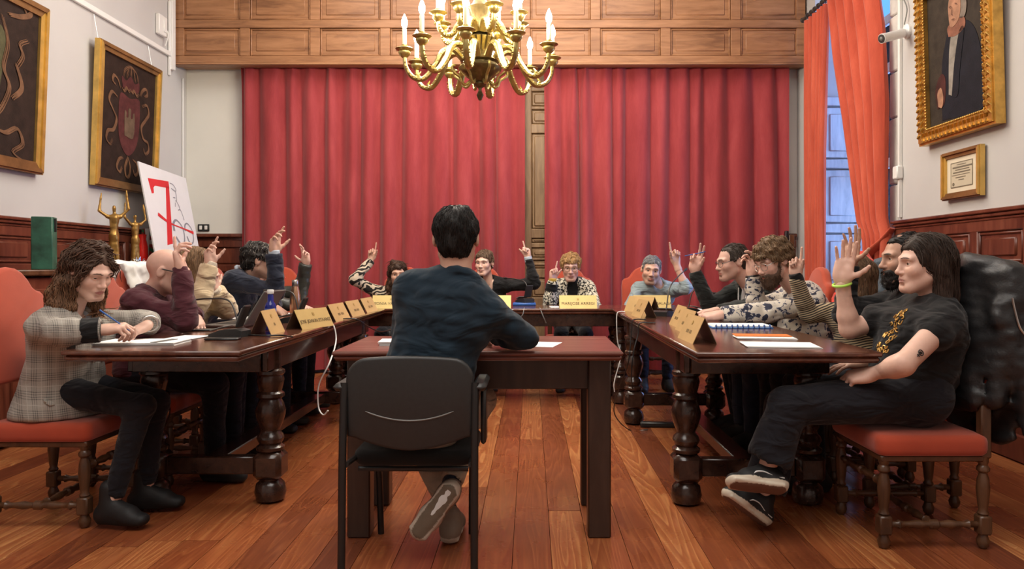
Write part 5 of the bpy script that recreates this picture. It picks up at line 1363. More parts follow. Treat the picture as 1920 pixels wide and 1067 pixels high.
p = person('person with short grey hair and stubble in a rolled-sleeve blue grey shirt, arm raised', (1.13, 7.06, .575), -90, P(1233,535,6.78), P(1221,506,6.74), -96, -8, -7, 1.08, 'm', 'mid', G['bluegrey'], G['denim'],
    {'L': dict(e=P(1287,541,6.54), w=P(1267,494,6.58), fix=True, f=vec(-.10,0,1), n=vec(.15,-1,0), pose='point', sleeve='rolled'), 'R': dict(e=P(1172,586,6.70), w=P(1206,580,6.42), f=vec(.7,-.7,0), n=vec(0,0,-1), pose='flat', sleeve='rolled')},
    chair=ch, th=.014, seed=91, h=1.2, hh=.0034, collar='shirt', brow=(.06,.05,.045), stub=.4, jaw=1.08, nose=1.15, iris=(.06,.04,.03),
    hair=hair_short((.15,.15,.15), n=1500, length=.03, r=.0015, seed=45, thick=.007, up=.2, back=-.3, low=-.06, fr=.055, grey=((.40,.41,.42), .55)))

# ---- the right-hand table, facing left
ch = chairpos(1.72, 5.10, 180, 'orange upholstered chair under the bespectacled person in charcoal')
p = person('person with receding dark hair and glasses in a charcoal zip top, holding a pen up', (1.76, 5.10, .58), 180, P(1408,533,5.08), P(1373,491,5.04), -172, -8, 0, 1.04, 'm', 'rosy', G['charcoal'], G['darktrous'],
    {'R': dict(e=P(1322,572,5.18), w=P(1301,508,5.16), f=vec(.22,0,1), n=vec(-.5,-.85,0), pose='two'), 'L': dict(e=P(1392,604,4.86), w=P(1345,591,4.80), f=vec(-1,.1,-.1), n=vec(0,0,-1), pose='flat')},
    {'L': dict(k=np.array([1.36,4.88,.51]), a=np.array([1.40,4.88,.09])), 'R': dict(k=np.array([1.36,5.05,.51]), a=np.array([1.42,5.03,.09]))},
    chair=ch, th=.015, seed=101, h=1.15, hh=.0032, collar='fold', vopen=.16, inner=('crew', G['white']), brow=(.06,.045,.035), nose=1.1, stub=.2,
    hair=hair_short((.045,.033,.026), n=1400, length=.028, r=.0014, seed=55, thick=.006, up=.1, back=-.6, low=-.06, front=.045, fr=.075, grey=((.16,.14,.13), .3)))
glasses(p, M['iron'], r=.0011); loc = np.array(p['root'].location)
for e in (-1, 1): MB().tube(bez([p['N']+p['f']*.075+e*p['l']*.05+p['u']*.01-loc, p['N']+p['f']*.125+e*p['l']*.035-p['u']*.07-loc, p['N']+p['f']*.155+e*p['l']*.02-p['u']*.15-loc], 8), .004, 6).build('zip_edge', G['white'], p['root'])
PEOPLE['R1'] = p
ch = chairpos(1.74, 4.58, 180, 'orange upholstered chair under the bearded person in the floral shirt')
p = person('person with curly hair, beard and round glasses in a white floral shirt, head lowered', (1.78, 4.58, .58), 180, P(1502,545,4.56), P(1449,490,4.48), -158, -20, 4, 1.06, 'm', 'rosy', G['floral'], G['denim'],
    {'R': dict(e=P(1450,606,4.66), w=P(1411,517,4.62), f=vec(-.03,0,1), n=vec(-.8,-.5,0), pose='half'), 'L': dict(e=P(1448,622,4.28), w=P(1352,590,4.30), f=vec(-1,.05,-.12), n=vec(0,.25,-1), pose='loose')},
    chair=ch, th=.018, seed=111, h=1.1, hh=.0032, build=1.1, belly=.8, collar='crew', brow=(.14,.085,.05), lid=.0030, stub=.3,
    hair=hair_short((.17,.105,.058), n=2200, length=.040, r=.0018, seed=65, curl=.75, thick=.020, up=.45, back=.1, low=-.05, vol=(1.05,1.06,1.06), cap_disp=.007, grey=((.27,.18,.10), .35)))
beard(p, (.075,.042,.026), 1.0, 5); glasses(p, M['steel'], r=.0012, w=.023, hgt=.021); band(p, 'R', G['watch'], .004, .01, .036, 'wristband', .009); PEOPLE['R2'] = p
ch = chairpos(1.76, 4.08, 180, 'orange upholstered chair under the person in fine stripes, slate jacket behind')
p = person('person with straight brown hair in a fine striped top, one finger raised', (1.80, 4.08, .575), 180, P(1632,572,4.08), P(1602,521,4.06), 176, -5, 0, .97, 'f', 'fair', G['stripe'], G['darktrous'],
    {'R': dict(e=P(1497,598,4.18), w=P(1492,517,4.14), f=vec(.0,0,1), n=vec(-.5,-.85,0), pose='point', cuff=G['black']), 'L': dict(e=P(1610,680,3.95), w=np.array([1.60,3.99,.66]), f=vec(-1,.2,-.1), n=vec(0,0,-1), pose='flat')},
    chair=ch, th=.011, bust=.9, seed=121, h=1.1, hh=.0034,
    hair=hair_long((.15,.085,.045), [((.055,-.02,.0),(.066,-.01,-.10),.034,.030), ((-.055,-.02,.0),(-.066,-.01,-.10),.034,.030), ((0,-.06,.0),(0,-.065,-.11),.06,.05)], n=1500, length=.10, r=.0017, seed=28, curl=.04, tip=(.20,.12,.07)))
PEOPLE['R3'] = p
ch = chairpos(1.76, 3.60, 180, 'orange upholstered chair under the person with the black beard')
p = person('person with black beard and cropped hair in black, hand raised behind another hand', (1.80, 3.60, .585), 180, P(1728,548,3.60), P(1696,484,3.58), 178, -4, 0, 1.04, 'm', 'tan', G['black'], G['darktrous'],
    {'R': dict(e=P(1622,575,3.76), w=P(1594,496,3.74), f=vec(.14,0,1), n=vec(-.85,-.5,0), pose='open'), 'L': dict(e=P(1690,690,3.46), w=np.array([1.60,3.48,.66]), f=vec(-1,.2,-.1), n=vec(0,0,-1), pose='flat')},
    {'L': dict(k=np.array([1.38,3.63,.51]), a=np.array([1.42,3.64,.09])), 'R': dict(k=np.array([1.38,3.80,.51]), a=np.array([1.42,3.81,.09]))},
    chair=ch, th=.016, seed=131, h=1.0, hh=.0030, brow=(.02,.015,.012), nose=1.15, stub=.3,
    hair=hair_short((.016,.013,.012), n=1400, length=.018, r=.0012, seed=75, thick=.005, up=.1, back=-.6, low=-.06, front=.05, fr=.07))
beard(p, (.016,.013,.012), .9, 6); PEOPLE['R4'] = p
ch = chairpos(1.59, 3.11, 180, 'orange upholstered chair with a black leather jacket hung over its back')
p = person('person with long dark hair in a black tee, palm raised and ankles crossed', (1.62, 3.11, .585), 180, P(1754,572,3.11), P(1733,494,3.10), 178, -2, 0, 1.03, 'f', 'fair', G['black'], G['darktrous'],
    {'R': dict(e=P(1600,622,3.27), w=P(1578,529,3.24), f=vec(.16,0,1), n=vec(-.55,-.85,0), pose='open', sleeve='short'),
     'L': dict(S=P(1770,606,2.95), e=P(1693,684,2.80), w=P(1640,700,2.93), fix=True, under=True, f=vec(-.85,.40,-.22), n=vec(.1,.5,-1), pose='curl', sleeve='cap')},
    {'L': dict(k=P(1478,760,2.98), a=P(1436,884,2.98), toe=vec(-.95,-.10,.14), up=vec(.2,.72,.62)), 'R': dict(k=P(1470,762,3.22), a=P(1428,938,3.14), toe=vec(-.66,-.12,.50), up=vec(.5,.35,.75))},
    chair=ch, th=.012, bust=1.1, belly=.7, build=1.12, seed=141, h=.95, hh=.0026, brow=(.05,.035,.03), legw=1.2, leg_flare=.035, pant_end=.07, hand_s=1.0,
    shoes=((.015,.015,.016),(.66,.60,.48), dict(h=.004, sole_h=.030, lower=(.16,.085,.055), high=.012)), lips=(.46,.22,.20),
    hair=hair_long((.040,.026,.019), [((.058,-.03,.0),(.062,-.045,-.16),.034,.032), ((-.058,-.03,.0),(-.062,-.045,-.16),.034,.032), ((0,-.07,.0),(0,-.085,-.17),.058,.05)], n=2800, length=.12, r=.0014, seed=38, curl=.03, part=.01, tip=(.060,.036,.027), hstep=.005))
band(p, 'R', G['lime'], .010, .01, .037, 'bracelet', .006); loc = np.array(p['root'].location); PEOPLE['R5'] = p
# side stripes on the skate shoes, gold print on the tee, inked ring on the forearm
for sd in 'LR':
    hj, K, A, toe, up = p['Lg'][sd]; f = nrm(toe); u = nrm(np.asarray(up)-(np.asarray(up) @ f)*f); l = np.cross(u, f); O = A-u*.0875
    e = 1
    q = [O+e*l*.0405+f*a+u*b-loc for a, b in ((-.050,.040),(-.010,.044),(.028,.058),(.062,.054),(.082,.042))]; q[3] = q[3]+l*e*.003; q[4] = q[4]+l*e*.004
    MB().tube(bez(q, 20), .0055, 6, True, .5).build('side_stripe', G['white'], p['root'], 60)
r = np.random.default_rng(3); tv, tn = p['topV'], p['topN']; du = (p['N']-tv) @ p['u']; dl = (tv-p['N']) @ p['l']; df = (tv-p['N']) @ p['f']
ok = np.where((du > .06) & (du < .27) & (df > .06) & (dl > -.02) & (dl < .085) & ((tn @ p['f']) > .3) & (np.abs(dl-.055+.12*(du-.06)) < .035))[0]
for k in r.choice(ok, 34):
    q, nn = tv[k]+tn[k]*.003, tn[k]; a_ = nrm(np.cross(nn, r.normal(size=3))); b_ = np.cross(nn, a_); sz = r.uniform(.008,.016)
    MB().tube(bez([q-loc, q+a_*sz-loc, q+a_*sz+b_*sz-loc, q+b_*sz*1.3-a_*sz*.3-loc], 12), .0028, 5).build('gold_print', G['goldprint'], p['root'])
s0, e0, w0 = p['J']['L']; q = s0+(e0-s0)*.80; od = nrm(vec(.1,-1,.25)-nrm(e0-s0)*np.dot(vec(.1,-1,.25), nrm(e0-s0))); a = nrm(e0-s0); b = np.cross(od, a); c = q+od*.0475-loc
MB().tube([c+.011*(math.cos(t)*a+math.sin(t)*b) for t in np.linspace(0, 6.2832, 17)], .0022, 6, False).tube([c+.011*a, c+.026*a], .0022, 6).tube([c+.019*a-b*.006, c+.019*a+b*.006], .002, 6).tube([c-b*.005, c+b*.005], .004, 6).build('forearm_tattoo', G['watch'], p['root'])

# ---- the man at the desk, back to the camera
vx, vy = -.438, 2.66
xc = [boxp((vx, vy+.27, .398), (.26,.26,.038), None, .015), boxp((vx, vy-.09, .62), (.27,.107,.19), None, .01)]
p = person('person with short dark hair in a dark navy sweater seated at the desk, back turned', (-.442, 2.820, .535), 90, P(858,517,2.86), P(856,448,2.90), 88, -6, 0, 1.04, 'm', 'mid', G['sweater'], G['beige'],
    {'R': dict(e=P(984,652,2.93), fix=True, w=P(926,640,3.07), f=vec(.35,.6,-.02), n=vec(0,0,-1), pose='flat'), 'L': dict(e=P(765,690,2.90), w=P(845,652,3.08), f=vec(.8,.4,-.1), n=vec(0,0,-1), pose='flat')},
    {'L': dict(k=np.array([-.58,3.26,.535]), a=P(846,969,3.00), toe=vec(.03,1,0)), 'R': dict(k=np.array([-.22,3.22,.535]), a=P(838,930,2.84), toe=vec(-.58,-.04,-.76), up=vec(.1,1,-.1))},
    th=.015, sw=.158, drop=.105, trap=.028, seed=151, h=.85, hh=.0028, collar='crew', xcuts=xc, legw=.98, pant_end=.075, ankle_clear=.05, build=1.06, hem=.015,
    shoes=((.20,.155,.115),(.50,.44,.36), dict(h=.0042, lower=(.15,.115,.08), sole_h=.026)),
    hair=hair_short((.014,.012,.011), n=3500, length=.032, r=.0011, seed=85, thick=.011, up=.05, back=-.15, low=-.085, fr=.045, wave=.2, hstep=.004))
hj, K, A, toe, up = p['Lg']['R']; loc = np.array(p['root'].location); f = nrm(toe); u = nrm(np.asarray(up)-(np.asarray(up) @ f)*f); O = A-u*.0885
MB().tube(bez([O+f*a-loc for a in (-.045,.0,.05,.10)], 12), [.012,.014,.011,.016,.017,.012,.011,.01,.009,.008,.007,.006,.005][:13], 8, True, .25, up=tuple(u)).build('sole_insert', G['white'], p['root'], 60)
for sd in 'LR':
    hj, K, A, toe, up = p['Lg'][sd]; d = nrm(A-K); MB().tube([A-d*.15-loc, A-d*.06-loc, A+d*.0-loc], [.038,.037,.038], 14).build('sock', G['denim'], p['root'], 60)
PEOPLE['C'] = p
# ------------------------------------------------------------------ things on the walls
def framed(name, label, cat, side, y0, y1, z0, z1, fw, depth, lean, mats, ornate=False, canvas=None, mat_w=0.0):
    """picture on a side wall; local x runs along the wall (seen left to right), local y points into the wall"""
    W, Hh = y1-y0, z1-z0; wallx = XL if side < 0 else XR
    o = thing(name, label, cat); ang = math.radians(90 if side < 0 else -90)
    o.location = (wallx-side*.012, (y0+y1)/2, z0); o.rotation_euler = (math.radians(lean), 0, ang)
    o.rotation_mode = 'ZXY'; o.rotation_mode = 'XYZ'
    # XYZ order: tilt about local x first, then turn about z
    V, Hm = mats
    for sx in (-1, 1):
        MB().prism([(sx*W/2, 0), (sx*W/2, Hh), (sx*(W/2-fw), Hh-fw), (sx*(W/2-fw), fw)], -depth, 0).prism([(sx*(W/2-fw*.15), fw*.15), (sx*(W/2-fw*.15), Hh-fw*.15), (sx*(W/2-fw*.5), Hh-fw*.5), (sx*(W/2-fw*.5), fw*.5)], -depth-.014, -depth).build('frame_side', V, o, 30)
    for sz in (0, 1):
        zz = lambda t: (Hh-t if sz else t)
        MB().prism([(-W/2, zz(0)), (W/2, zz(0)), (W/2-fw, zz(fw)), (-W/2+fw, zz(fw))], -depth, 0).prism([(-W/2+fw*.15, zz(fw*.15)), (W/2-fw*.15, zz(fw*.15)), (W/2-fw*.5, zz(fw*.5)), (-W/2+fw*.5, zz(fw*.5))], -depth-.014, -depth).build('frame_side', Hm, o, 30)
    MB().box((0, -depth*.45, Hh/2), (W-2*fw+.01, .012, Hh-2*fw+.01)).build('canvas', canvas, o)
    if ornate:                                  # carved acanthus and bead ornament
        m = MB(); r = np.random.default_rng(5)
        def run(a, b, n, off, sz):
            a, b = np.array(a), np.array(b)
            for k in range(n):
                q = a+(b-a)*(k+.5)/n; t = nrm(b-a); s = np.array([-t[1], t[0]])
                for e in (-1, 1):
                    p0 = q+s*e*sz*.12; p1 = q+t*sz*.35+s*e*sz*.5; p2 = q-t*sz*.15+s*e*sz*.75
                    m.tube([(p0[0], -depth-.012, p0[1]), (p1[0], -depth-.022, p1[1]), (p2[0], -depth-.012, p2[1])], [sz*.16, sz*.22, sz*.07], 5)
        def beads(a, b, n, rr):
            a, b = np.array(a), np.array(b)
            for k in range(n):
                q = a+(b-a)*(k+.5)/n; m.lathe([(.001,-rr),(rr*.8,-rr*.5),(rr,0),(rr*.8,rr*.5),(.001,rr)], (q[0], -depth-.002, q[1]), 6)
        c = fw*.48; i = fw*.96
        co = [(-W/2+c, c), (W/2-c, c), (W/2-c, Hh-c), (-W/2+c, Hh-c)]; ci = [(-W/2+i, i), (W/2-i, i), (W/2-i, Hh-i), (-W/2+i, Hh-i)]
        for k in range(4):
            n = int(np.hypot(*(np.array(co[(k+1) % 4])-np.array(co[k])))/(fw*.42)); run(co[k], co[(k+1) % 4], n, 0, fw*.44); beads(ci[k], ci[(k+1) % 4], n*2, fw*.085)
        oo = m.build('carved_ornament', M['gold'], o, 60); oo['kind'] = 'stuff'
    return o, W, Hh, depth
def paint(o, name, mat, curves, y, W, H):
    """flat painted strokes; curves: list of (points in 0..1, half width in m)"""
    m = MB()
    for pts, r in curves:
        for du, dv, kw in ((0, 0, .62), (.010, -.008, .34), (-.009, .006, .26)):
            p = np.array(bez([((u+du-.5)*W, 0, (v+dv)*H) for u, v in pts], 8*len(pts))); p[:,1] = y
            t = np.linspace(0, 1, len(p)); rr = np.array(r, float)*kw; rr = np.full(len(p), rr) if rr.ndim == 0 else np.interp(t, np.linspace(0, 1, len(rr)), rr)
            m.tube(p, list(rr*np.interp(t, [0,.2,.8,1], [.35,1,1,.35])), 6, True, .12, up=(0,1,0))
    m.build(name, mat, o, 60)
def patch(o, name, mat, poly, y, W, H, n=40):
    p = np.array(poly, float); q = np.vstack([p, p[:1]]); q = bez(q, n)[:-1]
    MB().prism([((u-.5)*W, v*H) for u, v in q], y-.0012, y+.0012).build(name, mat, o, 30)
PT = {k: plain('paint '+k, c, .7, var=.30, bs=.3, nscale=14, spec=.2) for k, c in dict(umber=(.027,.015,.011), scroll=(.155,.078,.042), dullred=(.085,.024,.023), castle=(.13,.085,.055), blue=(.035,.035,.085), white=(.42,.42,.46),
     green=(.075,.070,.035), flesh=(.36,.19,.12), coat=(.010,.010,.016), cravat=(.25,.225,.195), hair=(.20,.165,.135), bg=(.036,.027,.020), scarf=(.24,.10,.065), maroon=(.06,.018,.016)).items()}
cv = (M['goldplain'], M['goldbrown'])
o, W, Hh, dp = framed('oil_painting', 'gilt-framed dark painting of a crowned red coat of arms with a castle', 'painting', -1, 6.06, 7.07, 1.80, 3.02, .075, .045, 2.2, cv, False, PT['umber'])
yy = -dp*.45-.008
mir = lambda c: c+[([(1-u, v) for u, v in p], r) for p, r in c]
patch(o, 'painted_shield', PT['dullred'], [(.33,.62),(.36,.70),(.5,.68),(.64,.70),(.67,.62),(.66,.42),(.60,.31),(.5,.26),(.40,.31),(.34,.42)], yy, W, Hh)
patch(o, 'painted_castle', PT['castle'], [(.43,.40),(.42,.57),(.45,.57),(.45,.54),(.48,.54),(.48,.60),(.52,.60),(.52,.54),(.55,.54),(.55,.57),(.58,.57),(.57,.40)], yy-.003, W, Hh, 60)
patch(o, 'painted_crown', PT['dullred'], [(.38,.74),(.36,.82),(.43,.80),(.5,.84),(.57,.80),(.64,.82),(.62,.74)], yy, W, Hh)
paint(o, 'painted_scrolls', PT['scroll'], mir([([(.34,.73),(.30,.78),(.24,.80),(.22,.76),(.27,.74)], .014), ([(.30,.66),(.22,.68),(.18,.62),(.24,.56),(.30,.50),(.26,.42),(.18,.40),(.16,.34),(.22,.31),(.25,.35)], [.016,.022,.018,.014,.02,.02,.018,.014,.012,.01]),
      ([(.42,.24),(.36,.22),(.33,.16),(.38,.13),(.41,.17)], .013), ([(.50,.25),(.46,.18),(.47,.12),(.5,.10)], .016), ([(.36,.74),(.40,.72),(.44,.75),(.47,.73),(.5,.75)], .012)])+[([(.38,.82),(.41,.88),(.5,.91),(.59,.88),(.62,.82)], .008), ([(.5,.84),(.5,.92)], .007), ([(.43,.82),(.46,.90)], .006), ([(.57,.82),(.54,.90)], .006)], yy-.003, W, Hh)
for u in (.06, .92): MB().tube([((u-.5)*W, .004, Hh-.02), ((u-.5)*W, .004+.05, Hh+.215)], .0018, 5).build('hanging_wire', M['steel'], o)
o, W, Hh, dp = framed('oil_painting', 'large gilt-framed dark painting with a shield ringed by pale scrolls', 'painting', -1, 3.90, 5.42, 1.80, 3.03, .085, .045, 2.2, cv, False, PT['umber'])
patch(o, 'painted_shield', PT['green'], [(.30,.78),(.70,.78),(.71,.50),(.66,.32),(.5,.22),(.34,.32),(.29,.50)], yy, W, Hh)
patch(o, 'painted_field', PT['white'], [(.5,.30),(.66,.38),(.68,.52),(.60,.55),(.5,.50)], yy-.002, W, Hh)
patch(o, 'painted_mark', PT['blue'], [(.56,.33),(.64,.42),(.60,.44),(.655,.50),(.60,.53),(.55,.44)], yy-.004, W, Hh)
paint(o, 'painted_scrolls', PT['scroll'], mir([([(.70,.84),(.74,.70),(.72,.56),(.76,.46),(.72,.34),(.66,.24),(.74,.20),(.82,.24),(.86,.16),(.80,.10),(.88,.06)], .016), ([(.74,.86),(.82,.88),(.88,.92),(.86,.98)], .020), ([(.86,.90),(.80,1.0)], .010), ([(.80,.58),(.84,.66),(.82,.72),(.87,.76)], .014), ([(.78,.40),(.84,.48),(.80,.60)], .022)]), yy-.004, W, Hh)
o, W, Hh, dp = framed('portrait_painting', 'ornate gilded frame with a portrait in dark coat and pale cravat', 'painting', 1, 4.35, 5.21, 1.975, 3.09, .105, .06, 1.6, (M['gold'], M['gold']), True, PT['bg'])
yy = -dp*.45-.008
patch(o, 'painted_coat', PT['coat'], [(.30,.12),(.31,.42),(.36,.56),(.44,.66),(.60,.66),(.74,.58),(.82,.40),(.84,.12)], yy, W, Hh)
patch(o, 'painted_sleeve', PT['maroon'], [(.24,.20),(.22,.32),(.30,.40),(.36,.36),(.34,.22)], yy-.002, W, Hh)
patch(o, 'painted_shirt', PT['cravat'], [(.40,.26),(.42,.50),(.47,.62),(.56,.62),(.55,.48),(.48,.26)], yy-.002, W, Hh)
patch(o, 'painted_lapel', PT['coat'], [(.44,.24),(.49,.44),(.56,.60),(.62,.60),(.56,.40),(.52,.24)], yy-.003, W, Hh)
patch(o, 'painted_scarf', PT['scarf'], [(.42,.60),(.41,.655),(.50,.68),(.62,.67),(.63,.61),(.52,.585)], yy-.003, W, Hh)
patch(o, 'painted_hair', PT['hair'], [(.43,.72),(.44,.82),(.52,.865),(.62,.84),(.66,.74),(.63,.67),(.55,.68)], yy-.003, W, Hh)
patch(o, 'painted_face', PT['flesh'], [(.435,.70),(.43,.78),(.47,.83),(.55,.83),(.59,.77),(.57,.68),(.50,.645),(.45,.655)], yy-.005, W, Hh)
patch(o, 'painted_hand', PT['flesh'], [(.26,.21),(.25,.29),(.30,.32),(.33,.26),(.31,.20)], yy-.005, W, Hh)
paint(o, 'painted_features', PT['maroon'], [([(.445,.765),(.475,.77)], .004), ([(.52,.77),(.55,.765)], .004), ([(.485,.76),(.475,.72),(.49,.715)], .003), ([(.475,.685),(.515,.685)], .004)], yy-.007, W, Hh)
o, W, Hh, dp = framed('framed_certificate', 'small gilt-framed cream certificate hung below the portrait', 'picture frame', 1, 4.55, 4.975, 1.565, 1.885, .045, .03, 0, cv, False, plain('cream mount', (.66,.58,.44), .8, var=.03))
yy = -dp*.45-.0075
patch2 = MB().box((0.0, yy, Hh*.50), (W*.56, .003, Hh*.52)).build('certificate_sheet', plain('engraved paper', (.52,.45,.33), .8, var=.06), o)
IK = plain('faded ink', (.17,.14,.10), .8)
m = MB()
for e in (-1, 1): m.box((0, yy-.002, Hh*.50+e*Hh*.25), (W*.56, .002, .004)).box((e*W*.277, yy-.002, Hh*.50), (.003, .002, Hh*.5))
for k, (w_, h_) in enumerate(((.24,.004),(.50,.010),(.36,.006),(.44,.008),(.46,.004),(.26,.006),(.14,.005))): m.box((.01*math.sin(k), yy-.002, Hh*(.70-.052*k)), (W*w_, .002, h_))
m.lathe([(.012,-.001),(.012,.001)], (-W*.21, yy-.002, Hh*.31), 12, rotm('X', 90)); oo = m.build('certificate_print', IK, o); oo['kind'] = 'stuff'

# trunking, wires, boxes on the left wall
t = thing('cable_trunking', 'white plastic cable trunking running along the left wall above the paintings', 'cable trunking', (XL+.003, 5.6, 3.27))
MB().cbox((.014, -.1, 0), (.028, 3.9, .05), .005).build('horizontal_duct', M['whitep'], t)
MB().cbox((.02, 1.84, .28), (.04, .07, .86), .006).build('vertical_duct', M['whitep'], t)
MB().cbox((.012, 1.80, .16), (.02, .03, .75), .004).build('thin_duct', M['whitep'], t)
bx = thing('junction_box', 'white junction box on the left wall beside the wooden valance', 'junction box', (XL+.002, 7.22, 3.38))
MB().cbox((.022, 0, .12), (.044, .16, .20), .008).build('box_body', M['whitep'], bx); MB().cbox((.046, .03, .12), (.01, .06, .12), .004).build('box_lid', M['whitep'], bx); MB().tube(bez([(.045,.05,.1),(.06,.06,.04),(.03,.06,-.06)], 10), .006, 6).build('box_cable', M['whitep'], bx)
tag(MB().tube([(XL+.012, 7.69, 1.5), (XL+.012, 7.69, 3.1)], .008, 6).build('wall_cable', M['whitep'], None), 'thin white cable running down the corner of the left wall', 'cable')
sk = thing('socket_panel', 'black and white double socket plate on the corner wall', 'wall socket', (-3.485, YB, 1.535))
MB().cbox((0,-.008,0), (.12,.016,.075), .004).build('plate', M['blackp'], sk)
for e in (-1, 1): MB().cbox((e*.028,-.018,0), (.030,.006,.042), .003).build('insert', M['whitep'], sk)
# security camera and conduit on the right wall
cm = thing('security_camera', 'white bullet security camera on the wall beside the window curtain', 'security camera', (XR, 5.50, 2.89))
MB().lathe([(.055,0),(.055,.02),(.045,.028)], (0,0,0), 20, rotm('Y', -90)).build('wall_mount', M['whitep'], cm)
MB().tube([(-.02,0,0),(-.06,-.01,0),(-.075,-.02,-.02)], .018, 10).build('bracket', M['whitep'], cm)
ax = nrm((-.9,-.25,-.28)); Rz = np.stack([nrm(np.cross((0,0,1), ax)), nrm(np.cross(ax, np.cross((0,0,1), ax))), ax], 1)
MB().lathe([(.032,0),(.034,.01),(.034,.17),(.036,.175),(.036,.20)], (-.05,-.02,-.02), 20, Rz).build('camera_body', M['whitep'], cm, 40)
MB().lathe([(.032,.196),(.032,.203),(.020,.204)], (-.05,-.02,-.02), 20, Rz).build('camera_face', M['blackp'], cm, 40); MB().lathe([(.016,.203),(.012,.208),(.002,.21)], (-.05,-.02,-.02), 16, Rz).build('lens', M['greyp'], cm, 60)
MB().tube(bez([(-.03,.0,.05),(-.02,-.02,.16),(-.03,.02,.26),(-.012,.07,.30),(-.012,.06,.5)], 24), .005, 6).build('camera_cable', M['greyp'], cm)
cd = thing('wall_conduit', 'white conduit running down the wall edge beside the stone jamb', 'conduit', (XR, 5.60, ZW))
MB().cbox((-.012,0,1.5), (.024,.03,2.95), .004).build('duct', M['whitep'], cd); MB().cbox((-.025,.005,.37), (.05,.075,.10), .008).build('switch_box', M['whitep'], cd)

# ------------------------------------------------------------------ sideboard on the left and what stands on it
SBZ = 1.10
sb = thing('sideboard', 'long dark wooden sideboard against the left wall behind the council chairs', 'sideboard', (-3.385, 5.6, 0))
MB().cbox((0,0,SBZ-.02), (.44,3.5,.04), .008).build('top', M['chairwood'], sb); MB().cbox((-.01,0,SBZ/2), (.38,3.42,SBZ-.10), .006).build('body', M['wains'], sb)
for k in range(6): MB().cbox((.185,-1.42+.57*k,SBZ/2), (.02,.50,SBZ-.25), .006).build('cabinet_door', M['wains'], sb)
gc = thing('green_column', 'square green marbled column standing on the sideboard', 'column', (-3.34, 5.02, SBZ))
M['verde'] = plain('green marble', (.030,.115,.075), .35, 0, .55, .1, nscale=9)
rz = rotm('Z', 20); mb = MB()
MB().cbox((0,0,.180), (.125,.125,.36), .004, rz).build('shaft', M['verde'], gc); MB().cbox((.0655*math.cos(math.radians(20)),.0655*math.sin(math.radians(20)),.305), (.012,.028,.09), .002, rz).build('slot', M['darkgap'], gc)
def figure(label, x, y, hgt, yaw, pose):
    o = thing('bronze_statuette', label, 'statuette', (x, y, SBZ), math.radians(yaw), 'bronze statuettes on the sideboard'); k = hgt/.58
    F = Field((-.16*k,-.08*k,.0), (.16*k,.08*k,.62*k), .006); C = lambda a, b, r, r2=None: capsule(np.array(a)*k, np.array(b)*k, r*k, (r if r2 is None else r2)*k)
    F.add(C((-.022,0,.03),(-.010,0,.26),.017,.024), C((.022,0,.03),(.010,0,.26),.019,.024), C((0,0,.25),(0,0,.39),.026,.034), k=.025*k)
    F.add(C((-.040,0,.405),(.040,0,.405),.016), C((0,.005,.42),(0,.006,.45),.010), ellip(np.array((0,.008,.470))*k, np.array((.013,.016,.021))*k), k=.010*k)
    for e in (-1, 1): F.add(C((e*.045,0,.405),(e*.098,.0,.455+pose*.02*e),.012,.010), C((e*.098,0,.455+pose*.02*e),(e*.088,.01,.555+pose*.03*e),.010,.007), C((e*.088,.01,.555+pose*.03*e),(e*.084,.015,.595+pose*.03*e),.009,.005), k=.006*k)
    F.disp(sines(3, 60, .002, 3)); V, Q = F.mesh(); me = quadmesh('figure', V, Q); me.materials.append(M['bronze']); obj('figure', me, None, o)
    MB().lathe([(.06*k,0),(.06*k,.018),(.045*k,.03)], (0,0,0), 16).build('base', M['brassdark'], o)
figure('bronze statuette with both arms raised high, bare of any cloth', -3.43, 6.02, .62, 32, .5)
figure('smaller bronze statuette with raised arms beside the red vase', -3.46, 6.40, .56, 60, -.4)
vs_ = thing('red_vase', 'glossy red vase standing behind the bronze statuettes', 'vase', (-3.50, 6.58, SBZ))
M['redgloss'] = plain('red glaze', (.62,.018,.014), .15); MB().lathe([(.03,0),(.045,.02),(.055,.09),(.05,.20),(.035,.27),(.04,.31),(.034,.31),(.028,.27)], (0,0,0), 22).build('vase_body', M['redgloss'], vs_, 60)
tn = thing('tinsel_bunch', 'bunch of silver tinsel lying on the sideboard by the red vase', 'tinsel', (-3.24, 6.05, SBZ)); r = np.random.default_rng(8); m = MB()
for k in range(150):
    d = nrm(r.normal(size=3)+np.array([0,0,.4])); d[2] = abs(d[2]); q = d*.025+np.array([0,0,.006]); m.tube([q, q+d*.035, q+d*.06+r.normal(size=3)*.008], [.003,.0022,.001], 3)
oo = m.build('tinsel_strands', M['steel'], tn); oo['kind'] = 'stuff'
fg = thing('table_flag', 'small red flag with white and green crosses furled on the sideboard', 'flag', (-3.56, 6.90, SBZ))
MB().tube([(0,0,0),(0,0,.42)], .005, 8).lathe([(.04,0),(.04,.012),(.01,.02)], (0,0,0), 14).build('pole', M['brass'], fg)
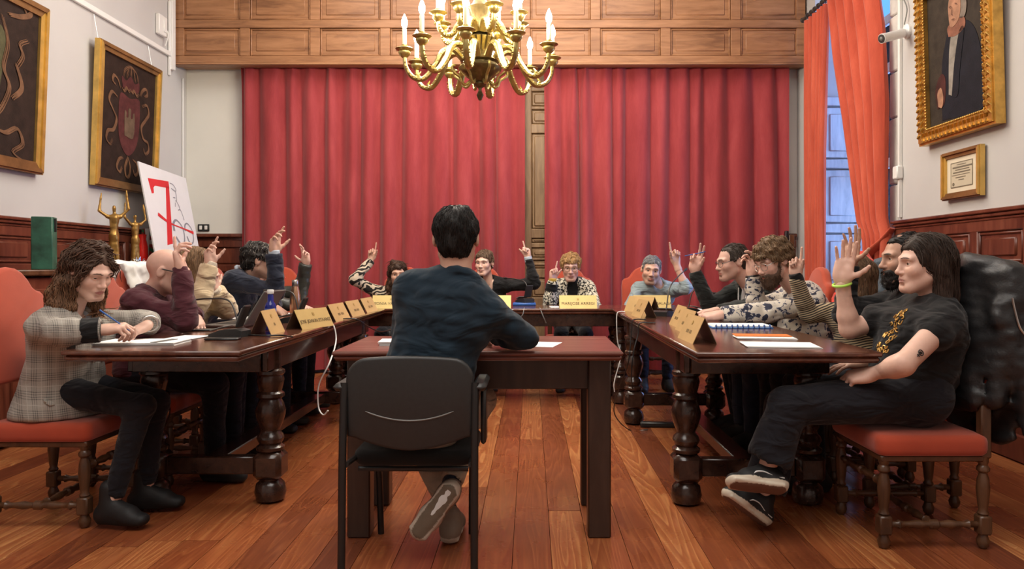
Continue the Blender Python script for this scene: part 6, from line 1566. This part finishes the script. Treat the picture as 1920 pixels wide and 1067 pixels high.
def flagmat():
    m, nt, b = newmat('flag cloth'); sp = nt.nodes.new('ShaderNodeSeparateXYZ'); nt.links.new(coords(nt), sp.inputs[0]); u, v = sp.outputs[1], mth(nt, 'SUBTRACT', sp.outputs[2], .25)
    line = lambda e, wd: mth(nt, 'LESS_THAN', e, wd); ab = lambda e: mth(nt, 'ABSOLUTE', e); uu = mth(nt, 'SUBTRACT', u, -.12)
    diag = mth(nt, 'MINIMUM', ab(mth(nt, 'SUBTRACT', uu, v)), ab(mth(nt, 'ADD', uu, v))); cross = mth(nt, 'MINIMUM', ab(uu), ab(v))
    c = mixc(nt, line(diag, .018), (.42,.035,.030), (.03,.16,.06)); c = mixc(nt, line(cross, .020), c, (.72,.70,.68)); nt.links.new(c, b.inputs['Base Color']); b.inputs['Roughness'].default_value = .8; return m
n = 26; V = []; f = []
for i in range(n):
    for j in range(14): u = i/(n-1); V.append((.02*math.sin(u*14+j*.1), -.005-.22*u, .12+.27*j/13-.03*u))
f = [(i*14+j, (i+1)*14+j, (i+1)*14+j+1, i*14+j+1) for i in range(n-1) for j in range(13)]; V = np.array(V); N_ = len(V)
MB().add(np.vstack([V, V+np.array([.002,0,0])]), f+[tuple(N_+k for k in reversed(q)) for q in f]).build('flag_cloth', flagmat(), fg, 80)
# leaning sign board with the anniversary emblem
A0, A1, A2 = np.array([-3.30, 6.48, SBZ+.005]), np.array([-3.255, 7.26, SBZ+.005]), np.array([-3.50, 6.52, 2.06])
bd = thing('sign_board', 'white board leaning on the wall with a big red 7 and grey profile drawing', 'sign', tuple(A0)); ux = A1-A0; uv = A2-A0; nn = nrm(np.cross(ux, uv)); nn = nn if nn[0] > 0 else -nn
Bp = lambda u, v, off=0.0: ux*u+uv*v+nn*off
MB().add([Bp(0,0), Bp(1,0), Bp(1,.94), Bp(0,1), Bp(0,0,-.012), Bp(1,0,-.012), Bp(1,.94,-.012), Bp(0,1,-.012)], [(0,1,2,3),(7,6,5,4),(0,4,5,1),(1,5,6,2),(2,6,7,3),(3,7,4,0)]).build('board_panel', plain('white foam board', (.72,.72,.74), .5, var=.02), bd, 30)
RED, GRY = plain('red print', (.62,.030,.035), .5), plain('grey print', (.26,.26,.30), .5)
def bpoly(name, pts, mat, off=.002):
    n = len(pts); pts = [(u, .86-(.86-v)*.88) for u, v in pts]; MB().add([Bp(u, v, off) for u, v in pts]+[Bp(u, v, 0) for u, v in pts], [tuple(range(n))]+[(i, n+i, n+(i+1) % n, (i+1) % n) for i in range(n)]).build(name, mat, bd, 30)
def bstroke(name, pts, wd, mat, off=.002):
    p = bez([(u, .86-(.86-v)*.88) for u, v in pts], 8*len(pts)); p = np.array([[*q[:2]] for q in p]); T = np.gradient(p*np.array([.78,1.0]), axis=0); T /= np.linalg.norm(T, axis=1)[:,None]; Nn = np.stack([-T[:,1]/.78, T[:,0]], 1)
    wd = np.interp(np.linspace(0,1,len(p)), np.linspace(0,1,len(np.atleast_1d(wd))), np.atleast_1d(wd)); a, b = p+Nn*wd[:,None], p-Nn*wd[:,None]; n = len(p)
    MB().add([Bp(*q, off) for q in a]+[Bp(*q, off) for q in b], [(i, i+1, n+i+1, n+i) for i in range(n-1)]).build(name, mat, bd, 30)
bpoly('seven_bar', [(.13,.855),(.565,.865),(.555,.785),(.25,.785),(.21,.76),(.20,.70),(.155,.69)], RED)
bpoly('seven_stem', [(.485,.80),(.555,.80),(.40,.155),(.28,.135)], RED)
bstroke('strike_line', [(.20,.47),(.42,.385),(.68,.34),(.93,.295)], [.018,.012,.006,.007,.016], RED, .003)
bstroke('grey_zero', [(.485,.30),(.50,.385),(.58,.425),(.68,.36),(.70,.26),(.66,.17),(.58,.155),(.50,.235)], [.018,.016,.010,.008,.008,.012,.016,.012], GRY)
bstroke('grey_zero', [(.735,.31),(.755,.375),(.82,.40),(.90,.34),(.91,.25),(.87,.18),(.80,.175),(.755,.25)], [.011,.010,.007,.006,.006,.009,.011,.008], GRY)
for q in ([(.59,.85),(.66,.835),(.70,.79),(.68,.765),(.60,.79)], [(.68,.77),(.685,.72),(.67,.655),(.64,.65)], [(.60,.685),(.65,.685)], [(.66,.65),(.70,.60),(.715,.55)], [(.63,.63),(.61,.58)], [(.66,.545),(.715,.55),(.745,.50),(.76,.435)]): bstroke('profile_line', q, .005, GRY)

# ------------------------------------------------------------------ garments hung over chairs, bag on the floor
def drape(name, label, cat, cx, cy, face, mat, z_lo, seed, w=.26, sleeves=True, thick=.03, hood=False, top=1.13, nstep=.011, front=.14, full=False, subs=()):
    Rc = np.array(Matrix.Rotation(math.radians(face-90), 3, 'Z')); c0 = np.array([cx, cy, 0]); T = lambda x, y, z: c0+Rc @ np.array([x, y, z]); L = Rc[:,0]
    yb = -.222-.14*(top-.5)
    pr = [flatcap(T(0,yb-.045,z_lo), T(0,yb-.045,top-.02), L, w, w*.82, thick+.02, thick), flatcap(T(0,yb-.06,top-.005), T(0,yb+.055,top-.015), L, w*.62, w*.60, .025, .025), flatcap(T(0,yb+.056,top-.02), T(0,-.222-.14*(top-front-.5)+.062,top-front), L, w*.72, w*.8, .018, .016)]
    if sleeves: pr += [capsule(T(e*w*.92,yb-.05,top-.12), T(e*(w+.03),yb-.075,top-.62), .052, .040) for e in (-1,1)]
    if full:                                    # worn right round the chair back
        pb = lambda z: -.222-.14*(z-.5)
        pr = [flatcap(T(0,pb(.60)-.0,.60), T(0,pb(1.08)+.0,1.07), L, .280, .262, .095, .085), flatcap(T(.0,pb(1.1)-.03,1.12), T(0,pb(1.1)+.02,1.13), L, .12, .12, .05, .04), capsule(T(-.235,pb(1.0)-.05,1.02), T(-.30,pb(.6)-.10,.50), .055, .042), flatcap(T(0,pb(.6)-.075,.44), T(0,pb(.9)-.07,.9), L, .24, .25, .045, .05), capsule(T(-.20,pb(1.1)-.02,1.09), T(-.235,pb(.9)+.03,.92), .04, .03)]
    if hood: pr.append(ellip(T(0,yb-.02,top+.0), (.10,.07,.08), Rc))
    lo, hi = bounds(pr, .03); F = Field(lo, hi, nstep); F.add(*pr, k=.04); F.disp(sines(seed, 34, .008, 4))
    Rb = Rc @ rotm('X', 8); F.sub(boxp(T(0,-.222,.5)+Rb @ np.array([0,-.003,.245]), (.228,.038,.275), Rb, .012), boxp(T(0,-.222,.5)+Rb @ np.array([0,-.003,.50]), (.15,.038,.135), Rb, .012), k=.004)
    for q in subs: F.sub(q, k=.006)
    V, Q = F.mesh(); o = thing(name, label, cat, (cx, cy, 0)); me = quadmesh('jacket_shell', V-np.array([cx,cy,0]), Q); me.materials.append(mat); obj('jacket_shell', me, None, o); return o, T
def body_subs(k):
    p = PEOPLE[k]; pr = [flatcap(p['hip'], p['N']-p['u']*.10, p['l'], .205, .205, .148, .140), flatcap(p['N']-p['u']*.10, p['N'], p['l'], .20, .14, .13, .09), ellip(p['H']-p['R'][:,1]*.03-p['R'][:,2]*.05, (.125,.125,.185), p['R'])]
    return pr+[capsule(p['J'][sd][0], p['J'][sd][1], .078) for sd in p['J']]
o, T = drape('leather_jacket', 'black leather jacket with silver zip hung over the chair back', 'jacket', 1.59, 3.11, 180, G['blackleather'], .50, 3, w=.255, thick=.04, full=True)
lo_ = np.array(o.location); jv = np.array([v.co[:] for v in o.children[0].data.vertices])+lo_; jn = np.array([v.normal[:] for v in o.children[0].data.vertices])
def jsnap(q, off): i = np.argmin(((jv-q)**2).sum(1)); return jv[i]+jn[i]*off-lo_
z = MB().tube(bez([jsnap(T(-.33,-.26-.02*k,1.02-.06*k), .004) for k in range(9)], 40), .004, 6).build('zip', M['steel'], o)
bk = MB(); q = jsnap(T(-.30,-.45,.50), .006); bk.tube([q+np.array(d) for d in ((0,0,0),(.05,0,0),(.05,0,-.05),(0,0,-.05),(0,0,0))], .004, 6, False).build('buckle', M['steel'], o)
drape('scarlet_coat', 'scarlet coat hung over the chair of the person in the floral shirt', 'coat', 1.74, 4.58, 180, G['redcoat'], .60, 7, w=.225, sleeves=False, hood=True, front=.40, subs=body_subs('R2'))
drape('slate_jacket', 'slate grey jacket hung over the chair of the striped person', 'jacket', 1.76, 4.08, 180, G['slate'], .60, 9, w=.225, sleeves=False, hood=True, front=.3, top=1.16, subs=body_subs('R3'))
drape('white_cardigan', 'off-white cardigan hung over the chair of the cream fleece person', 'cardigan', -2.16, 4.50, 0, G['white'], .60, 12, w=.225, sleeves=False, subs=body_subs('L3'))
place_chair(-2.44, 7.05, -80, 'empty orange upholstered chair in the corner behind the dark olive jacket')
F = Field((2.2,3.0,0), (2.7,3.5,.45), .009); F.add(ellip((2.46,3.25,.15),(.17,.16,.17)), ellip((2.42,3.22,.28),(.11,.12,.10)), k=.05); F.disp(sines(2, 26, .012, 4)); F.sub(boxp((2.45,3.25,-.1),(1,1,.105),None,.001), k=.002); V, Q = F.mesh()
bg = thing('black_bag', 'slumped black cloth bag on the floor by the right wall', 'bag', (2.46,3.25,0)); me = quadmesh('bag_body', V-np.array([2.46,3.25,0]), Q); me.materials.append(G['black']); obj('bag_body', me, None, bg)
MB().tube(bez([(-.08,-.05,.32),(-.05,-.02,.42),(.04,.02,.42),(.07,.03,.30)], 16), .010, 8).build('strap', G['black'], bg)
# ------------------------------------------------------------------ things on the tables
def on_table(px, py, z=TH):
    """a pixel on a horizontal surface at height z"""
    Y = FPX*(CAMZ-z)/(py-VPY); return np.array([(px-VPX)*Y/FPX, Y, z])
def text_mesh(s, size, align='CENTER'):
    c = bpy.data.curves.new('text', 'FONT'); c.body = s; c.size = size; c.align_x = align; c.align_y = 'CENTER'; c.extrude = .0004
    t = bpy.data.objects.new('text', c); COL.objects.link(t); dg = bpy.context.evaluated_depsgraph_get(); me = bpy.data.meshes.new_from_object(t.evaluated_get(dg)); bpy.data.objects.remove(t); bpy.data.curves.remove(c); me.name = 'lettering'; return me
def name_card(label, x, y, face, text, w=.24, h=.115, mat='card', size=.030, dx=0, bars=None):
    """tent card; its printed face looks along face degrees"""
    o = thing('name_card', label, 'name card', (x, y, TH), math.radians(face+90), 'folded name cards on the council tables'); d = .055; t = .003
    a = math.atan2(d, h); 
    for s in (1, -1):
        p = [(-s*d, 0), (-s*d+s*t, 0), (0+s*t*.3, h), (0-s*t*.4, h)]
        v = [(-w/2, y_, z_) for y_, z_ in p]+[(w/2, y_, z_) for y_, z_ in p]
        MB().add(v, [(0,1,2,3),(7,6,5,4),(0,4,5,1),(1,5,6,2),(2,6,7,3),(3,7,4,0)]).build('card_front' if s > 0 else 'card_back', M[mat] if s > 0 else M['cardback'], o, 30)
    nrm_ = np.array([0, -math.cos(a), math.sin(a)]); up_ = np.array([0, math.sin(a), math.cos(a)])
    def stick(me_obj, cx, cz):
        q = np.array([0,-d,0])+up_*cz+nrm_*.0022; me_obj.matrix_basis = Matrix(((1,0,nrm_[0],cx),(0,up_[1],nrm_[1],q[1]),(0,up_[2],nrm_[2],q[2]),(0,0,0,1)))
    if text:
        me = text_mesh(text, size); me.materials.append(M['ink']); stick(obj('lettering', me, None, o), dx, h*.42)
    elif bars:
        m = MB(); xx = -sum(bars)/2-.004*(len(bars)-1)/2
        for b_ in bars:
            for k in range(int(b_/.008)): m.box((xx+.004+k*.008, 0, 0), (.0022, .016, .0006)).box((xx+.006+k*.008, (-.006,.006,0)[k % 3], 0), (.004, .0022, .0006))
            xx += b_+.010
        oo = m.build('blurred_lettering', M['ink'], o); oo['kind'] = 'stuff'; stick(oo, dx, h*.42)
    cr = MB().prism([(-.008,.0),(-.011,.018),(-.005,.010),(0,.020),(.005,.010),(.011,.018),(.008,0)], -.0004, .0004, None); v = np.concatenate(cr.v); cr.v = [v[:, [0,2,1]]]
    oo = cr.build('crest', plain('gold crest', (.45,.31,.10), .4, .4), o, 30); stick(oo, 0, h*.72)
name_card('gold name card reading MARIJOSE ARREGI before the blonde person', .386, 5.99, -90, 'MARIJOSE ARREGI', .305, .105, size=.034)
name_card('gold name card ending in ZABALAGA before the grey-haired person', .995, 6.02, -90, 'ZABALAGA', .305, .105, size=.034, dx=.075)
name_card('gold name card reading SONIA at the corner of the cross table', -1.14, 5.99, -90, 'SONIA VÁZQUEZ', .305, .105, size=.034)
name_card('gold name card on the cross table half hidden behind the dark sweater', -.31, 5.99, -90, None, .30, .105, bars=(.05,.08))
name_card('gold name card reading JOSE JOAKIN ETXANIZ on the long table', -1.235, 4.10, -18, 'JOSE JOAKIN ETXANIZ', .30, .105, size=.028)
name_card('tan name card standing beside the blue water bottle', -1.345, 3.74, 2, None, .22, .12, 'cardwood', bars=(.03,))
for y_, lab in ((4.66,'next after the gold JOSE JOAKIN card'), (5.08,'in the middle of three along the table edge'), (5.52,'last before the SONIA card')):
    name_card('tan name card, '+lab, -1.245, y_, -3, None, .30, .105, 'cardwood', bars=(.05,.06))
for x_, y_, lab, yw in ((.84,5.52,'before the ZABALAGA card',-150), (.765,4.95,'seen end-on by the black microphone base',184), (.872,4.20,'furthest of the overlapping three on the right table',178), (.835,3.82,'middle of the overlapping three on the right table',179), (.762,3.36,'nearest the table end of the overlapping three',181)):
    name_card('tan name card, '+lab, x_, y_, yw, None, .30, .115, 'cardwood', bars=(.05,.04))
# conference microphones
def mic_unit(label, x, y, face, tip, base='blackp', panel=True):
    o = thing('conference_microphone', label, 'microphone', (x, y, TH), math.radians(face-90), 'gooseneck conference microphones')
    m = MB().prism([(-.09,0),(.075,0),(.075,.014),(.02,.034),(-.06,.040),(-.09,.030)], -.05, .05); v = np.concatenate(m.v); m.v = [v[:, [1,0,2]]]; m.build('base', M[base], o, 30)
    if panel: MB().cbox((0,-.075,.10), (.07,.012,.115), .005, rotm('X', 22)).build('screen_panel', M['blackp'], o, 30); MB().cbox((0,-.066,.103), (.055,.006,.08), .002, rotm('X', 22)).build('screen', M['greyp'], o, 30)
    MB().cbox((0,.035,.042), (.10,.07,.006), .002, rotm('X', -16)).build('key_plate', M['greyp'], o, 30)
    R = np.array(Matrix.Rotation(math.radians(face-90), 3, 'Z')); tl = R.T @ (np.asarray(tip)-np.array([x, y, TH])); s = np.array([0.03,-.04,.045]); mid1 = s+np.array([0,0,.10])+(tl-s)*.18; mid2 = s+(tl-s)*.6+np.array([0,0,.06])
    g = bez([s, mid1, mid2, tl], 26); MB().tube(g, .0045, 8).build('gooseneck', M['iron'], o, 60)
    d = nrm(g[-1]-g[-4]); MB().tube([g[-1]-d*.01, g[-1]+d*.005, g[-1]+d*.04, g[-1]+d*.045], [.006,.010,.010,.004], 10).build('microphone_head', M['blackp'], o, 60); return o
q = on_table(428,631); mic_unit('conference microphone with tilted screen beside the curly-haired person\'s papers', q[0], q[1], 176, P(358,563,q[1]+.25))
q = on_table(545,605); mic_unit('conference microphone with tilted screen in front of the copper flask', q[0], q[1], 176, P(504,545,q[1]+.15))
q = on_table(983,573); mic_unit('conference microphone on a blue base on the cross table', q[0], q[1]+.05, 120, P(950,527,q[1]+.35), 'blackp'); M['bluep'] = plain('blue plastic', (.03,.12,.42), .35)
tag(MB().cbox((q[0], q[1]+.02, TH+.0125), (.20,.16,.025), .006).build('blue_case', M['bluep'], None), 'flat blue case under the microphone on the cross table', 'case')
bpy.data.objects['conference_microphone.002'].location.z += .0255
q = on_table(1245,592); mic_unit('conference microphone with long neck beside the end-on name card', q[0], q[1], 60, P(1284,507,q[1]+.3), panel=False)
q = on_table(1287,590); mic_unit('conference microphone with low bent neck before the charcoal top', q[0]+.08, q[1]+.18, 10, P(1340,550,q[1]+.25), panel=False)
# laptop, bottles
lp = thing('laptop', 'open dark laptop with its lid leaning over the long table', 'laptop', (-1.60, 4.22, TH), math.radians(-92))
MB().cbox((0,-.10,.009), (.32,.22,.018), .005).build('keyboard_base', M['steel'], lp, 30); MB().cbox((0,-.095,.0188), (.28,.12,.002), .001).build('keys', M['blackp'], lp, 30)
Rl = rotm('X', -32); MB().cbox(np.array([0,.012,.014])+Rl @ np.array([0,0,.112]), (.32,.010,.222), .004, Rl).build('lid', M['greyp'], lp, 30); MB().cbox(np.array([0,.012,.014])+Rl @ np.array([0,-.0058,.115]), (.29,.002,.19), .001, Rl).build('screen', M['blackm'], lp, 30)
M['cobalt'] = plain('cobalt glass', (.012,.022,.20), .10); M['copper'] = plain('rose gold steel', (.55,.32,.20), .28, .9)
q = np.array([-1.395,3.92,TH]); bt = thing('water_bottle', 'cobalt blue glass water bottle with white cap on the long table', 'bottle', tuple(q))
MB().lathe([(.026,0),(.030,.006),(.030,.03),(.027,.036),(.027,.07),(.030,.076),(.030,.125),(.025,.142),(.0165,.152),(.0155,.185),(.013,.196)], (0,0,0), 24).build('bottle_glass', M['cobalt'], bt, 40); MB().lathe([(.0165,.194),(.0175,.196),(.0175,.214),(.015,.217)], (0,0,0), 20).build('cap', M['whitep'], bt, 40)
MB().lathe([(.0305,.085),(.0308,.086),(.0308,.115),(.0305,.116)], (0,0,0), 24, None, False).build('label_band', plain('pale blue print', (.10,.16,.42), .4), bt, 40)
fk = thing('insulated_flask', 'rose gold insulated flask with steel cap on the long table', 'flask', (-1.62, 5.03, TH))
MB().lathe([(.030,0),(.035,.006),(.036,.10),(.034,.145),(.026,.185),(.0215,.205)], (0,0,0), 24).build('flask_body', M['copper'], fk, 50); MB().lathe([(.021,.204),(.022,.206),(.022,.245),(.019,.249)], (0,0,0), 20).build('flask_cap', M['steel'], fk, 40)
def sheets(name, label, cat, px, py, w, d, rot, n=6, mat='paper', t=.0012, cover=None, z=TH, dx=0, dy=0):
    q = on_table(px, py, z); o = thing(name, label, cat, (q[0]+dx, q[1]+dy, z), math.radians(rot)); r = np.random.default_rng(int(px))
    for k in range(n):
        a = r.uniform(-1.5,1.5) if k else 0; MB().box((r.uniform(-.004,.004), r.uniform(-.004,.004), t*(k+.5)), (w, d, t*.9), rotm('Z', a)).build('sheet', M[mat] if not (cover and k == 0) else cover, o)
    return o
M['bluecard'] = plain('blue card', (.06,.20,.50), .5); M['orangecard'] = plain('orange folder', (.70,.20,.04), .5)
o = sheets('notebook', 'open white notebook under the curly-haired person\'s hands', 'notebook', 268, 644, .34, .19, 4, 10); MB().box((.10,-.02,.0135), (.03,.15,.002), rotm('Z', -12)).build('page_marker', M['greyp'], o)
sheets('pamphlet', 'white pamphlet with a blue edge lying beyond the open notebook', 'pamphlet', 352, 634, .14, .17, -6, 3, cover=M['bluecard'], dx=-.01, dy=.02)
tag(MB().cbox(on_table(418,637)+np.array([0,0,.005]), (.15,.07,.009), .004, rotm('Z', 4)).build('mobile_phone', M['blackm'], None), 'black mobile phone lying in front of the nearest microphone', 'phone')
tag(MB().cbox(on_table(372,620)+np.array([0,0,.005]), (.17,.09,.009), .004, rotm('Z', 8)).build('tablet', M['blackm'], None), 'dark tablet lying before the person in maroon', 'tablet')
sheets('paper_stack', 'white papers behind the laptop on the long table', 'paper', 470, 597, .30, .21, 20, 5, dx=-.05); sheets('booklet', 'blue and white booklet under the navy suit person\'s hand', 'booklet', 545, 590, .16, .15, 10, 5, cover=M['bluecard'], dx=.03, dy=.06)
sheets('paper_sheets', 'long white sheets lying behind the gold JOSE JOAKIN card', 'paper', 605, 580, .30, .21, 80, 3)
sheets('paper_sheet', 'white sheet on the cross table beside the MARIJOSE card', 'paper', 1043, 576, .10, .15, 5, 3)
nb = thing('spiral_notebook', 'open blue spiral notebook with white pages on the right table', 'notebook', tuple(on_table(1380,612)+np.array([0,-.04,0])), math.radians(-3)); q = nb
MB().box((0,0,.003), (.33,.23,.005)).build('cover', M['bluecard'], nb); 
for k in range(6): MB().box((.002*k,.004,.0068+.0014*k), (.31,.21,.0012)).build('page', M['paper'], nb)
for k in range(11): MB().tube([(-.145+.029*k, -.118+.011*math.cos(a), .0125+.0095*math.sin(a)) for a in np.linspace(0, 6.283, 11)], .0028, 5, False).build('coil', M['bluep'], nb)
sheets('white_papers', 'white papers lying on the near end of the right table', 'paper', 1462, 648, .30, .20, -8, 5); sheets('orange_folder', 'orange folder with papers beyond the white papers', 'folder', 1440, 636, .27, .13, -6, 5, cover=None, dy=.05)
tag(MB().box(on_table(1435,634)+np.array([0,.06,.0085]), (.26,.12,.003), rotm('Z', -7)).build('orange_cover', M['orangecard'], None), 'thin orange cover lying on top of a folder of papers', 'cover')
sheets('white_pages', 'white pages beside the bearded person\'s left hand', 'paper', 1335, 596, .16, .18, -4, 3); sheets('paper_pile', 'white pages before the charcoal top on the right table', 'paper', 1310, 581, .28, .20, 0, 3)
sheets('loose_paper', 'loose white sheet on the worn desk at the sweater sleeve', 'paper', 1018, 646, .13, .20, -14, 1); sheets('desk_papers', 'small stack of white papers on the worn desk edge', 'paper', 738, 645, .11, .15, 4, 14)
# pens
R1 = PEOPLE['R1']; s0, e0, w0 = R1['J']['R']; tag(MB().tube([w0+np.array([-.07,-.03,.105]), w0+np.array([.075,-.03,.135])], [.0035,.0035], 8).build('pen', M['bluep'], None), 'dark pen held between raised fingers', 'pen')
L1 = PEOPLE['L1']; s0, e0, w0 = L1['J']['R']; tag(MB().tube([w0+np.array([.105,.02,-.005]), w0+np.array([.0,-.02,.085])], [.002,.004], 8).build('ballpoint_pen', M['bluep'], None), 'blue ballpoint pen held over the open notebook', 'pen')
# cables and the power strip on the floor
def cable(label, pts, mat, r=.004): tag(MB().tube(bez(pts, 12*len(pts)), r, 6).build('cable', mat, None, 60), label, 'cable')
e = np.array([.028,0,0])
cable('white cable hanging from the long table edge before the gold card', [np.array([-1.24,4.31,TH+.006]), np.array([-1.185,4.31,TH+.007]), np.array([-1.157,4.30,TH-.01]), P(630,640,4.25), P(618,680,4.05), P(598,722,4.05), P(597,762,4.05), P(606,778,4.02)+np.array([0,0,-.0]), P(615,770,4.0)], M['whitep'])
cable('black cable running along the table edge beside the blue bottle', [on_table(460,630)+np.array([0,0,.006]), on_table(500,631)+np.array([0,-.02,.006]), on_table(535,630)+np.array([-.01,-.03,.006]), on_table(560,634)+np.array([-.03,0,.006])], M['blackm'])
cable('black cable sagging between the long table and the cross table', [on_table(640,600)+np.array([-.02,0,.006]), on_table(668,600)+np.array([.0,0,.005]), P(690,612,4.75), P(715,622,4.9), P(745,614,5.2), P(790,600,5.6), P(830,592,5.87)], M['blackm'])
def over_edge(y, x=.70): return [np.array([x, y, TH+.006]), np.array([.665, y, TH+.007]), np.array([.642, y-.005, TH-.004]), np.array([.636, y-.01, TH-.06])]
cable('white cable hanging over the inner edge of the right table', over_edge(5.42)+[P(1158,640,5.40), P(1164,668,5.38), P(1152,715,5.36), P(1152,735,5.36)], M['whitep'])
cable('black cable looping from the end-on name card to the floor', over_edge(4.62, .73)+[P(1178,680,4.58), P(1160,730,4.7), P(1152,775,4.85), P(1180,806,5.0), P(1215,806,5.0)], M['blackm'])
cable('black cable lying from the microphone base over the right table', over_edge(4.34, .74)+[P(1188,660,4.30), P(1184,700,4.30), P(1186,730,4.32)], M['blackm'])
cable('grey cable dropping behind the cross table below the microphone', [P(983,577,5.92), P(980,590,5.87), P(972,598,5.87)], M['greyp']); cable('grey cable hanging under the MARIJOSE card on the cross table front', [P(1012,577,5.92), P(1018,592,5.87), P(1024,606,5.87)], M['greyp'])
ps = thing('power_strip', 'black power strip with a plug on the floor under the right table', 'power strip', (P(1222,797,5.17)[0]+.08, 5.10, 0), math.radians(-4)); MB().cbox((0,0,.018), (.34,.05,.036), .008).build('strip_body', M['blackp'], ps)
MB().cbox((.10,0,.06), (.035,.03,.05), .006).build('plug', M['blackm'], ps)
# dark objects in the gap behind the orange curtain
st = thing('wooden_stand', 'narrow brown wooden stand in the gap beside the crimson curtain', 'stand', (2.62, 7.36, 0)); MB().cbox((0,0,.72), (.055,.055,1.44), .006).build('post', M['chairwood'], st); MB().cbox((0,0,.02), (.22,.22,.04), .008).build('foot', M['chairwood'], st); MB().cbox((-.045,.0,1.40), (.035,.05,.16), .006).build('bracket', M['blackm'], st)
